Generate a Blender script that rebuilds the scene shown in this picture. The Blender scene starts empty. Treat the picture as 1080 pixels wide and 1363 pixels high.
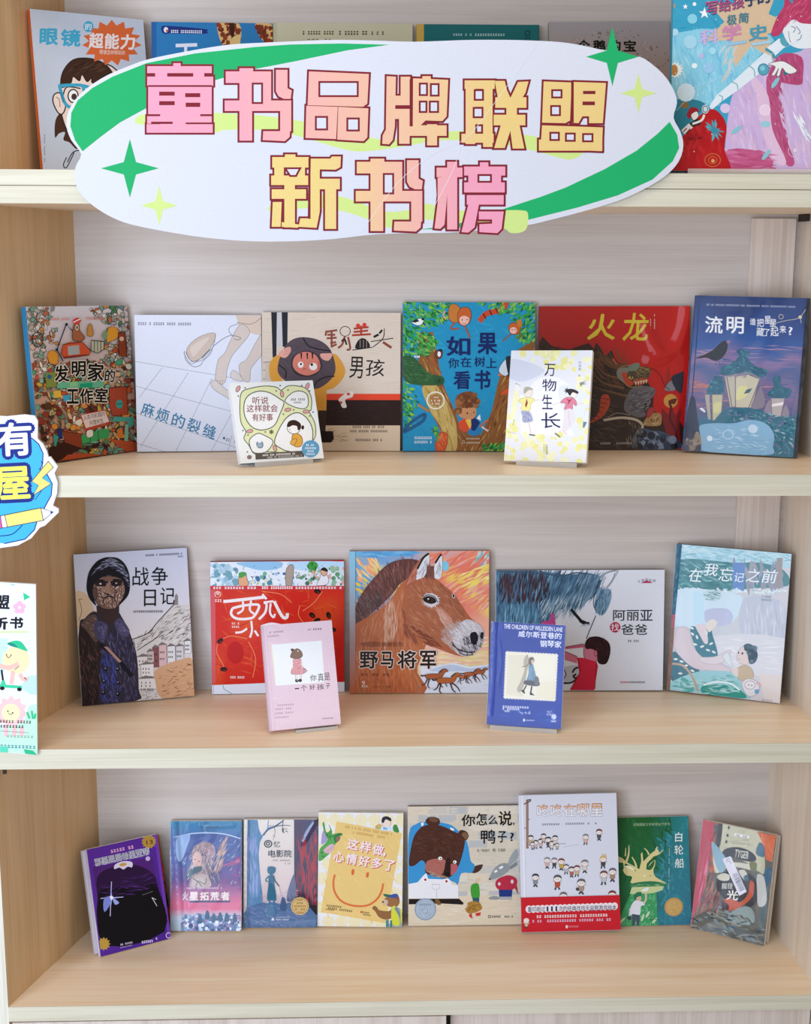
import bpy, math, random
from mathutils import Vector, Matrix
C = bpy.context.scene.collection
SC = bpy.context.scene
# ---------------------------------------------------------------- camera
CAM = (0.67172, -2.32636, 1.39341); PITCH, YAW, ROLL, FPX = 0.18601, -0.03457, 0.00388, 1764.34554
def rotz(v, a): return Vector((v[0]*math.cos(a)-v[1]*math.sin(a), v[0]*math.sin(a)+v[1]*math.cos(a), v[2]))
_f = rotz((0, math.cos(PITCH), -math.sin(PITCH)), YAW); _u = rotz((0, math.sin(PITCH), math.cos(PITCH)), YAW); _x = rotz((1, 0, 0), YAW)
_r = _x*math.cos(ROLL)+_u*math.sin(ROLL); _u = -_x*math.sin(ROLL)+_u*math.cos(ROLL)
cd = bpy.data.cameras.new('camera'); cam = bpy.data.objects.new('camera', cd); C.objects.link(cam)
cd.sensor_fit = 'HORIZONTAL'; cd.sensor_width = 36; cd.lens = FPX/1080*36; cd.clip_start = .01
cam.matrix_world = Matrix(((_r[0], _u[0], -_f[0], CAM[0]), (_r[1], _u[1], -_f[1], CAM[1]), (_r[2], _u[2], -_f[2], CAM[2]), (0, 0, 0, 1)))
SC.camera = cam
# ---------------------------------------------------------------- view, world, lights
vs = SC.view_settings; vs.view_transform = 'Standard'; vs.look = 'None'; vs.gamma = 1; vs.use_curve_mapping = False
vs.exposure = 0.2
wd = bpy.data.worlds.new('world'); SC.world = wd; wd.use_nodes = True
wn = wd.node_tree.nodes; wn['Background'].inputs[0].default_value = (1.0, .92, .82, 1); wn['Background'].inputs[1].default_value = .40
def area(name, loc, target, sx, sy, power, col):
    l = bpy.data.lights.new(name, 'AREA'); l.shape = 'RECTANGLE'; l.size = sx; l.size_y = sy; l.energy = power; l.color = col
    o = bpy.data.objects.new(name, l); C.objects.link(o); o.location = loc
    o.rotation_euler = (Vector(target)-Vector(loc)).to_track_quat('-Z', 'Y').to_euler()
    return o
# glazed shop front behind the photographer, to the left: three tall panes of daylight
for i in range(3):
    area('window_daylight', (-1.75+1.0*i, -2.7, 1.05), (-1.75+1.0*i, 0, 1.05), .9, 2.6, (62, 26, 18)[i], (.77, .9, 1.12))
# ceiling luminaires
area('ceiling_lamp', (1.15, -.75, 2.75), (1.15, -.6, 0), 1.2, .3, 6, (1, .93, .84))
area('ceiling_lamp', (-.3, -.75, 2.75), (-.3, -.6, 0), 1.2, .3, 6, (1, .93, .84))
# ---------------------------------------------------------------- helpers
def lin(c):
    if not isinstance(c, str): return c
    if len(c) == 4: c = '#'+''.join(k*2 for k in c[1:])
    v = [int(c[i:i+2], 16)/255 for i in (1, 3, 5)]
    return tuple((x/12.92 if x <= .04045 else ((x+.055)/1.055)**2.4) for x in v)
def mixc(a, b, t):
    a, b = lin(a), lin(b); t = max(0, min(1, t)); return tuple(x+(y-x)*t for x, y in zip(a, b))
def mat(name, col, rough=.5, spec=.5, metal=0):
    m = bpy.data.materials.new(name); m.use_nodes = True; b = m.node_tree.nodes['Principled BSDF']
    b.inputs['Base Color'].default_value = (*lin(col), 1); b.inputs['Roughness'].default_value = rough
    b.inputs['Specular IOR Level'].default_value = spec; b.inputs['Metallic'].default_value = metal
    return m
def noise_mat(name, c1, c2, scale, rough=.5):
    m = mat(name, c1, rough); nt = m.node_tree; n = nt.nodes.new('ShaderNodeTexNoise'); n.inputs['Scale'].default_value = scale
    tc = nt.nodes.new('ShaderNodeTexCoord'); nt.links.new(tc.outputs['Object'], n.inputs['Vector'])
    r = nt.nodes.new('ShaderNodeValToRGB'); r.color_ramp.elements[0].color = (*lin(c1), 1); r.color_ramp.elements[1].color = (*lin(c2), 1)
    r.color_ramp.elements[0].position = .35; r.color_ramp.elements[1].position = .65
    nt.links.new(n.outputs[0], r.inputs[0]); nt.links.new(r.outputs[0], nt.nodes['Principled BSDF'].inputs['Base Color'])
    return m
def wood(name, light, dark, axis, rough=.42, fine=1.0):
    """laminate with long fine grain along one axis (0 x, 2 z)"""
    m = mat(name, light, rough, .4); nt = m.node_tree; N = nt.nodes; L = nt.links
    tc = N.new('ShaderNodeTexCoord')
    def nz(sc_long, sc_cross, det, dist):
        mp = N.new('ShaderNodeMapping'); s = [sc_cross]*3; s[axis] = sc_long; mp.inputs['Scale'].default_value = s
        L.new(tc.outputs['Object'], mp.inputs['Vector'])
        n = N.new('ShaderNodeTexNoise'); n.inputs['Scale'].default_value = 1; n.inputs['Detail'].default_value = det
        n.inputs['Distortion'].default_value = dist; L.new(mp.outputs[0], n.inputs['Vector']); return n
    a = nz(1.6, 26*fine, 4, .7); b = nz(4, 260*fine, 3, 0)
    mx = N.new('ShaderNodeMix'); mx.data_type = 'FLOAT'; mx.inputs[0].default_value = .42
    L.new(a.outputs[0], mx.inputs[2]); L.new(b.outputs[0], mx.inputs[3])
    r = N.new('ShaderNodeValToRGB'); e = r.color_ramp.elements; e[0].position = .36; e[0].color = (*lin(dark), 1); e[1].position = .58; e[1].color = (*lin(light), 1)
    L.new(mx.outputs[0], r.inputs[0]); L.new(r.outputs[0], N['Principled BSDF'].inputs['Base Color'])
    bp = N.new('ShaderNodeBump'); bp.inputs['Strength'].default_value = .06; bp.inputs['Distance'].default_value = .001
    L.new(b.outputs[0], bp.inputs['Height']); L.new(bp.outputs[0], N['Principled BSDF'].inputs['Normal'])
    return m
def print_mat(name, rough, coat=0):
    """printed paper: the ink colour lies in the mesh's colour attribute, with a little paper mottling"""
    m = mat(name, '#ffffff', rough, .14); nt = m.node_tree; N = nt.nodes; L = nt.links
    at = N.new('ShaderNodeVertexColor'); at.layer_name = 'Col'
    n = N.new('ShaderNodeTexNoise'); n.inputs['Scale'].default_value = 260; n.inputs['Detail'].default_value = 4
    tc = N.new('ShaderNodeTexCoord'); L.new(tc.outputs['Object'], n.inputs['Vector'])
    mr = N.new('ShaderNodeMapRange'); mr.inputs[3].default_value = .94; mr.inputs[4].default_value = 1.06; L.new(n.outputs[0], mr.inputs[0])
    mx = N.new('ShaderNodeVectorMath'); mx.operation = 'SCALE'; L.new(at.outputs[0], mx.inputs[0]); L.new(mr.outputs[0], mx.inputs['Scale'])
    L.new(mx.outputs[0], N['Principled BSDF'].inputs['Base Color'])
    N['Principled BSDF'].inputs['Coat Weight'].default_value = coat; N['Principled BSDF'].inputs['Coat Roughness'].default_value = .12
    return m
class MB:
    """collects boxes and prisms for ONE mesh object"""
    def __init__(s): s.v = []; s.f = []; s.m = []
    def add(s, vs, fs, mi=0):
        o = len(s.v); s.v += [tuple(v) for v in vs]
        for k, f in enumerate(fs): s.f.append([o+i for i in f]); s.m.append(mi[k] if isinstance(mi, (list, tuple)) else mi)
        return s
    def box(s, x0, y0, z0, x1, y1, z1, mi=0):
        return s.add([(x0,y0,z0),(x1,y0,z0),(x1,y1,z0),(x0,y1,z0),(x0,y0,z1),(x1,y0,z1),(x1,y1,z1),(x0,y1,z1)],
                     [(0,1,5,4),(1,2,6,5),(2,3,7,6),(3,0,4,7),(4,5,6,7),(3,2,1,0)], mi)
    def prism(s, pts, z0, z1, mi=0):
        """plan polygon, counter-clockwise, extruded in z"""
        n = len(pts); return s.add([(x,y,z0) for x,y in pts]+[(x,y,z1) for x,y in pts],
            [tuple(range(n))[::-1], tuple(range(n,2*n))]+[(i,(i+1)%n,n+(i+1)%n,n+i) for i in range(n)], mi)
    def build(s, name, mats, parent=None, bevel=0):
        me = bpy.data.meshes.new(name); me.from_pydata(s.v, [], s.f)
        for m in (mats if isinstance(mats, (list, tuple)) else [mats]): me.materials.append(m)
        me.polygons.foreach_set('material_index', s.m); me.update()
        o = bpy.data.objects.new(name, me); C.objects.link(o)
        if parent: o.parent = parent
        if bevel:
            b = o.modifiers.new('bevel', 'BEVEL'); b.width = bevel; b.segments = 2; b.limit_method = 'ANGLE'
        return o
def empty(name, loc=(0,0,0)):
    o = bpy.data.objects.new(name, None); C.objects.link(o); o.location = loc; o.empty_display_size = .03; return o
def tag(o, label=None, cat=None, group=None, kind=None):
    for k, v in (('label', label), ('category', cat), ('group', group), ('kind', kind)):
        if v: o[k] = v
    return o
# ---------------------------------------------------------------- bookcase
W, D, XL, XR = 1.56, .3441, .1124, 1.5489
Z1T, Z1B, Z2T, Z2B, Z3T, Z3B, Z4T, Z4B = 1.5455, 1.4897, 1.0220, .9835, .5148, .4770, 0, -.0300
FL = -.42
M_back = wood('back_laminate', '#cec5be', '#c0b6ae', 0, .42, 1.7)
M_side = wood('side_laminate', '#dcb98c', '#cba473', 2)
M_side_lit = wood('side_laminate_lit', '#e2d2bf', '#d3c0aa', 2)  # paler copy for the right panel, its stronger light put into the colour
M_shelf = wood('shelf_laminate', '#f8e3c6', '#eed0aa', 0, .42, 1.2)
M_edge = wood('edge_laminate', '#d8d2bd', '#c7c0a8', 0, .5, 1.5)
M_edgev = wood('edge_laminate_upright', '#e9e6da', '#d0c8b4', 2, .5)
M_door = wood('door_laminate', '#dccfc4', '#c8b8ab', 2)
M_dark = mat('dark_gap', '#2a1d14', .8)
floor = MB().box(-3, -4.6, FL-.02, 4, 1.2, FL).build('floor', noise_mat('floor_stone', '#b9b2a8', '#a49c92', 3, .35)); tag(floor, kind='structure')
wall = MB().box(-3, .42, FL, 4, .52, 3).build('wall_back', noise_mat('wall_paint', '#e4e0da', '#dcd7d0', 2, .8)); tag(wall, kind='structure')
case = tag(empty('bookcase', (0, 0, FL)), 'pale wood laminate bookcase with open shelves full of picture books', 'bookcase')
def cpart(mb, name, mats, bevel=0, parent=None):
    o = mb.build(name, mats, parent or case, bevel)
    if parent is None: o.location = (0, 0, -FL)
    return o
TOPZ = 2.05
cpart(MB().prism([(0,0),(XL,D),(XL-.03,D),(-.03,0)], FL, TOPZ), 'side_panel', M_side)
cpart(MB().prism([(W,0),(W+.03,0),(XR+.03,D),(XR,D)], FL, TOPZ), 'side_panel', M_side_lit)
cpart(MB().box(-.03,-.0015,FL,0,0,TOPZ), 'edge_band', M_edgev)
cpart(MB().box(W,-.0015,FL,W+.03,0,TOPZ), 'edge_band', M_edgev)
cpart(MB().box(XL-.03,D,FL,XR+.03,D+.012,TOPZ), 'back_panel', M_back)
def shelf(zb, zt, bev=.0008):
    def xx(y): return XL*y/D, W+(XR-W)*y/D
    a, b = xx(0), xx(D)
    s = cpart(MB().prism([(a[0],0),(a[1],0),(b[1],D),(b[0],D)], zb, zt), 'shelf', M_shelf)
    MB().box(0,-.0015,zb,W,0,zt).build('edge_band', M_edge, s)
zm = (Z1T+Z1B)/2+.001
shelf(zm+.0012, Z1T); shelf(Z1B, zm); shelf(Z2B, Z2T); shelf(Z3B, Z3T); shelf(Z4B, Z4T)
shelf(TOPZ-.035, TOPZ)
for z0, z1 in ((Z2T, 1.482), (Z3T, Z2B-.003)):
    cpart(MB().box(1.447, D-.014, z0, 1.536, D, z1), 'filler_board', M_door, .001)
cpart(MB().box(.004,.004,FL+.08,.835,.022,Z4B-.006), 'door', M_door, .001)
cpart(MB().box(.845,.030,FL+.08,W-.004,.048,Z4B-.001), 'door', M_door, .001)
cpart(MB().box(0,.05,FL,W,.066,FL+.08), 'plinth', M_dark)
cpart(MB().box(.012,.006,Z3B-.012,.018,.012,Z3B), 'shelf_pin', M_dark)
cpart(MB().box(1.539,.29,Z1B-.014,1.548,.33,Z1B), 'shelf_bracket', M_dark)
# ---------------------------------------------------------------- printed canvas
_glyph = {}
def glyphs(s, bold=0):
    k = s
    if k not in _glyph:
        cu = bpy.data.curves.new('t', 'FONT'); cu.body = s; cu.size = 1; cu.resolution_u = 2; cu.fill_mode = 'FRONT'
        o = bpy.data.objects.new('t', cu); C.objects.link(o); bpy.context.view_layer.update()
        me = o.evaluated_get(bpy.context.evaluated_depsgraph_get()).to_mesh()
        vs = [(v.co.x, v.co.y) for v in me.vertices]; fs = [tuple(p.vertices) for p in me.polygons]
        bpy.data.objects.remove(o); bpy.data.curves.remove(cu)
        _glyph[k] = (vs, fs)
    return _glyph[k]
def solve8(A, b):
    n = len(b); M = [r[:]+[x] for r, x in zip(A, b)]
    for i in range(n):
        p = max(range(i, n), key=lambda r: abs(M[r][i])); M[i], M[p] = M[p], M[i]
        for r in range(n):
            if r != i:
                k = M[r][i]/M[i][i]
                for c in range(i, n+1): M[r][c] -= k*M[i][c]
    return [M[i][n]/M[i][i] for i in range(n)]
def homog(src, dst):
    A = []; b = []
    for (x, y), (u, v) in zip(src, dst):
        A.append([x,y,1,0,0,0,-u*x,-u*y]); b.append(u); A.append([0,0,0,x,y,1,-v*x,-v*y]); b.append(v)
    h = solve8(A, b)
    return lambda x, y: ((h[0]*x+h[1]*y+h[2])/(h[6]*x+h[7]*y+1), (h[3]*x+h[4]*y+h[5])/(h[6]*x+h[7]*y+1))
def cat(pts, n=5, closed=True):
    """Catmull-Rom through the points"""
    P = list(pts); m = len(P); out = []
    for i in range(m if closed else m-1):
        g = (lambda k: P[k % m]) if closed else (lambda k: P[max(0, min(m-1, k))])
        a, b, c, d = g(i-1), g(i), g(i+1), g(i+2)
        for k in range(n):
            t = k/n; t2 = t*t; t3 = t2*t
            out.append(tuple(.5*(2*b[j]+(c[j]-a[j])*t+(2*a[j]-5*b[j]+4*c[j]-d[j])*t2+(3*b[j]-a[j]-3*c[j]+d[j])*t3) for j in (0, 1)))
    if not closed: out.append(P[-1])
    return out
def inside(p, poly):
    x, y = p; r = False; j = len(poly)-1
    for i in range(len(poly)):
        if (poly[i][1] > y) != (poly[j][1] > y) and x < (poly[j][0]-poly[i][0])*(y-poly[i][1])/(poly[j][1]-poly[i][1])+poly[i][0]: r = not r
        j = i
    return r
class Cv:
    """a printed face; shapes are given in picture units, mapped on the face w x h (x right, z up, origin bottom centre) facing -y"""
    def __init__(s, src, w, h, org, sc, seed=1):
        s.w, s.h = w, h; s.v = []; s.f = []; s.c = []; s.lay = 0; s.rn = random.Random(seed)
        q = [((src[2*i]-org[0])*sc, (src[2*i+1]-org[1])*sc) for i in range(4)]
        s.H = homog(q, [(0, 0), (1, 0), (1, 1), (0, 1)]); s.q = q; s.clip = True; s.soft = 0; s.fwd = homog([(0, 0), (1, 0), (1, 1), (0, 1)], q)
    def uv(s, u, v): return s.fwd(u, v)
    def L(s): s.lay += 1
    def _face(s, uvs, cols):
        if s.clip:
            for ax, sg, lim in ((0, 1, 0), (0, -1, -1), (1, 1, 0), (1, -1, -1)):
                if all(sg*p[ax] >= lim for p in uvs): continue
                o = []; oc = []; n = len(uvs)
                for i in range(n):
                    a, b = uvs[i], uvs[(i+1) % n]; ca, cb = cols[i], cols[(i+1) % n]; da, db = sg*a[ax]-lim, sg*b[ax]-lim
                    if da >= 0: o.append(a); oc.append(ca)
                    if (da >= 0) != (db >= 0):
                        t = da/(da-db); o.append((a[0]+(b[0]-a[0])*t, a[1]+(b[1]-a[1])*t)); oc.append(tuple(x+(y-x)*t for x, y in zip(ca, cb)))
                uvs, cols = o, oc
                if len(uvs) < 3: return
        # drop doubles, keep facing -y
        k = [i for i in range(len(uvs)) if abs(uvs[i][0]-uvs[i-1][0])+abs(uvs[i][1]-uvs[i-1][1]) > 1e-7]
        if len(k) < 3: return
        uvs = [uvs[i] for i in k]; cols = [cols[i] for i in k]
        ar = sum(uvs[i-1][0]*uvs[i][1]-uvs[i][0]*uvs[i-1][1] for i in range(len(uvs)))
        if ar > 0: uvs = uvs[::-1]; cols = cols[::-1]
        o = len(s.v); y = -2e-5-s.lay*2e-6
        s.v += [((u-.5)*s.w, y, (1-v)*s.h) for u, v in uvs]; s.c += cols; s.f.append(list(range(o, o+len(uvs))))
    def raw(s, pts, col):
        fn = col if callable(col) else None; c = None if fn else lin(col)
        s._face([s.H(*p) for p in pts], [lin(fn(*p)) if fn else c for p in pts])
    def poly(s, pts, col, sm=0):
        s.L(); s.raw(cat(pts, sm if sm > 1 else 5) if sm else pts, col); return s
    def rect(s, x0, y0, x1, y1, col): return s.poly([(x0,y0),(x1,y0),(x1,y1),(x0,y1)], col)
    def ellp(s, cx, cy, rx, ry, rot=0, n=20):
        c, d = math.cos(math.radians(rot)), math.sin(math.radians(rot))
        return [(cx+rx*math.cos(t)*c-ry*math.sin(t)*d, cy+rx*math.cos(t)*d+ry*math.sin(t)*c) for t in (2*math.pi*i/n for i in range(n))]
    def ell(s, cx, cy, rx, ry, col, rot=0, n=20): return s.poly(s.ellp(cx, cy, rx, ry, rot, n), col)
    def ring(s, cx, cy, rx, ry, w, col, rot=0): return s.line(s.ellp(cx, cy, rx, ry, rot, 24)+s.ellp(cx, cy, rx, ry, rot, 24)[:1], w, col, 0)
    def line(s, pts, w, col, sm=1, taper=0, new=1):
        if new: s.L()
        P = cat(pts, 5, False) if sm and len(pts) > 2 else list(pts); n = len(P); E = []
        for i in range(n):
            a, b = P[max(0, i-1)], P[min(n-1, i+1)]; dx, dy = b[0]-a[0], b[1]-a[1]; l = math.hypot(dx, dy) or 1
            ww = w/2*(1-taper*i/max(1, n-1)) if taper else w/2
            E.append(((P[i][0]-dy/l*ww, P[i][1]+dx/l*ww), (P[i][0]+dy/l*ww, P[i][1]-dx/l*ww)))
        for i in range(n-1): s.raw([E[i][0], E[i+1][0], E[i+1][1], E[i][1]], col)
        return s
    def out(s, pts, w, col, sm=0):
        P = cat(pts, sm if sm > 1 else 5) if sm else list(pts); return s.line(P+P[:2], w, col, 0)
    def bl(s, pts, col, w=0, oc='#222222', sm=5):
        """filled smooth blob with an optional ink outline"""
        s.poly(pts, col, sm)
        if w: s.out(pts, w, oc, sm)
        return s
    def field(s, fn, nx=24, ny=24, box=None):
        s.L(); b = box or None
        for j in range(ny):
            for i in range(nx):
                pt = []
                for a, c in ((i,j),(i+1,j),(i+1,j+1),(i,j+1)):
                    pt.append((b[0]+(b[2]-b[0])*a/nx, b[1]+(b[3]-b[1])*c/ny) if b else s.uv(a/nx, c/ny))
                s.raw(pt, fn)
        return s
    def bg(s, col): return s.poly([s.uv(0,0), s.uv(1,0), s.uv(1,1), s.uv(0,1)], col)
    def grad(s, c0, c1, u=(0, 0), v=(0, 1), n=16):
        def f(x, y):
            a, b = s.H(x, y); dx, dy = v[0]-u[0], v[1]-u[1]
            return mixc(c0, c1, ((a-u[0])*dx+(b-u[1])*dy)/(dx*dx+dy*dy))
        return s.field(f, n, n)
    def brush(s, reg, n, ln, ang, w, cols, jit=15, curve=0, sm=0):
        """n short hairs or brush marks whose middle lies in a region"""
        reg = cat(reg, 5) if sm else reg
        if s.soft:
            L_ = [lin(k) for k in cols]; m_ = tuple(sum(k[i] for k in L_)/len(L_) for i in range(3)); cols = [mixc(k, m_, s.soft) for k in L_]
        xs = [p[0] for p in reg]; ys = [p[1] for p in reg]; k = 0; t = 0; cs = max(1.6*w, ln/8); G = {}; L0 = s.lay; top = 0
        while k < n and t < n*12:
            t += 1
            p = (s.rn.uniform(min(xs), max(xs)), s.rn.uniform(min(ys), max(ys)))
            if not inside(p, reg): continue
            k += 1; a = math.radians((ang(*p) if callable(ang) else ang)+s.rn.uniform(-jit, jit)); l = ln*s.rn.uniform(.5, 1.2)/2
            q = [(p[0]-math.cos(a)*l, p[1]-math.sin(a)*l), (p[0]-math.sin(a)*curve, p[1]+math.cos(a)*curve), (p[0]+math.cos(a)*l, p[1]+math.sin(a)*l)]
            ww = w*s.rn.uniform(.6, 1.3)
            dx, dy = -math.sin(a)*ww/2, math.cos(a)*ww/2
            # stack each stroke just above whatever strokes it crosses
            m = int(2*l/cs)+2; cells = set()
            for e in range(m+1):
                X, Y = int((q[0][0]+(q[2][0]-q[0][0])*e/m)//cs), int((q[0][1]+(q[2][1]-q[0][1])*e/m)//cs)
                for i in (-1, 0, 1): cells.add((X+i, Y)); cells.add((X, Y+i))
            v = 1+max(G.get(z, 0) for z in cells); top = max(top, v)
            for z in cells: G[z] = v
            s.lay = L0+v
            s.raw([q[0], (q[1][0]+dx, q[1][1]+dy), q[2], (q[1][0]-dx, q[1][1]-dy)], s.rn.choice(cols))
        s.lay = L0+top
        return s
    def dots(s, reg, n, r, cols, sides=8, ry=None):
        xs = [p[0] for p in reg]; ys = [p[1] for p in reg]; k = 0; t = 0; cs = r*1.32; G = {}; L0 = s.lay; top = 0
        while k < n and t < n*12:
            t += 1; p = (s.rn.uniform(min(xs), max(xs)), s.rn.uniform(min(ys), max(ys)))
            if not inside(p, reg): continue
            k += 1; X, Y = int(p[0]//cs), int(p[1]//cs); cells = [(X+i, Y+j) for i in (-1, 0, 1) for j in (-1, 0, 1)]
            v = 1+max(G.get(z, 0) for z in cells); top = max(top, v); s.lay = L0+v
            for z in cells: G[z] = v
            q = r*s.rn.uniform(.5, 1.3); o = s.rn.uniform(0, 6); s.raw([(p[0]+q*math.cos(o+6.283*i/sides), p[1]+(ry or 1)*q*math.sin(o+6.283*i/sides)) for i in range(sides)], s.rn.choice(cols))
        s.lay = L0+top
        return s
    def txt(s, t, x0, y0, x1, y1, col, bold=0, rot=0, shear=0, ol=None):
        """lettering fitted to a box; ol = (bold, colour) prints a heavier run underneath"""
        vs, fs = glyphs(t)
        if not vs: return s
        a0, a1 = min(v[0] for v in vs), max(v[0] for v in vs); b0, b1 = min(v[1] for v in vs), max(v[1] for v in vs)
        g = bold*.8; a0 -= g; a1 += g; b0 -= g; b1 += g
        cx, cy = (x0+x1)/2, (y0+y1)/2; c, d = math.cos(math.radians(rot)), math.sin(math.radians(rot))
        for bo, co in ([(g+ol[0], ol[1])] if ol else [])+[(g, col)]:
            s.L(); k = 12 if bo > .06 else 8 if bo > .012 else 4
            for j in range(k if bo > .003 else 1):
                if j: s.L()
                ox, oy = (bo*math.cos(6.2832*j/k), bo*math.sin(6.2832*j/k)) if bo > .003 else (0, 0); P = []
                for x, y in vs:
                    X = x0+(x+ox-a0)/((a1-a0) or 1)*(x1-x0); Y = y1-(y+oy-b0)/((b1-b0) or 1)*(y1-y0)
                    X += shear*(y1-Y); X -= cx; Y -= cy; P.append((cx+X*c-Y*d, cy+X*d+Y*c))
                for f in fs: s.raw([P[i] for i in f], co)
            if bo > .05:
                s.L()
                for f in fs: s.raw([P[i] for i in f], co)
        return s
    def row(s, t, x0, y0, x1, y1, col, bold=0, rot=0, ol=None, gap=.08, shear=0, crot=None):
        """one character after another between two points of a slanted line"""
        n = len(t); step = (x1-x0)/n; r = math.radians(rot); cx, cy = (x0+x1)/2, (y0+y1)/2
        for i, ch in enumerate(t):
            mx = x0+step*(i+.5)-cx
            X, Y = cx+mx*math.cos(r), cy+mx*math.sin(r); hw = step*(1-gap)/2*(.45 if ch.isascii() else 1); hh = (y1-y0)/2
            s.txt(ch, X-hw, Y-hh, X+hw, Y+hh, col, 0 if ch.isascii() else bold, rot if crot is None else crot, shear, ol)
        return s
    def col(s, t, x, y0, y1, wd, col, bold=0):
        n = len(t); st = (y1-y0)/n
        for i, ch in enumerate(t): s.txt(ch, x-wd/2, y0+st*i+st*.06, x+wd/2, y0+st*(i+.94), col, bold)
        return s
    def ticks(s, x0, y0, x1, y1, col, n, rot=0):
        """a line of print too small to read: a row of uneven little marks"""
        s.L(); a = math.radians(rot); st = (x1-x0)/n; h = y1-y0
        for i in range(n):
            if s.rn.random() < .1: continue
            X = x0+st*(i+.12); Xe = x0+st*(i+.85)
            for yy0, yy1 in ((.0, .38), (.55, 1.)):
                p = [(X+s.rn.uniform(0, .2)*st, y0+h*yy0), (Xe-s.rn.uniform(0, .2)*st, y0+h*yy0), (Xe, y0+h*yy1), (X, y0+h*yy1)]
                s.raw([(x0+(x-x0)*math.cos(a)-(y-y0)*math.sin(a), y0+(x-x0)*math.sin(a)+(y-y0)*math.cos(a)) for x, y in p], col)
        return s
    def star(s, cx, cy, r, col, n=5, inner=.45, rot=-90, ry=None):
        ry = ry or r
        return s.poly([(cx+(r if i % 2 == 0 else r*inner)*math.cos(math.radians(rot+180*i/n)), cy+(ry if i % 2 == 0 else ry*inner)*math.sin(math.radians(rot+180*i/n))) for i in range(2*n)], col)
    def build(s, name, mats, parent, mb=None, col0='#ffffff'):
        """print plus the board it is on (mb) as one mesh"""
        v = list(s.v); f = list(s.f); c = list(s.c)
        if mb:
            o = len(v); v += mb.v; f += [[o+i for i in q] for q in mb.f]; c += [lin(col0)]*len(mb.v)
        me = bpy.data.meshes.new(name); me.from_pydata(v, [], f); me.materials.append(mats)
        a = me.color_attributes.new('Col', 'FLOAT_COLOR', 'POINT'); a.data.foreach_set('color', [x for k in c for x in (*k, 1)])
        me.update(); o = bpy.data.objects.new(name, me); C.objects.link(o); o.parent = parent; return o
PR = {'matte': print_mat('printed_paper', .55), 'gloss': print_mat('printed_gloss_paper', .38, .06), 'board': print_mat('printed_foam_board', .5)}
M_page = wood('page_edges', '#f4efe4', '#d8d0c2', 2, .8, 3)
M_film = bpy.data.materials.new('shrink_film'); M_film.use_nodes = True
_n = M_film.node_tree.nodes; _l = M_film.node_tree.links; _n.remove(_n['Principled BSDF'])
_t = _n.new('ShaderNodeBsdfTransparent'); _g = _n.new('ShaderNodeBsdfGlossy'); _g.inputs['Roughness'].default_value = .04; _g.inputs['Color'].default_value = (1, 1, 1, 1)
_fr = _n.new('ShaderNodeFresnel'); _fr.inputs[0].default_value = 1.5; _mm = _n.new('ShaderNodeMath'); _mm.operation = 'MULTIPLY_ADD'; _mm.inputs[1].default_value = .2; _mm.inputs[2].default_value = .0
_mx = _n.new('ShaderNodeMixShader'); _l.new(_fr.outputs[0], _mm.inputs[0]); _l.new(_mm.outputs[0], _mx.inputs[0]); _l.new(_t.outputs[0], _mx.inputs[1]); _l.new(_g.outputs[0], _mx.inputs[2])
_l.new(_mx.outputs[0], _n['Material Output'].inputs[0])
M_film2 = M_film.copy(); M_film2.name = 'shrink_film_glossy'
for _q in M_film2.node_tree.nodes:
    if _q.type == 'MATH': _q.inputs[1].default_value = .6
M_acryl = bpy.data.materials.new('frosted_acrylic'); M_acryl.use_nodes = True
_n = M_acryl.node_tree.nodes; _l = M_acryl.node_tree.links; _b = _n['Principled BSDF']; _b.inputs['Base Color'].default_value = (.78, .75, .70, 1); _b.inputs['Roughness'].default_value = .15
_t = _n.new('ShaderNodeBsdfTransparent'); _mx = _n.new('ShaderNodeMixShader'); _mx.inputs[0].default_value = .38
_l.new(_t.outputs[0], _mx.inputs[1]); _l.new(_b.outputs[0], _mx.inputs[2]); _l.new(_mx.outputs[0], _n['Material Output'].inputs[0])
_flat = {}
def flat(c, rough=.5):
    k = (c, rough)
    if k not in _flat: _flat[k] = mat('ink_'+c[1:], c, rough)
    return _flat[k]
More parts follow.
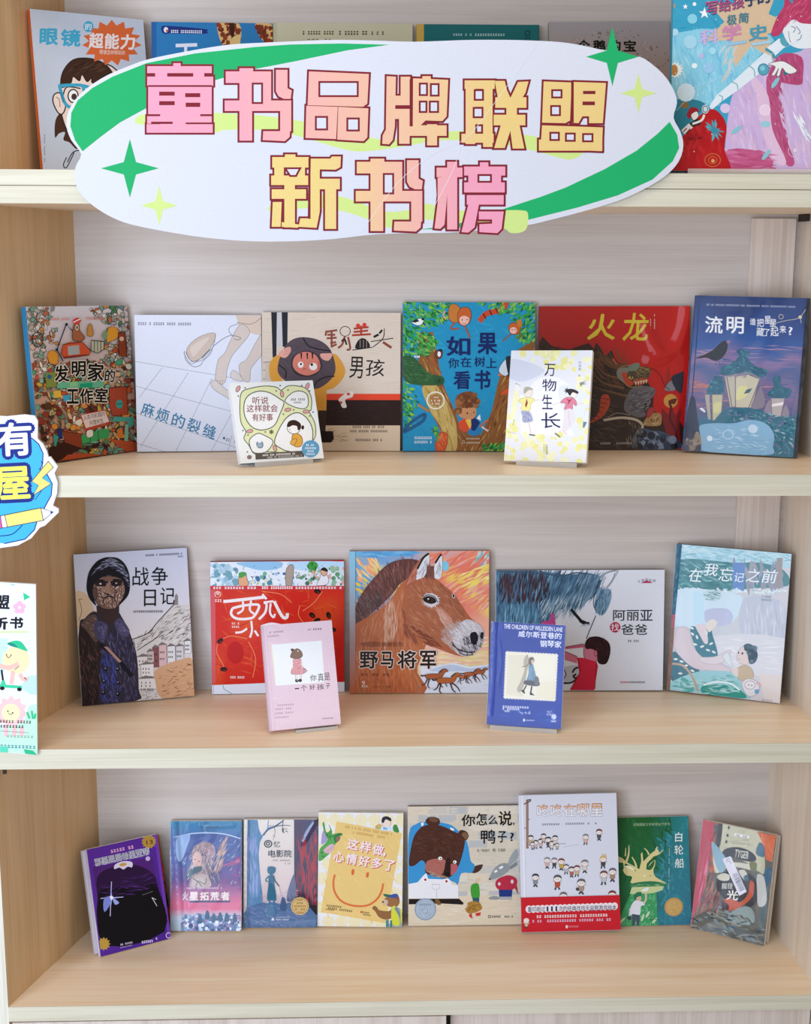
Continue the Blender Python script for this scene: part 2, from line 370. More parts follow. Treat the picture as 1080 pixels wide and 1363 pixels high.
# name: x, y, yaw, lean, roll, width, height, z, thickness, corners of the front cover in the photograph
BK = {
 'inventor':(0.1561,0.2172,0.9310,0.0872,0.0125,0.2484,0.2860,1.0247,0.014,[36.0,408.2,167.9,407.1,187.0,600.5,53.2,617.3]),
 'cracks':(0.3546,0.2937,0.0866,0.1080,0.0034,0.2463,0.2680,1.0235,0.01,[178.2,418.7,347.0,420.5,350.6,601.7,184.0,600.6]),
 'potlid':(0.6138,0.3010,-0.0271,0.1044,0.0016,0.2746,0.2735,1.0232,0.01,[349.0,416.0,533.6,416.4,532.7,600.5,349.5,599.6]),
 'goodthings':(0.5283,0.1211,0.4774,0.3379,0.0102,0.1680,0.1519,1.0274,0.014,[306.7,511.2,415.4,508.4,432.5,612.3,320.7,618.2]),
 'tree':(0.8883,0.2915,0.0003,0.1421,0.0021,0.2632,0.2952,1.0237,0.01,[537.0,402.6,712.4,402.6,712.0,600.2,536.5,599.8]),
 'growth':(1.0140,0.0999,-0.3540,0.3178,-0.0277,0.1549,0.2120,1.0284,0.014,[682.0,470.3,789.0,466.4,780.8,617.0,670.4,615.7]),
 'dragon':(1.1818,0.3155,-0.0011,0.0616,-0.0048,0.3025,0.2863,1.0233,0.01,[717.5,408.5,919.6,407.1,914.0,598.5,717.5,597.5]),
 'lumen':(1.4120,0.2460,-0.4078,0.1568,0.0122,0.2202,0.3084,1.0252,0.012,[921.6,394.8,1074.6,395.5,1054.4,605.6,903.4,599.2]),
 'war':(0.2177,0.2626,0.2422,0.1445,-0.0083,0.2245,0.3048,0.5174,0.012,[95.3,737.1,246.0,730.3,257.1,925.5,107.3,940.1]),
 'melon':(0.5012,0.3111,0.0484,0.0489,0.0027,0.2728,0.2765,0.5157,0.012,[280.2,748.3,457.4,746.5,459.3,920.2,282.0,924.3]),
 'goodchild':(0.5674,0.0823,0.2787,0.3451,0.0022,0.1372,0.1998,0.5203,0.016,[348.6,833.6,441.1,828.2,454.8,965.8,361.0,974.3]),
 'horse':(0.7927,0.3021,-0.0104,0.0967,-0.0016,0.2874,0.2966,0.5161,0.011,[465.4,734.1,651.5,733.0,650.5,922.4,466.0,923.0]),
 'pianist':(0.9822,0.0757,-0.2193,0.3013,-0.0014,0.1421,0.1967,0.5208,0.02,[655.7,830.3,753.1,833.1,747.1,972.2,647.3,965.8]),
 'aliya':(1.1268,0.3082,-0.0354,0.0751,-0.0089,0.3485,0.2540,0.5171,0.01,[660.2,758.6,884.3,759.5,883.2,918.3,660.2,919.7]),
 'forget':(1.4159,0.2623,-0.3768,0.1027,0.0140,0.2284,0.3064,0.5176,0.012,[901.4,724.4,1054.7,737.3,1037.6,936.3,887.7,918.0]),
 'purple':(0.2075,0.2313,0.4944,0.3058,-0.0023,0.1509,0.2165,0.0038,0.012,[117.2,1124.7,211.7,1105.3,229.4,1242.0,137.4,1266.7]),
 'star':(0.3367,0.2746,-0.0360,0.2189,-0.0058,0.1566,0.2300,0.0039,0.016,[219.4,1093.7,321.6,1093.1,317.9,1239.7,223.0,1239.4]),
 'cinema':(0.4988,0.2857,-0.0050,0.1805,0.0069,0.1551,0.2297,0.0034,0.016,[325.3,1091.1,422.7,1091.1,421.5,1234.3,324.1,1235.3]),
 'mood':(0.6680,0.2861,-0.0344,0.1742,0.0082,0.1802,0.2431,0.0028,0.012,[425.3,1081.6,537.0,1082.6,535.7,1234.2,422.0,1233.0]),
 'duck':(0.8975,0.2875,-0.0057,0.1777,-0.0053,0.2508,0.2552,0.0024,0.01,[542.6,1073.8,699.2,1071.9,700.0,1230.4,544.5,1232.7]),
 'dongdong':(1.1122,0.2664,-0.0232,0.2287,-0.0236,0.2077,0.2877,0.0047,0.01,[687.0,1053.8,815.8,1053.1,823.5,1233.6,693.2,1235.8]),
 'ship':(1.2990,0.2722,-0.0079,0.2636,-0.0168,0.1570,0.2284,0.0044,0.012,[819.4,1087.5,914.2,1087.2,923.3,1231.2,824.0,1231.5]),
 'tyger':(1.4459,0.2413,-0.5482,0.2442,0.0011,0.1559,0.2300,0.0035,0.014,[936.0,1085.9,1036.4,1106.9,1016.1,1252.7,922.5,1229.0]),
 'glasses':(0.1848,0.2674,0.5488,0.0855,-0.0106,0.2167,0.2931,1.5478,0.014,[41.7,15.0,191.7,30.7,206.9,239.1,61.0,238.0]),
 'giraffe':(0.3915,0.2899,0.0019,0.1400,0.0028,0.2291,0.2949,1.5475,0.012,[201.7,29.3,363.0,31.5,363.6,239.9,203.2,238.5]),
 'beige':(0.6403,0.2897,0.0016,0.1400,0.0023,0.2652,0.2962,1.5475,0.012,[364.0,30.0,549.4,32.4,549.1,241.0,364.7,239.5]),
 'teal':(0.9000,0.2897,-0.0024,0.1400,-0.0034,0.2351,0.2962,1.5476,0.012,[555.0,32.5,718.3,33.4,718.2,241.4,555.7,241.1]),
 'grey':(1.1555,0.2880,-0.0111,0.1398,-0.0159,0.2325,0.3025,1.5490,0.012,[731.0,29.9,891.8,28.1,893.1,240.3,733.2,242.1]),
 'bigblue':(1.3466,0.0340,-0.0185,0.1277,0.0112,0.2701,0.3350,1.5485,0.012,[897.8,-32.3,1104.7,-28.4,1096.6,232.5,891.5,227.0]),
}
def settle():
    for n, b in list(BK.items()):
        M, w, h, t, q = frame(n); P = [M @ Vector((x, y, z)) for x in (-w/2-.0012, w/2+.0016) for y in (-.0005, t) for z in (0, h)]
        dy = min(0, D-.0012-max(p.y for p in P)); b = list(b); b[1] += dy
        dx = max(0, max(XL*min(p.y+dy, D)/D+.0012-p.x for p in P)); dx = dx or min(0, min(W+(XR-W)*min(p.y+dy, D)/D-.0012-p.x for p in P))
        b[0] += dx; BK[n] = tuple(b)
def frame(n):
    x, y, yaw, lean, roll, w, h, z, t, q = BK[n]
    M = Matrix.Translation((x, y, z)) @ Matrix.Rotation(yaw, 4, 'Z') @ Matrix.Rotation(-lean, 4, 'X') @ Matrix.Rotation(roll, 4, 'Y')
    return M, w, h, t, q
def book(n, name, label, art, org, sc, hard=True, spine='#ffffff', back='#cccccc', finish='matte', base='#ffffff', film=0, group=None, lift=0, t=None, folds=()):
    """one book: front cover with its print, back cover, spine, page block (and shrink film)"""
    M, w, h, t0, q = frame(n); t = t or t0
    r = empty(name); M = M.copy(); M.translation.z += lift; r.matrix_world = M; tag(r, label, 'book', group)
    b = .0022 if hard else .0006; i = .003 if hard else .0004
    cv = Cv(q, w, h, org, sc, sum(map(ord, n))); cv.bg(base); art(cv)
    cv.build('front_cover', PR[finish], r, MB().box(-w/2, 0, 0, w/2, b, h), base)
    MB().box(-w/2, t-b, 0, w/2, t, h).build('back_cover', flat(back), r)
    sp = MB().box(-w/2-.0004, b*.2, 0, -w/2+b, t-b*.2, h)
    so = sp.build('spine', flat(spine), r)
    MB().box(-w/2+b, b, i, w/2-i, t-b, h-i).build('pages', M_page, r)
    if film:
        FO = [([cv.H(*p) for p in cat(a, 8, False)], am, wi) for a, am, wi in folds]
        rn = random.Random(n); nx, ny = (64, 64) if folds else (26, 34); mb = MB(); P = {}; ph = [(rn.uniform(.6, 3), rn.uniform(-3, 3), rn.uniform(0, 6)) for _ in range(5)]
        for j in range(ny+1):
            for k in range(nx+1):
                u, v = k/nx, j/ny; e = min(u, 1-u, v, 1-v)
                d = (.0012+.0004*film)+.0004*film*sum(math.sin(6.28*(a*u+c*v)+p) for a, c, p in ph)/3*min(1, e*9)+film*.0007*rn.uniform(0, 1)*max(0, 1-e*14)
                for arc, amp, wid in FO:
                    dd = min(math.hypot(u-a, (1-v)-b) for a, b in arc); d += amp*math.exp(-(dd/wid)**2)
                P[k, j] = ((u-.5)*(w+.003), -max(.0006, d), v*(h+.002)-.0008)
        vs = [P[k, j] for j in range(ny+1) for k in range(nx+1)]
        mb.add(vs, [(j*(nx+1)+k, j*(nx+1)+k+1, (j+1)*(nx+1)+k+1, (j+1)*(nx+1)+k) for j in range(ny) for k in range(nx)])
        o = mb.build('shrink_wrap', M_film2 if 0 < len(folds) < 4 else M_film, r); o.data.polygons.foreach_set('use_smooth', [True]*len(o.data.polygons)); o['label'] = 'clear glossy shrink film'
    return r
def nudge(n, dx=0, dy=0, **k):
    b = list(BK[n]); b[0] += dx; b[1] += dy; BK[n] = tuple(b)
nudge('lumen', .004, -.012); nudge('dongdong', .003, -.016); nudge('purple', .000, -.022); nudge('star', .006, 0); nudge('glasses', .000, -.027); nudge('tyger', -.007, -.020)
b_ = list(BK['star']); b_[5] = .150; BK['star'] = tuple(b_)
settle()


# ---------------------------------------------------------------- books of the second shelf
K = '#1d1715'
def clutter(c, reg, n, r, cols, ink='#3a241c'):
    """small odd workshop things: rough outlined shapes"""
    xs = [p[0] for p in reg]; ys = [p[1] for p in reg]; k = t = 0; R = c.rn
    while k < n and t < n*10:
        t += 1; x, y = R.uniform(min(xs), max(xs)), R.uniform(min(ys), max(ys))
        if not inside((x, y), reg): continue
        k += 1; q = r*R.uniform(.6, 1.4); kind = R.randrange(4); col = R.choice(cols); a = R.uniform(0, 360)
        if kind == 0: p = c.ellp(x, y, q, q*R.uniform(.5, 1), a, 9)
        elif kind == 1: p = c.ellp(x, y, q*1.3, q*.8, R.choice((0, 90, 20)), 4)
        elif kind == 2: p = c.ellp(x, y, q*1.4, q*.5, a, 7)
        else: p = [(x+q*R.uniform(.6, 1.2)*math.cos(i*1.05), y+q*R.uniform(.6, 1.2)*math.sin(i*1.05)) for i in range(6)]
        if R.random() < .3: c.line([(x-q, y+R.uniform(-q, q)), (x+q, y+R.uniform(-q, q)), (x+q*.4, y+q*1.2)], 3.5, ink, 0)
        c.poly(p, col); c.out(p, 3.2, ink)
def a_inventor(c):
    c.grad('#dfd9de', '#c69a80', (0, 0), (0, .55))
    c.brush([c.uv(0, .35), c.uv(1, .35), c.uv(1, 1), c.uv(0, 1)], 260, 60, 0, 16, ['#8a5a40', '#b8896a', '#6a3c2a', '#a8704c', '#5f7a62', '#c8a080'], 80)
    warm = ['#c4562f', '#8c3b26', '#d98a3a', '#b7a06a', '#e0b08a', '#6c8f7c', '#5d7f5c', '#e8d9c4', '#9c4a32', '#c9a23e', '#54341f']
    cool = ['#d8c7ba', '#b9b0a4', '#7fa893', '#c98a4a', '#c06a4a', '#e6ddd4', '#94a08c']
    full = [c.uv(0, 0), c.uv(1, 0), c.uv(1, 1), c.uv(0, 1)]
    clutter(c, [(100, 75), (330, 75), (250, 240), (110, 250)], 60, 20, cool+['#8a9a86'])
    clutter(c, [(560, 75), (880, 75), (905, 250), (700, 200)], 60, 20, cool+['#6f8f94', '#4f8a5c'])
    clutter(c, [(110, 240), (330, 250), (330, 560), (140, 560)], 70, 19, cool+['#e0b79c'])
    clutter(c, [(690, 240), (905, 240), (930, 560), (690, 540)], 80, 20, cool+['#b8472c'])
    clutter(c, [(130, 520), (930, 500), (960, 860), (165, 860)], 230, 23, warm+['#7fb79a', '#49a070'])
    clutter(c, [(165, 830), (970, 820), (990, 1220), (300, 1290), (190, 1200)], 290, 25, warm+['#7a2f1f', '#3f2a1c', '#6aa88a'])
    c.poly([(205, 1290), (270, 1180), (420, 1130), (520, 1200), (330, 1300)], '#3b1c12')
    # crane cab and cable arm
    c.poly([(370, 370), (430, 350), (520, 355), (580, 420), (575, 455), (380, 475), (355, 440)], '#d0532c'); c.poly([(405, 385), (495, 375), (500, 445), (412, 455)], '#a9a7a2')
    c.out([(370, 370), (520, 352), (585, 420), (575, 455), (380, 478), (355, 440)], 5, K)
    c.line([(370, 470), (560, 452)], 12, '#8c2f1c', 0)
    c.line([(445, 265), (395, 215), (322, 410), (370, 500)], 9, '#1d2c44', 0); c.ell(322, 410, 11, 11, '#14203a'); c.ell(398, 215, 11, 11, '#222')
    c.bl([(445, 330), (450, 240), (470, 200), (495, 215), (500, 265), (540, 320), (500, 345)], '#a5613b', 4, K)
    c.ell(478, 190, 34, 24, '#d9463a', -20); c.line([(450, 200), (510, 172)], 8, '#eee', 0); c.ell(480, 240, 12, 22, '#e8d8c0'); c.ell(480, 240, 6, 14, K)
    c.bl([(565, 230), (590, 215), (605, 300), (560, 300)], '#c78a3a', 3, K)
    c.poly([(590, 340), (690, 350), (690, 410), (640, 440), (590, 420)], '#b9b59a'); c.out([(590, 340), (690, 350), (690, 410), (640, 440), (590, 420)], 6, K)
    for x in (615, 640, 665): c.line([(x, 342), (x, 428)], 5, '#2e2a22', 0)
    c.bl([(720, 255), (760, 235), (805, 270), (795, 320), (750, 345), (712, 350)], '#e0992e', 3, '#8a4a18'); c.ell(698, 300, 22, 34, '#7f9a6c')
    c.bl([(250, 440), (290, 415), (330, 450), (320, 520), (265, 510)], '#dc922c', 3, '#8a4a18')
    c.poly([(800, 280), (855, 285), (870, 470), (810, 465)], '#8f3f22'); c.out([(800, 280), (855, 285), (870, 470), (810, 465)], 5, K); c.ell(828, 330, 18, 18, '#d9b69a')
    c.ring(172, 330, 42, 58, 7, '#3a2c26')
    for k in range(6): c.line([(172, 330), (172+40*math.cos(k*1.05), 330+55*math.sin(k*1.05))], 2.5, '#3a2c26', 0)
    c.poly([(235, 590), (310, 580), (315, 700), (235, 705)], '#7d8a3c'); c.ell(262, 622, 18, 18, '#2f5f8a'); c.ell(268, 570, 16, 16, '#b63a32')
    c.poly([(330, 665), (690, 655), (690, 710), (320, 715)], '#67b28c'); c.poly([(500, 680), (600, 670), (600, 715), (500, 715)], '#1f9a6c'); c.poly([(420, 665), (480, 660), (485, 700), (425, 705)], '#8cc48a')
    c.poly([(290, 735), (350, 730), (355, 785), (295, 790)], '#e0b23c'); c.poly([(370, 770), (420, 765), (425, 815), (372, 820)], '#3fa3c4')
    c.poly([(735, 715), (870, 705), (885, 930), (760, 935), (735, 860)], '#a8452b'); c.out([(735, 715), (870, 705), (885, 930), (760, 935), (735, 860)], 5, '#5a1f14'); c.ell(815, 845, 28, 36, '#3f9a8c'); c.line([(790, 845), (842, 840)], 5, '#1d4a44', 0)
    c.poly([(500, 925), (700, 888), (745, 990), (545, 1045)], '#c33a28'); c.poly([(512, 930), (698, 895), (735, 985), (548, 1035)], '#e6cfc4')
    c.row('人类与机器的', 528, 915, 700, 955, '#463028', 0, -12); c.row('共理共生', 575, 965, 690, 1005, '#463028', 0, -12)
    c.line([(540, 1050), (750, 1000)], 14, '#b5472a', 0)
    c.poly([(510, 1095), (700, 1040), (735, 1050), (735, 1110), (520, 1165)], '#3f9d57'); c.line([(645, 1055), (650, 1135)], 5, '#1d4a2c', 0); c.line([(580, 1070), (585, 1150)], 5, '#1d4a2c', 0); c.bl([(555, 1060), (600, 1050), (605, 1100), (560, 1110)], '#e8dccb', 3, K)
    c.poly([(365, 1060), (510, 1080), (520, 1200), (380, 1150)], '#8a3b22'); c.out([(365, 1060), (510, 1080), (520, 1200), (380, 1150)], 4, K)
    c.poly([(770, 945), (930, 950), (935, 1010), (900, 1040), (880, 985), (760, 985)], '#4aa08c'); c.poly([(862, 1010), (890, 1010), (885, 1190), (855, 1190)], '#7fb79a')
    c.poly([(800, 1050), (840, 1040), (850, 1120), (800, 1120)], '#d8762c'); c.poly([(720, 1120), (985, 1160), (985, 1218), (880, 1235)], '#b8522c')
    c.poly([(345, 940), (358, 1000), (350, 1060), (330, 1050)], '#6a4a2c'); c.poly([(322, 1030), (358, 1035), (365, 1120), (340, 1120), (320, 1100)], '#27306a')
    c.poly([(290, 1080), (330, 1100), (310, 1180), (295, 1180)], '#3f9a8c')
    c.poly([(345, 1300), (400, 1250), (560, 1240), (700, 1255), (560, 1275)], '#b04a26')
    c.ticks(520, 1180, 720, 1205, '#2c1c14', 18, -3)
    c.ticks(270, 165, 420, 182, '#d98a7a', 12); c.ticks(545, 158, 700, 178, '#d98a7a', 12, 3)
    ol = (.05, '#e9dcc4')
    c.txt('发', 300, 530, 415, 665, '#120c0a', .035, -4, ol=ol); c.txt('明', 435, 500, 548, 625, '#120c0a', .035, 0, ol=ol); c.txt('家', 562, 515, 690, 660, '#120c0a', .035, 4, ol=ol); c.txt('的', 698, 562, 778, 668, '#120c0a', .03, 6, ol=ol)
    c.txt('工', 395, 720, 492, 838, '#120c0a', .04, 0, ol=ol); c.txt('作', 500, 715, 606, 838, '#120c0a', .035, -3, ol=ol); c.txt('室', 618, 712, 722, 830, '#120c0a', .035, 3, ol=ol)
book('inventor', 'picture_book', 'picture book with blue spine and crowded inventor workshop cover, leftmost on its shelf', a_inventor, (20, 395), 5.928, spine='#2f8fc4', base='#cfae98', back='#7a5a44', lift=.0004)
def a_cracks(c):
    c.bg('#dfe3f0')
    for y0, y1 in ((430, 570), (615, 830), (815, 1095), (1040, 1290)):
        c.line([(80, y0), (860, y0+(y1-y0)*1.0)], 3, '#8a8f9c', 0)
    for x, y, X, Y in ((290, 478, 120, 700), (485, 522, 130, 1075), (665, 565, 395, 1115), (855, 760, 665, 1115), (820, 1000, 790, 1115)): c.line([(x, y), (X, Y)], 3, '#8a8f9c', 0)
    sk, ln = '#d6c8bf', '#7d7a78'
    c.poly([(840, 88), (1040, 90), (1040, 245), (960, 225), (870, 165)], '#d9c6b6'); c.line([(850, 140), (960, 155), (1035, 110)], 4, ln)
    c.bl([(690, 560), (710, 430), (760, 375), (800, 285), (860, 175), (905, 160), (945, 200), (940, 245), (880, 320), (815, 400), (780, 500), (770, 580), (740, 615), (700, 600)], sk, 3, ln)
    for x in (700, 718, 736, 752): c.ell(x, 596, 8, 14, '#dccfc6'); c.ring(x, 596, 8, 14, 2, ln)
    c.bl([(1040, 240), (1000, 290), (930, 420), (880, 455), (870, 500), (900, 580), (950, 590), (960, 500), (1010, 430), (1040, 390)], sk, 3, ln)
    c.bl([(805, 540), (825, 505), (870, 535), (900, 585), (860, 585), (820, 570)], '#d9cfc8', 3, ln)
    c.bl([(655, 600), (690, 580), (760, 640), (810, 680), (815, 735), (760, 700), (680, 650)], '#d9cfc8', 3, ln)
    c.bl([(470, 350), (520, 280), (600, 235), (685, 222), (675, 290), (610, 390), (530, 435), (500, 425)], '#cfbcb0', 3, ln); c.poly([(500, 330), (590, 270), (640, 260), (560, 360), (520, 400)], '#dccdc2', 5)
    c.line([(690, 230), (672, 320), (610, 410), (545, 440), (500, 450), (455, 380), (460, 360), (500, 425), (555, 430), (640, 350)], 4, '#75777c')
    c.line([(455, 370), (470, 430), (525, 475), (575, 465), (600, 430), (650, 380), (672, 320)], 5, '#83858b'); c.line([(590, 410), (650, 345)], 7, '#6b6d73', 0)
    c.line([(670, 325), (740, 270), (810, 240), (880, 260), (860, 275), (830, 265)], 6, '#8b8e96'); c.line([(870, 150), (800, 175), (795, 215), (830, 250)], 5, '#8b8e96')
    c.ticks(100, 134, 505, 154, '#6a6f7c', 24, 1)
    for i, (ch, x, y) in enumerate((('麻', 190, 800), ('烦', 300, 843), ('的', 420, 883), ('裂', 536, 925), ('缝', 655, 968))):
        c.txt(ch, x-50, y-50, x+50, y+50, '#3f7fa6', .015, 20, -.12)
    c.poly([(748, 1025), (760, 1005), (770, 1028)], '#333a44'); c.ticks(775, 1018, 855, 1040, '#8a919c', 5, 12)
book('cracks', 'picture_book', 'square white picture book with bare legs, iron and floor tile lines on the cover', a_cracks, (165, 405), 5.684, spine='#e9e9ee', base='#e8eaf2', back='#20252c', lift=.0004)
def a_potlid(c):
    c.bg('#d8c9b9')
    c.brush([(50, 60), (1020, 60), (1015, 640), (50, 640)], 260, 160, 0, 4, ['#d3c2b0', '#dfd2c4', '#d9c6b2', '#cdbcab'], 8)
    c.poly([(112, 58), (152, 58), (148, 375), (122, 375)], '#26262e'); c.poly([(185, 58), (228, 58), (225, 300), (192, 300)], '#26262e'); c.poly([(152, 58), (185, 58), (192, 290), (150, 300)], '#c9c6c8')
    for y in (408, 465, 525): c.line([(55, y), (110, y-3)], 4, '#5a4f48', 0)
    c.poly([(70, 410), (112, 410), (112, 540), (70, 540)], '#cbbfb0')
    c.rect(490, 628, 1020, 676, '#e0482a'); c.rect(470, 672, 1020, 852, '#2b1814'); c.brush([(470, 680), (1015, 680), (1015, 845), (470, 845)], 120, 50, 5, 3, ['#38211b', '#20100d', '#422a22'], 30)
    c.poly([(480, 850), (1020, 850), (1020, 1030), (40, 1030), (430, 880)], '#d9c2a6')
    c.brush([(480, 860), (640, 910), (640, 960), (480, 970)], 60, 60, -8, 3, ['#8a6a4a', '#b08a62', '#c9ab86'], 25)
    c.poly([(440, 740), (500, 740), (490, 900), (440, 900)], '#3a2a24'); c.poly([(440, 890), (545, 890), (550, 945), (530, 970), (440, 970)], '#241613')
    # jumper and lid
    c.bl([(100, 420), (150, 360), (210, 380), (175, 470), (190, 540), (150, 560), (105, 520)], '#d99a3c'); c.bl([(500, 380), (560, 350), (620, 430), (625, 500), (560, 580), (490, 600), (440, 560), (530, 490)], '#d99a3c')
    c.poly([(380, 590), (500, 585), (498, 745), (400, 745)], '#d99a3c'); c.poly([(100, 540), (300, 560), (320, 640), (120, 620)], '#d99a3c')
    c.bl([(330, 232), (440, 250), (520, 310), (560, 420), (550, 500), (480, 570), (400, 595), (250, 560), (170, 500), (158, 430), (195, 320), (250, 255)], '#54474f')
    c.brush([(250, 260), (440, 260), (545, 400), (500, 560), (250, 550), (170, 450)], 300, 40, 35, 3.5, ['#5d5058', '#483c44', '#665862', '#4f434c'], 30)
    c.line([(335, 235), (370, 290), (440, 315), (530, 328)], 9, '#241c20'); c.line([(165, 425), (215, 470), (210, 520)], 9, '#241c20'); c.line([(555, 505), (490, 512), (430, 545), (405, 590)], 9, '#241c20')
    c.bl([(360, 325), (440, 360), (470, 430), (430, 490), (360, 510), (280, 490), (250, 430), (270, 360)], '#3c3138'); c.bl([(345, 335), (420, 355), (455, 420), (440, 470), (370, 500), (300, 480), (262, 430), (280, 365)], '#d9806f')
    for x, y in ((322, 385), (364, 385), (400, 384)): c.line([(x, 342), (x+1, y)], 13, '#231a1a', 0, .5)
    c.ell(318, 425, 20, 22, '#f2ece8'); c.ell(405, 438, 28, 26, '#f2ece8'); c.ell(320, 420, 7, 8, '#1c1c22'); c.ell(396, 424, 9, 10, '#1c1c22'); c.line([(332, 462), (346, 450), (356, 462)], 4, '#8a3f36'); c.ell(445, 430, 8, 40, '#c46b5c')
    c.bl([(160, 355), (190, 320), (240, 300), (250, 325), (235, 355), (205, 378)], '#e0a394'); c.bl([(455, 350), (500, 345), (540, 350), (515, 395), (470, 385)], '#e0a394')
    for y in (312, 325, 340): c.line([(205, y+12), (245, y)], 3, '#b9796c', 0)
    c.bl([(585, 665), (640, 620), (685, 612), (680, 650), (630, 670), (640, 720), (610, 725), (595, 690)], '#e6dcd6'); c.ell(652, 630, 12, 10, '#c8483c'); c.ell(600, 690, 10, 10, '#c8483c')
    # title
    br = '#8a4634'
    for a in ([(492, 222), (500, 185)], [(492, 195), (575, 182)], [(505, 215), (560, 215)], [(500, 240), (570, 235)], [(535, 190), (535, 300)], [(525, 275), (565, 265)], [(530, 300), (570, 280)]): c.line(a, 14, br, 0)
    c.ring(630, 190, 36, 34, 5, '#3a2c28'); c.line([(628, 222), (610, 280), (580, 308)], 14, br); c.line([(605, 262), (625, 245), (640, 285)], 12, '#2a2020'); c.line([(650, 230), (665, 310), (640, 320)], 14, br)
    c.ell(720, 150, 15, 15, '#d8392c'); c.ell(765, 145, 15, 15, '#d8392c')
    for a in ([(690, 172), (795, 160)], [(690, 195), (790, 185)], [(678, 218), (810, 210)], [(742, 150), (742, 215)]): c.line(a, 14, '#a83a2c', 0)
    c.bl([(700, 308), (720, 255), (755, 238), (790, 260), (802, 300), (750, 312)], '#231d1c'); c.line([(680, 322), (820, 302)], 6, K, 0)
    for x in (735, 758, 780): c.line([(x, 250), (x, 305)], 3, '#b9a898', 0)
    c.line([(830, 230), (865, 212)], 16, K, 0); c.line([(870, 205), (890, 180)], 14, K, 0); c.line([(905, 170), (895, 240), (825, 300)], 6, K); c.line([(810, 262), (968, 238)], 6, K, 0); c.line([(895, 265), (955, 305)], 18, br, 0)
    c.txt('男', 660, 368, 755, 520, K, .004, 2); c.txt('孩', 775, 385, 905, 505, K, .004, 2)
    c.ticks(680, 852, 905, 868, '#5a4a40', 18); c.ticks(662, 882, 928, 898, '#5a4a40', 22); c.ticks(700, 944, 890, 960, '#5a4a40', 14)
book('potlid', 'picture_book', 'beige picture book with worried child under a big dark pot lid on the cover', a_potlid, (340, 405), 5.268, spine='#cfc3b4', base='#d8c9b9', back='#2a201c', lift=.0004)
def a_tree(c):
    c.bg('#2391bd'); c.brush([c.uv(0, 0), c.uv(1, 0), c.uv(1, 1), c.uv(0, 1)], 160, 120, 20, 14, ['#2a97c2', '#1f8ab8', '#2c9cc4'], 40)
    G = ['#1f7d3c', '#2f9a44', '#55b04a', '#146030', '#8cc04a', '#3fa85c']
    c.poly([(180, 290), (280, 280), (300, 420), (330, 560), (360, 680), (440, 860), (480, 980), (620, 1020), (700, 850), (740, 660), (760, 590), (850, 430), (1010, 330), (1015, 1135), (300, 1135), (330, 980), (230, 800), (190, 640), (170, 470)], '#8a5a30')
    c.brush([(190, 300), (280, 300), (340, 620), (480, 1000), (640, 1040), (760, 700), (850, 450), (1000, 400), (1010, 1130), (330, 1130), (330, 960), (220, 700)], 420, 90, lambda x, y: 70 if x < 520 else 115, 9, ['#9a6a38', '#7a4824', '#b07c40', '#6a3a1c', '#a8552c', '#c09450'], 14)
    c.poly([(200, 680), (300, 660), (420, 870), (450, 1000), (440, 1135), (330, 1135), (340, 980), (260, 850)], '#c4a862', 5); c.brush([(220, 700), (320, 700), (430, 900), (430, 1120), (350, 1120), (320, 950)], 90, 90, 72, 8, ['#d0b66c', '#b3964f', '#a8803c'], 10)
    c.bl([(300, 1135), (300, 1040), (345, 995), (385, 1030), (360, 1135)], '#d0552c', 3, '#7a2c14'); c.brush([(310, 1130), (310, 1045), (345, 1005), (375, 1035), (355, 1130)], 40, 40, 80, 5, ['#e07a4a', '#b8421c', '#e89a62'], 20)
    for reg, n in (([(62, 68), (400, 68), (380, 200), (260, 260), (200, 240), (62, 200)], 190), ([(62, 200), (190, 260), (330, 340), (230, 450), (62, 450)], 200), ([(560, 68), (1012, 68), (1012, 260), (960, 330), (800, 140)], 130), ([(870, 300), (1010, 260), (1010, 350), (920, 360)], 40), ([(62, 640), (110, 640), (170, 780), (120, 950), (62, 960)], 70), ([(270, 980), (310, 960), (310, 1060)], 12), ([(640, 1090), (800, 1080), (800, 1135), (640, 1135)], 40)):
        c.brush(reg, n, 52, lambda x, y: 40 if x < 500 else 130, 17, G, 45)
    c.poly([(62, 460), (150, 470), (230, 570), (345, 600), (352, 650), (300, 662), (130, 655), (62, 600)], '#2f5a34', 5); c.brush([(70, 480), (150, 490), (330, 620), (130, 640), (70, 600)], 90, 40, 25, 7, ['#3c6a3c', '#234a2c', '#4a7a42'], 25); c.ell(318, 632, 30, 26, '#28502e'); c.ell(322, 630, 7, 7, '#142014')
    for x in (150, 165, 178): c.poly([(x-7, 462), (x, 445), (x+7, 465)], '#f0f0e6')
    c.bl([(125, 212), (165, 190), (212, 185), (200, 225), (165, 235)], '#e9eef0', 3, K); c.poly([(120, 208), (165, 190), (180, 205), (150, 216)], '#20262c'); c.ell(205, 190, 10, 9, '#1c2024')
    c.bl([(292, 420), (325, 410), (345, 420), (335, 465), (300, 468)], '#7a3a2c', 3, K); c.ell(322, 438, 12, 20, '#eceef0'); c.ell(330, 412, 14, 10, '#1c2024')
    # monkeys
    c.bl([(395, 100), (430, 80), (470, 110), (470, 190), (430, 215), (390, 180)], '#c47a34', 3, '#5a2c14'); c.bl([(455, 150), (480, 110), (530, 108), (552, 150), (540, 210), (500, 235), (462, 215)], '#c4602c', 3, '#5a2c14'); c.bl([(470, 180), (500, 165), (535, 180), (530, 215), (500, 232), (472, 215)], '#eab9a8'); c.ell(487, 194, 4, 5, K); c.ell(522, 192, 4, 5, K); c.line([(490, 216), (502, 222), (514, 214)], 3, '#8a3a2c')
    c.line([(430, 215), (405, 258), (465, 255)], 11, '#a4562c'); c.line([(505, 235), (525, 280), (545, 325)], 11, '#a4562c'); c.line([(365, 130), (352, 165), (372, 190)], 10, '#e0a894')
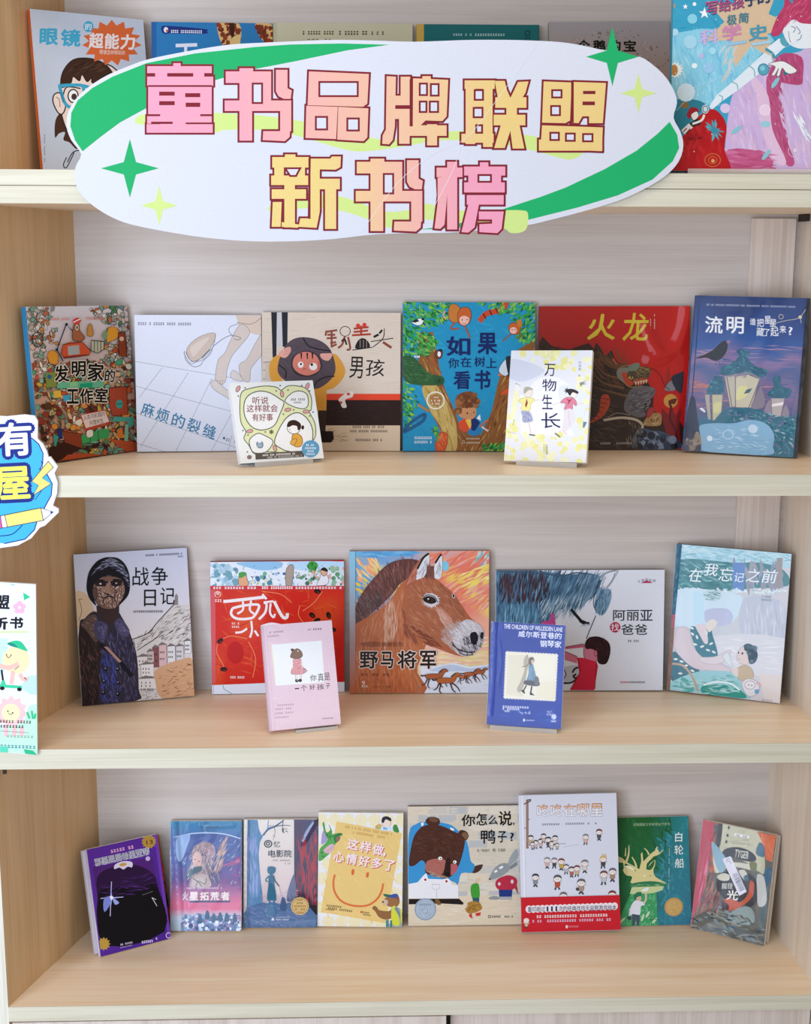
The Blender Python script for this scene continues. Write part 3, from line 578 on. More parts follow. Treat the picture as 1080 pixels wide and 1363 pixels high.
    c.bl([(820, 240), (850, 212), (895, 225), (905, 265), (880, 295), (835, 290)], '#c4602c', 3, '#5a2c14'); c.ell(855, 268, 26, 24, '#eab9a8'); c.ell(846, 264, 4, 4, K); c.ell(868, 262, 4, 4, K); c.line([(835, 295), (800, 325), (775, 345)], 9, '#8a5a34'); c.line([(880, 285), (920, 305), (880, 322)], 9, '#8a5a34'); c.bl([(880, 200), (910, 190), (915, 240), (890, 240)], '#c47a34')
    c.line([(610, 205), (660, 150), (740, 130), (790, 100), (805, 70)], 38, '#c44a2c'); 
    for x, y in ((645, 165), (690, 142), (735, 128), (778, 105)): c.line([(x-8, y-18), (x+10, y+18)], 10, '#5a2018', 0)
    c.brush([(740, 110), (800, 90), (790, 150), (745, 150)], 22, 40, 120, 12, G, 40)
    c.bl([(750, 560), (775, 500), (820, 460), (850, 470), (845, 540), (800, 595)], '#cfdbe4', 3, K); c.poly([(800, 470), (830, 452), (850, 470), (845, 600), (820, 590)], '#27303a', 4); c.poly([(740, 590), (755, 575), (785, 598)], '#d86a3a')
    c.poly([(760, 730), (800, 690), (830, 685), (820, 720)], '#d0542c', 3)
    # child reading
    c.bl([(470, 920), (520, 895), (560, 910), (545, 980), (500, 995), (465, 970)], '#d8502e'); c.poly([(510, 910), (560, 895), (565, 930), (540, 975)], '#e8c24a'); c.bl([(530, 985), (590, 960), (620, 990), (590, 1022), (540, 1020)], '#2f7fb8'); c.poly([(550, 900), (580, 895), (615, 930), (580, 990), (555, 985)], '#1c2f6a'); c.poly([(590, 900), (615, 870), (622, 915)], '#f0f0ee'); c.line([(615, 960), (660, 920), (680, 915)], 13, '#c96a4a'); c.line([(630, 960), (675, 990)], 13, '#e8e4e0'); c.line([(640, 962), (672, 985)], 4, '#c8382c')
    c.bl([(450, 830), (480, 790), (560, 800), (590, 840), (575, 895), (530, 905), (475, 890), (455, 860)], '#c98f62')
    c.dots(cat([(445, 800), (450, 755), (490, 725), (550, 718), (600, 760), (590, 820), (560, 815), (490, 810), (470, 850), (450, 850)], 4), 90, 17, ['#8a5630', '#7a4826', '#9c683c', '#6a3c20']); c.ell(524, 862, 5, 8, K); c.ell(572, 856, 4, 6, K); c.line([(548, 868), (556, 876)], 3, '#8a4a2c')
    c.ring(297, 770, 62, 60, 10, '#e9e4d2'); c.ell(297, 768, 44, 42, '#a87440'); c.txt('书', 276, 742, 318, 756, '#f0ead8'); c.ticks(262, 765, 332, 778, '#f0ead8', 6); c.ticks(268, 788, 326, 800, '#f0ead8', 5)
    c.line([(62, 990), (130, 920), (215, 870), (205, 915), (120, 970), (62, 1000)], 22, '#235a86'); c.line([(170, 800), (250, 850)], 18, '#a87c42')
    nv = '#14245e'
    c.txt('如', 375, 312, 545, 452, nv, .03, 0); c.txt('果', 597, 285, 738, 440, nv, .03, 0)
    for ch, x, y in (('你', 425, 502), ('在', 513, 495), ('树', 612, 492), ('上', 697, 500)): c.txt(ch, x-38, y-35, x+38, y+37, nv, .012)
    c.txt('看', 425, 560, 545, 690, nv, .025); c.txt('书', 575, 552, 690, 692, nv, .03)
    c.ticks(142, 1030, 270, 1048, '#dfeaf0', 9); c.ticks(142, 1060, 270, 1078, '#dfeaf0', 9); c.ticks(515, 1040, 615, 1050, '#d8c4a8', 9); c.ticks(515, 1068, 615, 1080, '#d8c4a8', 9); c.ring(497, 1070, 10, 10, 3, '#d8c4a8')
book('tree', 'picture_book', 'bright blue picture book with child reading in a forked tree among monkeys', a_tree, (525, 390), 5.4, spine='#2a7aa0', base='#2391bd', back='#123c30', finish='gloss', lift=.0004)
def a_dragon(c):
    c.grad('#a81e18', '#cf1f1a', (0, .3), (1, .3))
    R = c.rn
    c.poly([(60, 300), (140, 318), (250, 340), (420, 345), (420, 965), (60, 965)], '#3a2018', 3); c.brush([(60, 305), (400, 350), (400, 420), (60, 400)], 60, 40, 20, 4, ['#6a4a30', '#241410'], 30)
    c.poly([(405, 350), (450, 330), (480, 380), (520, 345), (545, 400), (600, 440), (700, 470), (760, 560), (790, 620), (800, 740), (960, 800), (960, 970), (375, 970)], '#3c241a', 3)
    c.brush([(400, 340), (470, 340), (600, 440), (620, 560), (520, 600), (400, 560)], 130, 120, 50, 12, ['#5a3620', '#2a1610', '#6e4426', '#4a2a1a', '#1e100c'], 22, 18)
    c.brush([(400, 560), (640, 560), (780, 700), (700, 960), (390, 960)], 190, 100, 20, 11, ['#4a3228', '#2a1814', '#5c4234', '#382219'], 30, 14)
    # mane locks, brow spikes, jaw and teeth
    for x0, y0, x1, y1, x2, y2, w_ in ((420, 350, 480, 430, 575, 470, 22), (455, 330, 500, 420, 590, 455, 18), (500, 345, 540, 420, 600, 450, 16), (410, 420, 480, 500, 580, 530, 24), (405, 500, 480, 560, 600, 590, 26), (410, 580, 500, 610, 620, 640, 22), (600, 330, 600, 400, 612, 450, 14), (640, 380, 625, 420, 630, 460, 12)):
        c.line([(x2, y2), (x1, y1), (x0, y0)], w_, '#5a3826', 1, .85); c.line([(x2, y2-4), (x1, y1-4), (x0, y0)], w_*.35, '#8a6038', 1, .85)
    for i_ in range(9): c.line([(620+i_*20, 610+(i_ % 3)*14), (640+i_*18, 660+(i_ % 2)*20), (630+i_*16, 720)], 5, '#8a7a6a' if i_ % 2 else '#241614')
    c.poly([(440, 350), (470, 420), (530, 460), (600, 470), (560, 440), (500, 420)], '#6a4424', 4); c.poly([(545, 310), (560, 380), (600, 440), (575, 380)], '#7a4a26', 4); c.line([(530, 400), (555, 440)], 14, '#d0552c', 1, .6)
    c.poly([(560, 470), (620, 455), (640, 500), (620, 560), (580, 540), (555, 505)], '#8a8478', 4); c.poly([(585, 490), (640, 500), (660, 560), (620, 570)], '#c4482a', 4)
    c.poly([(640, 470), (700, 450), (770, 460), (760, 520), (720, 555), (660, 550), (620, 510)], '#5c4a34', 4); c.poly([(620, 460), (660, 430), (700, 430), (690, 465), (640, 480)], '#7e8a78', 4); c.ell(645, 520, 14, 10, '#e0c04a'); c.ell(647, 520, 5, 7, K); c.poly([(660, 540), (740, 520), (750, 545), (690, 570)], '#b8402a', 3); c.brush([(630, 470), (760, 460), (740, 540), (640, 550)], 46, 26, 20, 5, ['#8a7448', '#3a281c', '#a88a50', '#c8a860'], 50)
    c.poly([(640, 600), (720, 575), (795, 590), (790, 640), (720, 700), (740, 760), (680, 770), (600, 720)], '#6d6668', 5); c.brush([(640, 610), (790, 590), (740, 740), (620, 730)], 90, 44, -20, 6, ['#7e787a', '#565054', '#8c8688', '#484246'], 25)
    c.line([(650, 690), (690, 720), (740, 710), (735, 680)], 4, '#2a2426')
    for i_ in range(5): c.poly([(668+i_*17, 548-i_*3), (676+i_*17, 572-i_*3), (683+i_*17, 546-i_*3)], '#e0d0ac')
    for p_ in ([(560, 470), (590, 450), (640, 440)], [(590, 540), (640, 580), (720, 572)], [(700, 455), (745, 465), (772, 490)]): c.line(p_, 7, '#a8844c', 1, .5)
    c.poly([(455, 640), (500, 630), (510, 690), (470, 760), (410, 800), (385, 800), (440, 740)], '#c24a22', 4)
    for i in range(6): c.line([(455-i*11, 650+i*26), (508-i*16, 660+i*27)], 5, '#7a2412', 0)
    c.line([(470, 790), (580, 775), (680, 790), (720, 830), (690, 870)], 16, '#c9b8a0'); c.line([(500, 770), (560, 745), (640, 760)], 6, '#8a7a6c')
    c.poly([(725, 820), (750, 770), (800, 745), (840, 760), (835, 820), (790, 830)], '#b08a58', 4); c.brush([(730, 820), (800, 750), (835, 815)], 24, 40, -40, 6, ['#d8b880', '#6a4428', '#8a3a28'], 30)
    c.poly([(760, 715), (800, 720), (770, 770), (745, 775)], '#b03a3a', 3)
    c.poly([(860, 600), (885, 450), (900, 520), (940, 590), (910, 610)], '#a8271e', 3); c.poly([(860, 600), (905, 540), (930, 600)], '#8a8a90', 3); c.poly([(905, 520), (960, 490), (985, 490), (970, 620), (930, 590)], '#2c3040', 3)
    c.ell(900, 670, 45, 44, '#d8a04a'); c.poly([(885, 670), (940, 655), (925, 690), (905, 690), (900, 720)], '#6a2a1a', 3)
    c.poly([(840, 720), (890, 760), (900, 690), (930, 760), (965, 720), (955, 830), (960, 960), (880, 900)], '#8f1c26', 4); c.line([(905, 700), (895, 780), (930, 860), (940, 930)], 12, '#5a1220')
    c.poly([(690, 850), (780, 855), (860, 870), (950, 930), (955, 970), (660, 970)], '#4a5a72', 4); c.dots([(700, 870), (860, 880), (950, 940), (950, 965), (680, 965)], 44, 22, ['#2a2c3c', '#6a7a92', '#3a4258', '#8a98aa', '#1e1e2a']); c.brush([(620, 800), (720, 830), (690, 950), (620, 950)], 40, 60, 80, 9, ['#6a5a4c', '#3a2a20', '#8a7a68'], 20)
    c.line([(775, 460), (830, 500), (860, 570), (895, 600)], 4, '#1d1110')
    c.txt('火', 362, 112, 540, 280, '#dcc23a', .02, 0, .08); c.txt('龙', 588, 104, 752, 285, '#dcc23a', .02, 0, .08)
    c.col('·二·一一·', 797, 110, 210, 7, '#e0b0a4'); c.col('·一·二', 771, 140, 205, 7, '#e0b0a4')
    c.ticks(440, 930, 515, 942, '#c4b8ac', 8); c.ticks(550, 930, 650, 942, '#c4b8ac', 10)
book('dragon', 'picture_book', 'shiny red picture book with brown dragon head and yellow title, behind the pale yellow paperback', a_dragon, (705, 395), 4.8, spine='#7a1612', base='#b81c18', back='#2a0f0c', finish='gloss', film=.4, folds=(([(1005, 80), (985, 200), (930, 320), (850, 380), (770, 405)], .006, .05), ([(735, 190), (770, 280), (810, 350)], .004, .035), ([(575, 70), (580, 400), (600, 700), (620, 960)], .0012, .012)), lift=.0004)
def a_lumen(c):
    def sky(x, y):
        u, v = c.H(x, y); t = v+.04*math.sin(u*9+v*14)+.02*math.sin(u*23)
        for (a, ca), (b, cb) in zip(ST, ST[1:]):
            if t <= b: return mixc(ca, cb, (t-a)/(b-a))
        return lin(ST[-1][1])
    ST = [(-1, '#23386e'), (.05, '#20386f'), (.2, '#27498c'), (.3, '#2f5a9c'), (.38, '#6a6a9c'), (.43, '#8f749c'), (.5, '#47608f'), (.57, '#7d6c92'), (.65, '#6f5f86'), (.72, '#5c5c80'), (.8, '#34708a'), (1.1, '#2c6a80')]
    c.field(sky, 26, 44)
    c.brush([c.uv(.1, .3), c.uv(1, .3), c.uv(1, .72), c.uv(.05, .72)], 90, 200, 4, 9, ['#8f7a9e', '#52689a', '#a8849c', '#3f5c92', '#c08a8e'], 8)
    c.brush([c.uv(.02, .55), c.uv(.25, .55), c.uv(.2, .62), c.uv(.02, .62)], 16, 140, -4, 10, ['#b06a62', '#c07a66'], 6)
    T = ['#2a6a80', '#1f5870', '#3a7f8c', '#4a929a', '#234a66']
    tree = lambda p, n, l=26: (c.poly(p, '#2a6078', 4), c.brush(p, n, l, 20, 11, T, 60))
    tree([(330, 620), (420, 580), (470, 520), (450, 490), (500, 470), (560, 495), (540, 540), (600, 600), (690, 630), (650, 690), (500, 665), (340, 680)], 170)
    tree([(220, 790), (270, 700), (310, 680), (350, 740), (340, 820), (230, 830)], 60); tree([(690, 830), (740, 760), (735, 700), (765, 670), (800, 690), (800, 750), (880, 780), (840, 850)], 80)
    la, ld = '#cfc9b0', '#7a6a6a'
    c.poly([(355, 690), (440, 680), (440, 920), (395, 925)], '#c0b9a6'); c.poly([(445, 685), (540, 670), (632, 705), (560, 925), (440, 925)], '#cdc5ab'); c.poly([(460, 775), (530, 760), (530, 830), (450, 870)], '#dcd79a', 4)
    for p in ([(355, 690), (395, 925)], [(440, 680), (440, 925)], [(632, 705), (545, 925)], [(375, 695), (412, 925)]): c.line(p, 7, ld, 0)
    c.bl([(620, 790), (640, 760), (668, 840), (660, 920), (560, 925)], '#8a7f8c')
    c.line([(350, 690), (540, 660), (640, 700)], 13, '#8f8a92'); c.brush([(350, 680), (540, 645), (650, 690), (540, 690), (360, 710)], 60, 22, 80, 5, ['#b0aab0', '#5a6478', '#787286'], 12)
    c.poly([(505, 820), (530, 785), (575, 775), (550, 810)], '#4a6a78')
    c.poly([(200, 835), (235, 830), (245, 1025), (225, 1025)], '#b3ab9c'); c.poly([(255, 830), (342, 828), (325, 1030), (258, 1030)], '#c2bc9a'); c.poly([(275, 900), (330, 890), (315, 960), (270, 970)], '#d6d296', 4); c.out([(255, 830), (342, 828), (325, 1030), (258, 1030)], 6, ld)
    c.poly([(720, 850), (828, 848), (790, 1010), (725, 1010)], '#b3a8a4'); c.poly([(725, 895), (820, 875), (815, 900), (725, 915)], '#e6e0dc'); c.bl([(680, 900), (720, 870), (720, 1020), (670, 980)], '#8d8290'); c.bl([(830, 900), (862, 960), (840, 1020), (795, 1020)], '#8d8290'); c.line([(720, 850), (725, 1010)], 6, ld, 0); c.line([(828, 848), (790, 1010)], 6, ld, 0)
    c.poly([(370, 940), (600, 935), (700, 970), (870, 1000), (930, 980), (915, 1305), (160, 1275), (140, 1080), (250, 1050)], '#2c6a7e', 4); c.brush([(380, 945), (690, 965), (920, 1000), (910, 1290), (700, 1280), (680, 1080), (380, 1030)], 230, 44, 30, 11, T+['#6a8a9a', '#7a6a92', '#9ab4b8'], 60)
    c.poly([(150, 1090), (250, 1055), (420, 1050), (560, 1020), (680, 1050), (740, 1130), (730, 1220), (690, 1290), (165, 1265)], '#86b4d2', 5); c.brush([(170, 1110), (420, 1070), (600, 1050), (700, 1130), (690, 1260), (180, 1240)], 50, 80, 5, 9, ['#a8cce0', '#79a8c8', '#bcd8e8'], 25)  # pale blue patch: window glare on the wrap, painted as water
    c.ring(380, 1140, 40, 34, 9, '#b8d4e6'); c.ell(235, 1172, 22, 22, '#dfeaf2'); c.ell(575, 1090, 38, 34, '#c6dcea')
    c.poly([(120, 860), (140, 1020), (165, 1270), (30, 1270), (75, 900)], '#22283c', 3); c.dots([(90, 1130), (150, 1120), (165, 1265), (30, 1265)], 40, 18, ['#8a7a66', '#5a4a4c', '#a08a70', '#3c3444']); c.brush([(80, 900), (130, 900), (150, 1100), (60, 1100)], 30, 60, 80, 8, ['#2c3a54', '#1a2034', '#3c4a62'], 15)
    c.poly([(158, 945), (175, 935), (200, 955), (198, 972)], '#dfe6ea', 3)
    c.bl([(128, 548), (200, 520), (270, 480), (320, 430), (365, 408), (382, 440), (370, 500), (320, 555), (270, 565), (215, 545)], '#141a22'); c.poly([(370, 415), (405, 403), (385, 432)], '#b0788c'); c.line([(285, 560), (290, 600)], 4, '#11151c', 0); c.line([(300, 560), (325, 605)], 4, '#11151c', 0); c.poly([(130, 550), (200, 520), (230, 540), (160, 550)], '#0f141a')
    w = '#eef0f2'
    c.txt('流', 205, 218, 345, 352, w, .02, 2); c.txt('明', 375, 220, 512, 352, w, .02, 2)
    for ch, x, y, r, s_ in (('谁', 582, 256, 4, 24), ('把', 642, 262, 2, 28), ('星', 700, 238, -3, 26), ('星', 742, 262, 3, 26), ('藏', 640, 334, 2, 30), ('了', 690, 338, 3, 24), ('起', 752, 330, -2, 32), ('来', 818, 310, 0, 26), ('？', 885, 320, 2, 34)):
        if ch == '？': c.txt('?', x-22, y-30, x+10, y+34, w, .02, r)
        else: c.txt(ch, x-s_, y-s_-4, x+s_, y+s_+4, w, .012, r)
    c.ticks(218, 122, 920, 136, '#aab4d0', 60, .3); c.line([(765, 262), (850, 240), (940, 220), (1000, 150), (1025, 90)], 4, '#cfc9a0'); c.ring(805, 212, 17, 18, 4, '#cfc9a0'); c.ell(955, 212, 14, 13, '#d8cf9a'); c.line([(955, 225), (965, 260)], 4, '#cfc9a0', 0)
    c.line([c.uv(.985, .0), c.uv(.985, 1)], 26, '#10131c', 0); c.line([c.uv(.0, .0), c.uv(.0, 1)], 22, '#1b2c66', 0); c.line([c.uv(.045, .0), c.uv(.05, 1)], 7, '#141d42', 0)
book('lumen', 'picture_book', 'dark blue picture book with blackbird above glowing lantern houses, rightmost on its shelf', a_lumen, (900, 385), 5.928, spine='#16204a', base='#24407c', back='#10131c', finish='gloss', film=1.0, lift=.0004)
def a_goodthings(c):
    c.bg('#eef0ee'); gr, ye, pk, dk = '#5f6458', '#e4e8b4', '#e0a0a4', '#46463f'
    c.bl([(170, 220), (260, 180), (400, 158), (520, 170), (570, 200), (640, 158), (740, 160), (830, 190), (880, 280), (880, 400), (860, 420), (920, 540), (930, 660), (900, 730), (840, 850), (430, 830), (300, 850), (240, 760), (190, 690), (210, 620), (160, 520), (150, 350)], ye, 9, gr)
    c.bl([(240, 250), (340, 210), (450, 225), (560, 290), (600, 330), (560, 440), (500, 560), (380, 605), (270, 570), (200, 460), (195, 330)], '#f2f2f0', 10, gr); c.bl([(610, 310), (680, 230), (760, 210), (830, 240), (850, 310), (840, 370), (790, 390), (690, 365)], '#f2f2f0', 9, gr)
    c.bl([(250, 700), (330, 640), (400, 660), (490, 725), (420, 830), (300, 840), (255, 780)], '#f2f2f0', 9, gr); c.bl([(640, 470), (740, 430), (830, 480), (890, 580), (900, 690), (870, 840), (660, 830), (560, 790), (505, 730), (560, 580)], '#f2f2f0', 10, gr)
    for x, y, r in ((133, 185, 30), (580, 240, -10), (838, 162, 20), (828, 420, 90), (250, 615, 80), (510, 795, -20), (640, 400, 80)): c.ell(x, y, 18, 33, pk, r); c.ring(x, y, 18, 33, 6, gr, r)
    for x, y in ((205, 175), (560, 155), (780, 155), (860, 210), (135, 258), (640, 200), (520, 208), (900, 425), (180, 608), (232, 655), (595, 445), (410, 625), (225, 830), (865, 465), (700, 402)): c.ell(x, y, 9, 9, '#6a6a5c', 0, 6)
    t = '#8a4a4c'
    for s_, x0, x1, y in (('听说', 275, 445, 305), ('这样就会', 215, 540, 385), ('有好事', 272, 490, 477)): c.row(s_, x0, y-40, x1, y+36, t, .012, 0)
    c.ticks(650, 285, 815, 305, '#6a6460', 9); c.ticks(700, 318, 780, 334, '#6a6460', 5)
    c.bl([(640, 570), (660, 535), (740, 530), (770, 590), (740, 640), (680, 645), (640, 610)], '#f6f4f0', 6, dk); c.bl([(632, 570), (650, 520), (710, 505), (770, 540), (775, 590), (745, 610), (735, 570), (690, 560), (660, 575)], '#3a2620'); c.ell(795, 582, 15, 22, '#3a2620'); c.ell(660, 600, 4, 6, K); c.ell(675, 628, 4, 4, K)
    c.bl([(690, 660), (740, 645), (785, 680), (795, 740), (770, 780), (720, 780), (690, 740)], '#e0a848', 6, '#7a4a1c'); c.bl([(668, 740), (690, 705), (735, 700), (720, 750), (690, 765)], '#e2ae52', 5, '#7a4a1c')
    c.bl([(320, 740), (350, 708), (384, 740), (378, 785), (335, 785)], '#7a9ab0', 5, dk); c.ell(350, 722, 22, 16, '#eef0f0')
    for x in (335, 352, 368): c.line([(x, 745), (x, 780)], 4, '#e6ecf0', 0)
    c.poly([(305, 848), (810, 822), (815, 888), (310, 912)], '#5c564e'); c.ticks(380, 858, 720, 876, '#efece6', 22, -2.5); c.ticks(430, 882, 790, 898, '#c9c4bc', 26, -2.5)
    c.ell(880, 805, 92, 90, '#5fa0c8'); c.ticks(830, 755, 915, 775, '#eef4f8', 5); c.ticks(820, 788, 940, 808, '#eef4f8', 7); c.ticks(845, 820, 915, 840, '#eef4f8', 4); c.ticks(830, 852, 925, 868, '#eef4f8', 6)
    c.ell(245, 885, 26, 24, '#8a7a72', 0, 9); c.star(472, 625, 30, '#6f6a4c', 6, .5)
def stand(n, parts, lab, wfrac=.7, off=0, lh=.010):
    """clear acrylic easel: foot plate, lip in front of the book, rest behind it"""
    x, y, yaw, lean, roll, w, h, z, t, q = BK[n]; zs = min(Z1T if z > 1.4 else Z2T if z > .9 else Z3T if z > .4 else Z4T, z)
    r = empty('book_stand'); r.matrix_world = Matrix.Translation((x, y, zs)) @ Matrix.Rotation(yaw, 4, 'Z'); tag(r, lab, 'book stand', 'clear acrylic book stands')
    ww = w*wfrac/2; dz = z-zs
    MB().box(off-ww, -.0052, .0003, off+ww, t+.07, .0020).build('base_plate', M_acryl, r)
    a = lean; MB().box(off-ww, -.0052, .0003, off+ww, -.0034, lh).build('lip', M_acryl, r, .0006)
    s, c_ = math.sin(a), math.cos(a); y0 = t*c_+.010; hh = h*.55
    MB().add([(-ww+off, y0, .002), (ww+off, y0, .002), (ww*.6+off, y0+hh*s, hh*c_), (-ww*.6+off, y0+hh*s, hh*c_), (-ww+off, y0+.002, .002), (ww+off, y0+.002, .002), (ww*.6+off, y0+hh*s+.002, hh*c_), (-ww*.6+off, y0+hh*s+.002, hh*c_)],
             [(0,1,2,3), (7,6,5,4), (0,4,5,1), (1,5,6,2), (2,6,7,3), (3,7,4,0)]).build('back_rest', M_acryl, r)
stand('goodthings', 0, 'clear acrylic stand under the small square white book with yellow garland')
book('goodthings', 'picture_book', 'small square white book with pale yellow garland and seated child, on a clear stand', a_goodthings, (300, 495), 7.714, hard=True, spine='#dfe4e6', base='#eef0ee', back='#4a8ab0', lift=.0026)
def a_growth(c):
    c.bg('#e6e7ec'); full = [c.uv(0, 0), c.uv(1, 0), c.uv(1, 1), c.uv(0, 1)]
    c.poly([(170, 200), (500, 300), (300, 420), (140, 380)], '#d3d8e6', 5); c.ell(560, 650, 270, 290, '#f1f1f4'); c.rect(255, 560, 800, 965, '#f1f1f4'); c.poly([(640, 480), (960, 520), (945, 900), (800, 960)], '#e4e8ee', 4)
    for reg, n in (([(150, 120), (990, 90), (980, 350), (700, 340), (300, 180)], 34), ([(85, 960), (940, 960), (930, 1245), (82, 1240)], 60), ([(840, 350), (985, 350), (950, 960), (860, 960)], 14), ([(130, 600), (230, 560), (200, 960), (105, 960)], 10)): c.dots(reg, n, 30, ['#ece9b0', '#e8e59a', '#f0eec2'], 10)
    c.poly([(195, 520), (215, 470), (235, 520), (215, 700), (170, 860), (160, 700)], '#f1efc4', 4); c.line([(205, 445), (255, 465)], 6, '#77777c', 0); c.ell(228, 490, 26, 36, '#f2eee8'); c.line([(175, 870), (190, 810)], 5, '#8a8a72'); c.line([(120, 940), (200, 955)], 5, '#d8b09a', 0)
    c.bl([(290, 540), (300, 500), (360, 490), (380, 540), (350, 580), (310, 575)], '#f0e4d8', 3, '#b4a89c'); c.poly([(288, 520), (300, 482), (350, 478), (385, 505), (340, 510), (300, 545)], '#b0b09c', 4)
    c.bl([(235, 620), (300, 585), (380, 590), (400, 620), (365, 640), (345, 720), (262, 712), (270, 650)], '#eee79a', 3, '#a8a06a'); c.poly([(318, 595), (330, 640), (312, 690), (300, 665), (310, 630)], '#9c4a34'); c.line([(395, 610), (480, 605)], 6, '#d8ccc0', 0)
    c.poly([(262, 725), (345, 728), (378, 800), (370, 830), (280, 840), (270, 770)], '#a9adc8', 4); c.brush([(275, 740), (340, 740), (365, 820), (285, 825)], 30, 40, 70, 5, ['#8a90b4', '#c4c8dc', '#777da8'], 20); c.line([(330, 840), (350, 900), (355, 960)], 26, '#f0e8e2'); c.line([(338, 845), (360, 955)], 3, '#a89c94', 0); c.line([(340, 965), (402, 972)], 14, '#6a6a62', 0)
    c.bl([(760, 550), (770, 500), (820, 490), (835, 545), (805, 575)], '#f4e8e2', 3, '#b4a8a4'); c.poly([(735, 500), (780, 485), (845, 510), (840, 535), (790, 520), (765, 555), (745, 540)], '#39353a', 3); c.star(732, 505, 38, '#39353a', 7, .4)
    c.bl([(665, 620), (720, 575), (790, 575), (830, 620), (825, 660), (790, 640), (785, 695), (705, 700), (715, 640), (670, 632)], '#d9889c', 3, '#a0506a'); c.poly([(720, 585), (760, 600), (790, 580), (765, 615), (735, 655), (745, 612)], '#b83a58'); c.line([(585, 655), (665, 625)], 6, '#dcd0cc', 0); c.line([(830, 640), (905, 630)], 6, '#dcd0cc', 0)
    c.poly([(715, 705), (790, 700), (815, 800), (760, 890), (705, 930), (680, 900), (690, 830)], '#e6dfe4', 4); c.line([(745, 705), (760, 860)], 3, '#b8aeb6', 0); c.line([(640, 935), (690, 905)], 12, '#ecdcd4', 0); c.line([(605, 945), (660, 985)], 17, '#8a8a5e', 0); c.line([(690, 920), (730, 960)], 13, '#e6cfc8', 0)
    c.poly([(870, 465), (860, 420), (930, 400), (900, 425), (940, 430), (890, 440)], '#8c8f96'); c.poly([(900, 820), (940, 825), (910, 885), (895, 880)], '#6a8a8c'); c.line([(950, 640), (905, 760)], 5, '#dcdcdc', 0)
    n = '#2c2c58'
    c.txt('万', 500, 238, 612, 362, n, .006); c.txt('物', 478, 392, 622, 515, n, .006); c.txt('生', 475, 548, 582, 700, n, .006); c.txt('长', 465, 735, 665, 895, n, .006)
    c.col('刘海栖', 862, 200, 300, 26, '#8a8a92'); c.txt('著', 846, 338, 868, 358, '#8a8a92')
    for y in range(1060, 1165, 14): c.ticks(508, y, 532, y+9, '#77777f', 2); c.ticks(485, y, 500, y+7, '#88888f', 1)
stand('growth', 0, 'clear acrylic stand under the pale yellow dotted paperback', .74, .004)
book('growth', 'paperback_book', 'pale yellow dotted paperback with two children in scarves, on a clear stand', a_growth, (660, 455), 7.714, hard=False, spine='#e6e4c8', base='#eceae0', back='#e6e2d0', lift=.0026)

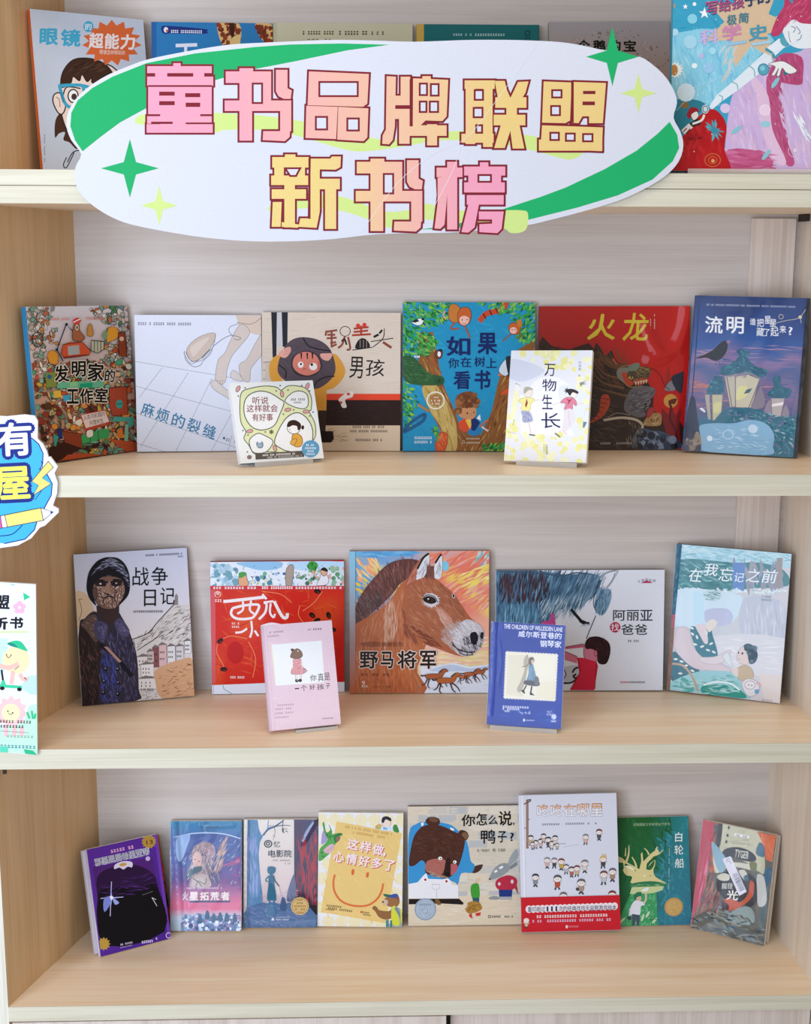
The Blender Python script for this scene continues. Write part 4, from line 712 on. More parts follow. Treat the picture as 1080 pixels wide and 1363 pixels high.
# ---------------------------------------------------------------- books of the third shelf
def a_war(c):
    c.grad('#c9d0e6', '#e6dedd', (0, 0), (0, .7)); full = [c.uv(0, 0), c.uv(1, 0), c.uv(1, 1), c.uv(0, 1)]
    c.poly([(75, 400), (180, 430), (230, 620), (100, 680)], '#d9c0a0', 5); c.line([(105, 450), (125, 540), (100, 620)], 5, '#8a6a4a'); c.line([(100, 450), (130, 448)], 5, '#8a6a4a', 0)
    # hillside town
    c.poly([(520, 760), (600, 740), (700, 650), (830, 500), (855, 420), (875, 420), (885, 500), (960, 500), (1005, 1200), (560, 1240), (540, 900)], '#d5cfcc')
    c.brush([(560, 740), (690, 660), (850, 490), (970, 520), (985, 800), (700, 780), (560, 830)], 190, 60, lambda x, y: -35, 5, ['#4a4648', '#6f6a68', '#2a282a', '#a8a2a0', '#e9e6e4', '#8a8480'], 25)
    c.line([(500, 770), (640, 720), (720, 630), (850, 490)], 7, '#2f2c2e'); c.line([(560, 850), (700, 760), (760, 700)], 6, '#2f2c2e')
    c.poly([(850, 500), (850, 430), (862, 412), (875, 430), (875, 500)], '#8a8688')
    for x, y, w, h, col in ((560, 900, 110, 90, '#ddd6d2'), (680, 830, 50, 150, '#8a5058'), (728, 810, 60, 160, '#d8b4b4'), (795, 820, 60, 120, '#e0dede'), (860, 820, 60, 110, '#d2ced0'), (925, 780, 50, 90, '#e4e2e4'), (590, 960, 100, 90, '#e6e0dc'), (570, 1070, 150, 80, '#e2dcd8'), (640, 860, 50, 80, '#cbb8b0')):
        p = [(x, y), (x+w, y-6), (x+w+4, y+h), (x+3, y+h+4)]; c.poly(p, col); c.out(p, 3.5, '#4a4444'); c.poly([(x-6, y), (x+w*.4, y-26), (x+w+8, y-6)], '#7a7270')
        for k in range(3): c.rect(x+w*.22*(k+.7), y+h*.3, x+w*.22*(k+.7)+7, y+h*.3+14, '#3a3638'); c.rect(x+w*.22*(k+.7), y+h*.62, x+w*.22*(k+.7)+7, y+h*.62+14, '#3a3638')
    c.poly([(700, 1010), (760, 970), (900, 920), (990, 930), (1005, 1200), (760, 1225), (700, 1080)], '#cfa27c', 4); c.brush([(720, 1010), (980, 940), (1000, 1195), (770, 1215)], 90, 50, -15, 5, ['#b8845c', '#dcb48c', '#8a6244', '#5a4434', '#c89468'], 30)
    c.ticks(590, 1145, 690, 1165, '#3a3438', 10); c.brush([(565, 1170), (720, 1160), (720, 1225), (565, 1240)], 50, 26, -10, 4, ['#3a3638', '#8a8682', '#c9b49a'], 60)
    # soldier
    c.poly([(240, 500), (420, 490), (420, 640), (330, 680), (250, 600)], '#3c2a28')
    coat = [(235, 545), (150, 600), (105, 680), (120, 1284), (560, 1240), (575, 1150), (560, 900), (520, 760), (490, 680), (440, 590), (410, 560), (350, 660)]
    c.poly(coat, '#332c3a', 4)
    c.poly([(105, 690), (160, 680), (270, 780), (270, 1000), (250, 1275), (118, 1284)], '#2a1c1c', 3); c.brush([(110, 700), (260, 800), (260, 1270), (125, 1280)], 220, 70, 78, 6, ['#4a322c', '#1c1214', '#6a4a3c', '#2a1c1e', '#3a2a2c'], 20)
    c.poly([(120, 650), (180, 580), (240, 580), (260, 700), (240, 790), (160, 690)], '#5e4a44', 4); c.brush([(130, 650), (240, 590), (250, 770)], 50, 50, 30, 5, ['#7a6258', '#453430', '#8c766a'], 25)
    c.brush([(270, 790), (420, 650), (540, 800), (560, 1230), (270, 1270)], 520, 60, lambda x, y: 80, 6, ['#454066', '#2c2a40', '#1f1c2c', '#565080', '#3a3558', '#6a6488'], 22)
    c.brush([(280, 860), (400, 860), (420, 1240), (275, 1265)], 160, 60, 84, 7, ['#3c4a9c', '#34408a', '#4a58b0', '#2c2c5c'], 14)
    c.poly([(235, 620), (330, 650), (315, 760), (285, 790), (230, 720)], '#4a4568', 4); c.poly([(385, 640), (430, 600), (500, 690), (480, 745), (420, 720)], '#4f4a6c', 4); c.brush([(240, 630), (325, 655), (290, 780)], 60, 34, 50, 4, ['#6a658c', '#312c48', '#807ba0'], 30); c.brush([(390, 640), (430, 610), (490, 700), (430, 715)], 50, 34, 50, 4, ['#6a658c', '#312c48', '#807ba0'], 30)
    c.line([(270, 800), (400, 900), (520, 1050)], 34, '#17121a', 0); c.poly([(300, 820), (330, 820), (440, 935), (420, 945)], '#b08a80')
    for x, y in ((318, 995), (412, 995), (305, 1092), (415, 1102), (300, 1180), (412, 1190)): c.ell(x, y, 16, 16, '#141320'); c.ell(x-4, y-5, 6, 5, '#a8a4b8')
    c.bl([(205, 330), (235, 290), (340, 270), (450, 300), (470, 380), (440, 470), (390, 520), (330, 530), (270, 510), (225, 440)], '#7a5c50', 6, '#1c1418')
    c.bl([(215, 360), (240, 370), (245, 440), (225, 450), (208, 400)], '#5f4840', 4, '#1c1418'); c.bl([(440, 340), (475, 350), (470, 400), (440, 420)], '#8a6a5c', 4, '#1c1418')
    c.brush([(235, 320), (450, 320), (440, 460), (380, 520), (270, 500)], 360, 30, lambda x, y: 60+(x-330)*.4, 4.5, ['#b89888', '#4a332e', '#dcc0b0', '#2c1e1e', '#a8887a', '#5a3c36', '#e4ccbe'], 35)
    c.poly([(225, 300), (330, 312), (338, 345), (300, 350), (240, 345)], '#2a1c1c', 3); c.poly([(352, 312), (440, 302), (430, 345), (370, 350)], '#2a1c1c', 3); c.poly([(300, 395), (330, 420), (370, 400), (345, 412)], '#1c1214', 3); c.line([(262, 400), (290, 440), (300, 500)], 6, '#2a1c1c'); c.line([(400, 395), (385, 440), (395, 490)], 6, '#2a1c1c'); c.line([(250, 350), (262, 372)], 5, '#e4ccbe'); c.line([(410, 352), (390, 372)], 5, '#e4ccbe'); c.ell(275, 330, 24, 15, '#1a1216'); c.ell(392, 325, 24, 15, '#1a1216'); c.ell(272, 330, 10, 7, '#d8ccc4'); c.ell(396, 327, 9, 6, '#b8aca4'); c.poly([(320, 330), (340, 330), (355, 395), (325, 405), (305, 392)], '#9a7868', 3); c.line([(300, 445), (340, 428), (375, 440)], 10, '#2a1618'); c.line([(310, 462), (350, 455)], 6, '#b48a7c'); c.line([(250, 300), (300, 305)], 12, '#120d10'); c.line([(370, 300), (420, 300)], 12, '#120d10')
    c.poly([(165, 380), (165, 310), (185, 230), (240, 158), (300, 128), (355, 124), (410, 134), (460, 175), (495, 250), (503, 350), (490, 420), (440, 480), (410, 500), (460, 410), (455, 330), (420, 290), (330, 265), (250, 300), (215, 350), (215, 420), (240, 500), (190, 450)], '#16121a', 4)
    c.brush([(200, 260), (270, 170), (350, 130), (430, 165), (480, 250), (500, 360), (455, 260), (340, 190), (240, 240)], 160, 50, lambda x, y: -50+(x-200)*.32, 4.5, ['#6f7390', '#9096b0', '#4a4c66', '#2c2c3c', '#b0b6cc'], 14)
    k = '#151318'
    c.txt('战', 522, 205, 650, 350, k, .004, 0); c.txt('争', 668, 205, 795, 345, k, .004, 0); c.txt('日', 612, 380, 705, 508, k, .006); c.txt('记', 738, 365, 850, 495, k, .004)
    c.ticks(528, 540, 760, 556, '#55505c', 16); c.ticks(620, 108, 905, 122, '#55586a', 24, -2); c.ticks(870, 122, 912, 132, '#55586a', 4)
book('war', 'picture_book', 'picture book with helmeted soldier in blue coat before a hill town', a_war, (85, 720), 5.838, spine='#d8d4da', base='#d4d6e4', back='#3a2a22', lift=.0004)
def a_melon(c):
    c.soft = 0.3
    c.bg('#c9281c')
    c.field(lambda x, y: mixc(mixc('#cc2618', '#d94e22', max(0, math.sin(x*.011+1.2)*math.cos(y*.008-.6))), '#b8130f', max(0, (x-700)/420)*max(0, min(1, (y-350)/260))), 26, 26)
    c.brush([(100, 270), (940, 270), (940, 900), (100, 930)], 150, 120, 35, 10, ['#d4481f', '#cc3018', '#dc5c2a', '#c0200f'], 60)
    for p in ([(110, 640), (100, 720), (150, 820), (140, 860)], [(430, 280), (560, 300), (640, 360)], [(700, 380), (690, 450), (740, 520)], [(330, 640), (380, 760), (360, 900)], [(860, 280), (800, 360), (720, 420)], [(110, 640), (200, 600), (320, 620)]): c.line(p, 5, '#e88a5c')
    c.ell(235, 720, 60, 80, '#b80f0f')
    c.rect(50, 68, 1020, 245, '#dfe8f2'); c.poly([(250, 75), (560, 70), (540, 120), (420, 130), (330, 110)], '#8fbfe2', 4); c.poly([(620, 72), (1010, 70), (1000, 110), (700, 130)], '#b4d6ee', 4)
    c.dots([(60, 90), (230, 100), (250, 235), (60, 235)], 60, 22, ['#b9d4e4', '#8fb8cc', '#dfeaf0', '#6fa0b0', '#a8c8d8'], 7); c.dots([(300, 150), (700, 150), (700, 235), (300, 235)], 60, 14, ['#6fae8c', '#4a8aa0', '#9cc0d8', '#d8d8c0', '#e8eef0', '#4a6a9c'], 6); c.dots([(690, 130), (1010, 110), (1010, 235), (690, 235)], 60, 16, ['#8fb89a', '#5a9a6a', '#e8e8e8', '#c8d8e0', '#4a6a5c', '#d8a8a0'], 6)
    for k in range(40): x, y = c.rn.uniform(60, 1010), c.rn.uniform(100, 232); c.line([(x, y), (x+c.rn.uniform(-22, 22), y+c.rn.uniform(-20, 20))], 3, '#3c4a52', 0)
    c.bl([(265, 160), (310, 150), (320, 190), (330, 235), (265, 238)], '#dca47c', 3, '#5a3a2a'); c.bl([(262, 150), (300, 140), (318, 160), (270, 185)], '#4a9a4a'); c.bl([(600, 130), (630, 90), (655, 110), (640, 232), (600, 232)], '#a8988a', 3, '#4a3a34')
    c.ell(790, 98, 38, 32, '#3f9a3c'); c.brush([(755, 75), (825, 75), (825, 120), (755, 125)], 12, 40, 75, 6, ['#1f6a2c'], 10); c.bl([(840, 190), (855, 150), (890, 160), (905, 210), (880, 235), (820, 235)], '#e4e6ec', 3, '#55585c'); c.bl([(845, 130), (870, 112), (895, 130), (885, 165), (860, 168)], '#d8a888', 3, '#3a2a24'); c.poly([(848, 128), (870, 108), (898, 128), (890, 140), (862, 132)], '#1c1a1c', 3); c.line([(835, 190), (800, 160), (790, 130)], 12, '#d8a888')
    c.rect(50, 240, 1025, 268, '#c8343c')
    for x0, x1 in ((75, 300), (320, 410), (665, 960), (980, 1020)): c.ticks(x0, 246, x1, 262, '#f2e4e4', int((x1-x0)/20))
    c.ticks(425, 244, 650, 262, '#f6ecec', 14)
    c.poly([c.uv(0, .93), (540, 936), (1022, 930), c.uv(1.01, 1.01), c.uv(-.01, 1.01)], '#dfe4f0'); c.line([(140, 945), (150, 985), (210, 1018)], 5, '#5aa08a', 0); c.line([(75, 945), (75, 1018)], 3, '#8aa4b4', 0)
    c.rect(52, 268, 92, 940, '#d0565c'); 
    for x, y, a in ((825, 280, 10), (788, 450, 40), (905, 450, 70), (822, 488, -30), (125, 635, -40), (150, 840, 0), (935, 555, 0)): c.ell(x, y, 26, 17, '#1f1212', a, 12); c.ell(x+4, y+6, 12, 5, '#6a2a20', a, 8)
    c.ell(110, 300, 25, 25, '#e8b0a8'); c.poly([(92, 290), (110, 310), (132, 288), (118, 322), (98, 318)], '#c8281c'); c.ticks(88, 335, 140, 355, '#f0d4d0', 3)
    w = '#f0e6e8'
    for p, t in (([(150, 350), (175, 350), (270, 340), (450, 320)], 22), ([(430, 300), (460, 335)], 16), ([(215, 400), (205, 440), (235, 470), (290, 478), (360, 470)], 18), ([(215, 400), (300, 380), (400, 375), (395, 420), (360, 470)], 18), ([(290, 350), (290, 410), (250, 440)], 15), ([(350, 345), (340, 410), (370, 440)], 15), ([(440, 360), (460, 370), (450, 430), (405, 480)], 17), ([(440, 358), (510, 350)], 15), ([(490, 365), (485, 430), (510, 465), (520, 440)], 15), ([(515, 350), (550, 420), (580, 465), (605, 465), (610, 435)], 22), ([(350, 490), (355, 560), (340, 610)], 15), ([(235, 575), (280, 570), (320, 545)], 15), ([(375, 560), (400, 600)], 15), ([(420, 530), (490, 510), (560, 520)], 15), ([(490, 515), (500, 570), (480, 620)], 15)): c.line(p, t, w)
    c.ticks(208, 502, 265, 516, '#f0d8d4', 4); c.ticks(208, 526, 265, 540, '#f0d8d4', 4); c.ticks(195, 890, 300, 906, '#f4e4e0', 10)
book('melon', 'picture_book', 'red watermelon picture book with a strip of villagers along its top edge', a_melon, (270, 735), 5.4, spine='#d0565c', base='#c9281c', back='#8a1a14', finish='gloss', lift=.0004)
def a_horse(c):
    c.soft = 0.5
    def sky(x, y):
        u, v = c.H(x, y); a = mixc('#4aa4d6', '#e8a890', min(1, max(0, (u-.25)*1.6+v*1.2)))
        k = .5+.5*math.sin(u*7+v*9+math.sin(v*11)); a = mixc(a, '#dd5c48', k*.75 if u > .45 and v < .55 else k*.15)
        k2 = .5+.5*math.sin(u*13-v*15+1); a = mixc(a, '#ead25c', max(0, k2-.62)*2.2*(1 if v > .1 else .2))
        return mixc(a, '#ecd8cc', max(0, v-.55)*1.6)
    c.field(sky, 34, 34)
    c.brush([(600, 60), (1030, 60), (1030, 460), (760, 400)], 150, 150, -35, 16, ['#d8503c', '#e4744c', '#e88c5c', '#e0604a', '#eab07c', '#d87c8a', '#e8c4b4'], 14)
    c.brush([(840, 200), (1030, 140), (1030, 300), (850, 290)], 36, 110, -30, 16, ['#e8d04a', '#ecd868', '#e2b84a', '#f0e2a0'], 10); c.brush([(930, 50), (1030, 50), (1030, 140), (960, 140)], 16, 70, -55, 15, ['#2f9aac', '#54b0b8', '#e8dcd0'], 10)
    c.brush([(600, 740), (1030, 640), (1030, 850), (640, 850)], 80, 140, -4, 15, ['#eccd8c', '#e8a478', '#f0dcb0', '#e4b49c', '#f0e0d4', '#d8d86a'], 8)
    c.ell(725, 150, 26, 36, '#7cc4de'); c.brush([(110, 90), (260, 90), (230, 250), (110, 250)], 40, 90, 50, 18, ['#e8d45c', '#e48a7c', '#ecc87c', '#e8706a', '#f0e09a'], 12); c.brush([(105, 250), (230, 240), (130, 360), (105, 360)], 16, 60, 30, 14, ['#e8d04a', '#e0b84a'], 20)
    c.brush([(100, 50), (560, 50), (420, 90), (120, 85)], 40, 140, 4, 14, ['#3f98d0', '#5fb0de', '#8ac4e4', '#2f84c0'], 6)
    c.poly([(550, 850), (660, 850), (780, 830), (900, 855), (1035, 840), (1035, 1045), (560, 1045)], '#dfe4ee'); c.poly([(620, 880), (760, 840), (900, 870), (1030, 850), (1030, 880), (700, 890)], '#bcc8dc', 3); c.brush([(560, 890), (1030, 870), (1030, 1035), (580, 1035)], 60, 70, 0, 6, ['#cfd6e4', '#eef0f6', '#b4c0d6'], 8)
    # mane
    c.poly([(60, 580), (100, 430), (150, 330), (230, 230), (320, 140), (420, 105), (530, 110), (600, 180), (560, 260), (430, 260), (360, 340), (260, 440), (160, 520), (100, 620)], '#5c3430', 4)
    c.brush([(70, 560), (110, 420), (230, 240), (330, 150), (430, 110), (540, 120), (560, 240), (430, 250), (340, 350), (180, 500), (100, 600)], 520, 90, lambda x, y: 60+(x-100)*.07, 6, ['#7a4640', '#4a2826', '#8c5a50', '#3a2022', '#a06a5c', '#2c1a1c', '#6a3c36'], 14)
    c.brush([(70, 500), (130, 380), (280, 320), (300, 400), (160, 520), (80, 600)], 160, 80, 60, 6, ['#2c2024', '#4a3a3c', '#1c1416', '#5c4848', '#8a7068'], 18)
    # neck and head
    c.poly([(60, 620), (200, 500), (330, 400), (430, 260), (530, 240), (520, 500), (560, 690), (590, 700), (540, 830), (530, 900), (575, 1045), (58, 1045)], '#b4643c', 3)
    c.poly([(440, 290), (520, 240), (600, 225), (650, 235), (720, 290), (790, 350), (850, 440), (900, 510), (960, 560), (995, 620), (985, 700), (930, 765), (860, 785), (780, 770), (700, 740), (600, 705), (540, 680), (470, 620), (430, 520), (425, 400)], '#a8603e', 4)
    nc = ['#c4724a', '#a4562f', '#b86a3c', '#944a2a', '#d0885c', '#b0785c', '#c88a6a']
    c.brush([(100, 620), (330, 420), (430, 300), (440, 560), (560, 720), (520, 860), (560, 1035), (70, 1035)], 620, 130, lambda x, y: 95-(x-300)*.08+(620-y)*.05, 9, nc, 12, 4)
    c.brush([(80, 760), (460, 760), (540, 1035), (70, 1035)], 280, 110, 86, 10, ['#cc6a34', '#b85424', '#d87c40', '#a44a24', '#c87448', '#d89468'], 10)
    c.brush([(300, 430), (360, 400), (400, 600), (300, 700)], 70, 120, 95, 8, ['#d8a88c', '#c89478', '#e0b8a0', '#b07a60'], 8); c.brush([(430, 420), (450, 560), (540, 690), (440, 640)], 60, 80, 70, 8, ['#8a4a34', '#7a3e2c', '#9a5640'], 15)
    c.brush([(460, 300), (620, 240), (720, 320), (800, 430), (860, 540), (760, 640), (620, 690), (480, 600)], 520, 70, lambda x, y: 48 if y < 480 else 35, 8, ['#b06a48', '#9a5438', '#c07c58', '#8a4830', '#c88c6c', '#a05c40'], 16)
    c.brush([(640, 420), (720, 470), (800, 560), (740, 600)], 60, 90, 48, 9, ['#d0a08c', '#c89080', '#d8b4a4', '#b87c64'], 10); c.brush([(470, 560), (620, 640), (700, 720), (600, 700)], 60, 60, 30, 8, ['#7a3c28', '#8c4a34', '#6a3424'], 18); c.brush([(660, 250), (780, 350), (880, 500), (840, 500), (700, 330)], 50, 60, 52, 7, ['#9c5a3e', '#7a4430', '#b47254'], 8)
    c.poly([(820, 570), (870, 525), (925, 535), (975, 570), (998, 620), (985, 700), (930, 765), (860, 783), (800, 755), (770, 700), (780, 620)], '#c4bcbe', 4); c.brush([(720, 580), (840, 530), (800, 640), (790, 740), (720, 700), (690, 640)], 130, 60, 40, 9, ['#b08878', '#bca49c', '#a87460', '#c8b8b4', '#b89488'], 20)
    c.brush([(760, 610), (860, 535), (930, 550), (960, 600), (870, 660), (790, 720)], 170, 50, 40, 7, ['#e4e0e2', '#b0aab0', '#f0eef0', '#98929a', '#d0ccd0'], 25); c.brush([(860, 650), (985, 620), (975, 710), (910, 765), (820, 765)], 120, 40, 60, 6, ['#4a4650', '#6a6670', '#2c2a34', '#8a868e', '#1c1a22'], 30)
    c.bl([(905, 620), (940, 612), (955, 650), (940, 700), (910, 690), (900, 650)], '#17151b'); c.bl([(975, 620), (995, 615), (990, 660), (975, 655)], '#221f26'); c.line([(775, 700), (820, 735), (890, 755), (935, 750)], 9, '#2a262c'); c.line([(770, 680), (800, 720), (850, 770), (920, 772)], 7, '#4a444a')
    c.ell(625, 388, 56, 48, '#cfc6c6', 15); c.brush(c.ellp(625, 388, 60, 54), 70, 26, lambda x, y: math.degrees(math.atan2(y-385, x-625)), 5, ['#f0eef0', '#a8a4aa', '#c8c4c8'], 20); c.bl([(570, 385), (600, 360), (645, 370), (662, 400), (630, 415), (590, 405)], '#161012'); c.ell(617, 388, 24, 20, '#3c2014'); c.ell(616, 390, 12, 13, '#0c0808'); c.ell(606, 380, 6, 5, '#e8e4e4'); c.line([(568, 380), (600, 352), (650, 365), (672, 405)], 6, '#2a1c1a'); c.bl([(775, 345), (792, 350), (790, 372), (778, 368)], '#1c1414', 4, '#d8ccc8')
    c.bl([(520, 240), (530, 160), (575, 90), (612, 62), (608, 150), (580, 220), (545, 240)], '#d8d8de'); c.poly([(440, 290), (470, 220), (540, 110), (600, 66), (560, 110), (525, 190), (520, 245), (470, 290)], '#a85c44', 3); c.brush([(450, 280), (540, 120), (570, 100), (525, 190), (515, 250)], 60, 60, -60, 6, ['#c07458', '#8a4634', '#d0907c'], 8); c.line([(530, 170), (570, 95), (610, 62)], 14, '#1c1618'); c.brush([(535, 200), (590, 110), (605, 150), (570, 225)], 60, 36, -60, 5, ['#2a2a34', '#f2f2f6', '#8a8a96', '#f0f0f4'], 12)
    c.bl([(645, 225), (650, 150), (675, 100), (698, 66), (705, 150), (690, 235)], '#dcdce2'); c.line([(655, 130), (680, 90), (698, 66)], 13, '#1c1618'); c.brush([(655, 200), (680, 110), (700, 140), (688, 225)], 40, 30, -70, 5, ['#2a2a34', '#f2f2f6', '#9a9aa6'], 12); c.poly([(590, 215), (600, 160), (645, 150), (650, 230)], '#6a3c34'); c.brush([(590, 220), (600, 150), (648, 150), (650, 235)], 50, 60, 95, 6, ['#4a2826', '#7a4840', '#8c5a4c'], 12)
    c.rect(52, 48, 96, 1045, lambda x, y: mixc('#7fc0dc', '#b8643c', (y-200)/500))
    # running herd
    def run(x, y, s, col):
        P = lambda q: [(x+a*s, y+b*s) for a, b in q]
        for q in ([(-60, 20), (-85, 70), (-110, 80)], [(-45, 25), (-60, 85), (-40, 110)], [(40, 20), (85, 55), (110, 95)], [(30, 25), (50, 80), (75, 100)]): c.line(P(q), 12*s, '#4a2416', 1, .5)
        c.bl(P([(-80, -10), (-30, -20), (40, -22), (70, -55), (95, -62), (118, -40), (90, -30), (60, 15), (0, 25), (-70, 22)]), col, 2.5, '#4a2416'); c.line(P([(-80, -5), (-110, 0), (-120, -10)]), 12*s, '#3a2a2a'); c.line(P([(35, -28), (75, -60)]), 9*s, '#3a201a', 0)
    run(650, 920, .8, '#a85a34'); run(860, 925, .5, '#b46a44'); run(905, 905, .6, '#b0603c'); run(965, 895, .5, '#a85c3a'); run(735, 950, .85, '#b4622f')
    c.row('中民国珍稀兽系列', 132, 682, 428, 715, '#7a3c28', .0)
    o = (.05, '#e6cdbd'); k = '#17100f'
    c.txt('野', 125, 748, 255, 868, k, .028, ol=o); c.txt('马', 272, 748, 362, 866, k, .03, ol=o); c.txt('将', 390, 742, 525, 868, k, .025, ol=o); c.txt('军', 548, 742, 662, 870, k, .03, ol=o)
    c.ticks(135, 902, 335, 918, '#8a4424', 8); c.txt('9', 142, 952, 162, 985, '#f0e4dc', .02); c.ticks(138, 985, 185, 998, '#f0e4dc', 3); c.ticks(210, 990, 345, 1000, '#8a4424', 14)
book('horse', 'picture_book', 'picture book with large brown wild horse head in front of an orange sky', a_horse, (455, 725), 5.268, spine='#c46a3c', base='#c07848', back='#7a3c20', finish='gloss', lift=.0004)
def a_aliya(c):
    c.soft = 0.35
    c.bg('#dcdfe8')
    B = ['#3c6080', '#2f4a66', '#54809c', '#243a50', '#6f98b0', '#8aaec2', '#49708e', '#1f3044']
    reg = [(45, 40), (320, 45), (450, 65), (600, 60), (665, 90), (640, 170), (560, 240), (500, 270), (420, 270), (380, 330), (320, 352), (50, 350)]
    c.poly(reg, '#4a6c88', 3); c.brush(reg, 560, 120, lambda x, y: 100+(x-200)*.05, 9, B, 10); c.brush([(60, 60), (320, 60), (380, 170), (300, 240), (70, 230)], 170, 90, 98, 9, ['#3a2a34', '#2a3444', '#4a3038', '#1e2c3c', '#5a3c40'], 8); c.brush([(60, 230), (300, 230), (300, 350), (60, 350)], 100, 90, 95, 8, ['#5c90b0', '#7fb0c8', '#4a7c9c', '#3a6484'], 8); c.brush([(300, 220), (560, 200), (520, 300), (330, 330)], 80, 80, 115, 7, ['#7a9aae', '#a8bccb', '#b9cad6', '#5c7c92', '#c8d4de'], 8)
    c.line([(60, 42), (320, 58), (430, 72), (520, 55), (610, 65)], 8, '#3c5468')
    c.bl([(650, 150), (690, 140), (725, 170), (715, 240), (680, 300), (640, 290), (625, 240)], '#7a98b0'); c.brush([(640, 160), (715, 160), (705, 250), (670, 300), (630, 270)], 60, 60, 105, 7, B, 10); c.brush([(540, 90), (650, 90), (620, 190), (540, 250)], 60, 110, 112, 7, ['#5c7c96', '#8aa8bc', '#3c586e'], 8)
    c.line([(660, 95), (690, 60), (745, 45), (760, 50), (720, 115), (690, 145), (670, 130), (690, 80)], 11, '#b4b6bc'); c.line([(665, 90), (695, 55), (750, 42)], 5, '#7a7e86'); c.line([(745, 60), (725, 110), (700, 140)], 5, '#7a7e86'); c.line([(655, 100), (620, 220), (635, 280)], 4, '#2a2c32')
    c.line([(490, 268), (530, 315), (560, 345), (598, 352)], 17, '#1a1c22'); c.poly([(530, 320), (580, 340), (598, 352), (565, 358), (540, 345)], '#15171c'); c.line([(635, 305), (600, 390), (580, 440)], 5, '#3a3c44'); c.brush([(540, 350), (600, 355), (580, 375), (550, 370)], 16, 30, 10, 4, ['#a8b4c4', '#c4ccd8'], 10)
    c.poly([(318, 340), (365, 330), (372, 292), (390, 292), (400, 360), (320, 360)], '#c04a8a')
    c.poly([(440, 490), (560, 470), (575, 490), (450, 502)], '#c4607c'); c.line([(440, 492), (570, 470)], 4, '#7a2a44', 0); c.poly([(440, 510), (525, 545), (525, 585), (440, 560)], '#c87086'); c.line([(440, 508), (528, 545)], 4, '#7a2a44', 0)
    c.bl([(440, 620), (480, 600), (545, 600), (555, 640), (520, 690), (440, 705)], '#b9bcc6'); c.line([(500, 640), (515, 615), (545, 612), (548, 650), (520, 670), (505, 660), (522, 648)], 11, '#1c1c22'); c.line([(440, 700), (500, 695), (550, 640)], 10, '#1c1c22'); c.line([(450, 620), (462, 650), (445, 680)], 6, '#6a3a4a')
    c.bl([(565, 520), (575, 470), (620, 455), (660, 480), (650, 560), (620, 575), (575, 560)], '#cc7a90', 3, '#6a2a3c')
    c.bl([(572, 470), (595, 435), (650, 428), (705, 455), (722, 500), (712, 560), (690, 590), (650, 580), (640, 520), (610, 500), (580, 500)], '#2a1216'); c.brush([(590, 440), (700, 450), (715, 540), (650, 570), (640, 510)], 60, 50, 60, 4, ['#3c1a20', '#1c0c10', '#4a242a'], 30); c.bl([(625, 515), (640, 510), (645, 535), (630, 542)], '#c46a80', 2.5, '#6a2a3c')
    c.poly([(525, 550), (560, 552), (640, 575), (650, 600), (628, 742), (485, 742), (540, 640)], '#cc2440'); c.line([(525, 552), (545, 630), (490, 735)], 4, '#7a1024'); c.line([(640, 580), (632, 735)], 4, '#7a1024', 0)
    k = '#26272c'
    c.row('阿丽亚', 732, 274, 968, 336, k, .008); c.ell(748, 374, 31, 31, '#a82a4c'); c.txt('找', 724, 352, 772, 396, '#f0e4e8', .004); c.row('爸爸', 780, 356, 938, 418, k, .008)
    for i, ch in enumerate('让爱回家吧'): c.txt(ch, 876+i*22, 98-6*(1-abs(i-2)/2), 892+i*22, 114-6*(1-abs(i-2)/2), '#7a7c86')
    c.poly([(895, 118), (928, 102), (965, 118)], '#b03a5c'); c.ticks(822, 448, 888, 460, '#7a7c86', 6); c.ticks(780, 690, 830, 700, '#c8343c', 5); c.ticks(832, 690, 925, 700, '#5a5c66', 10)
book('aliya', 'picture_book', 'wide pale picture book with blue maned horse and child in red shirt', a_aliya, (650, 750), 4.408, spine='#e4e6ec', base='#dcdfe8', back='#2a2c34', lift=.0004)
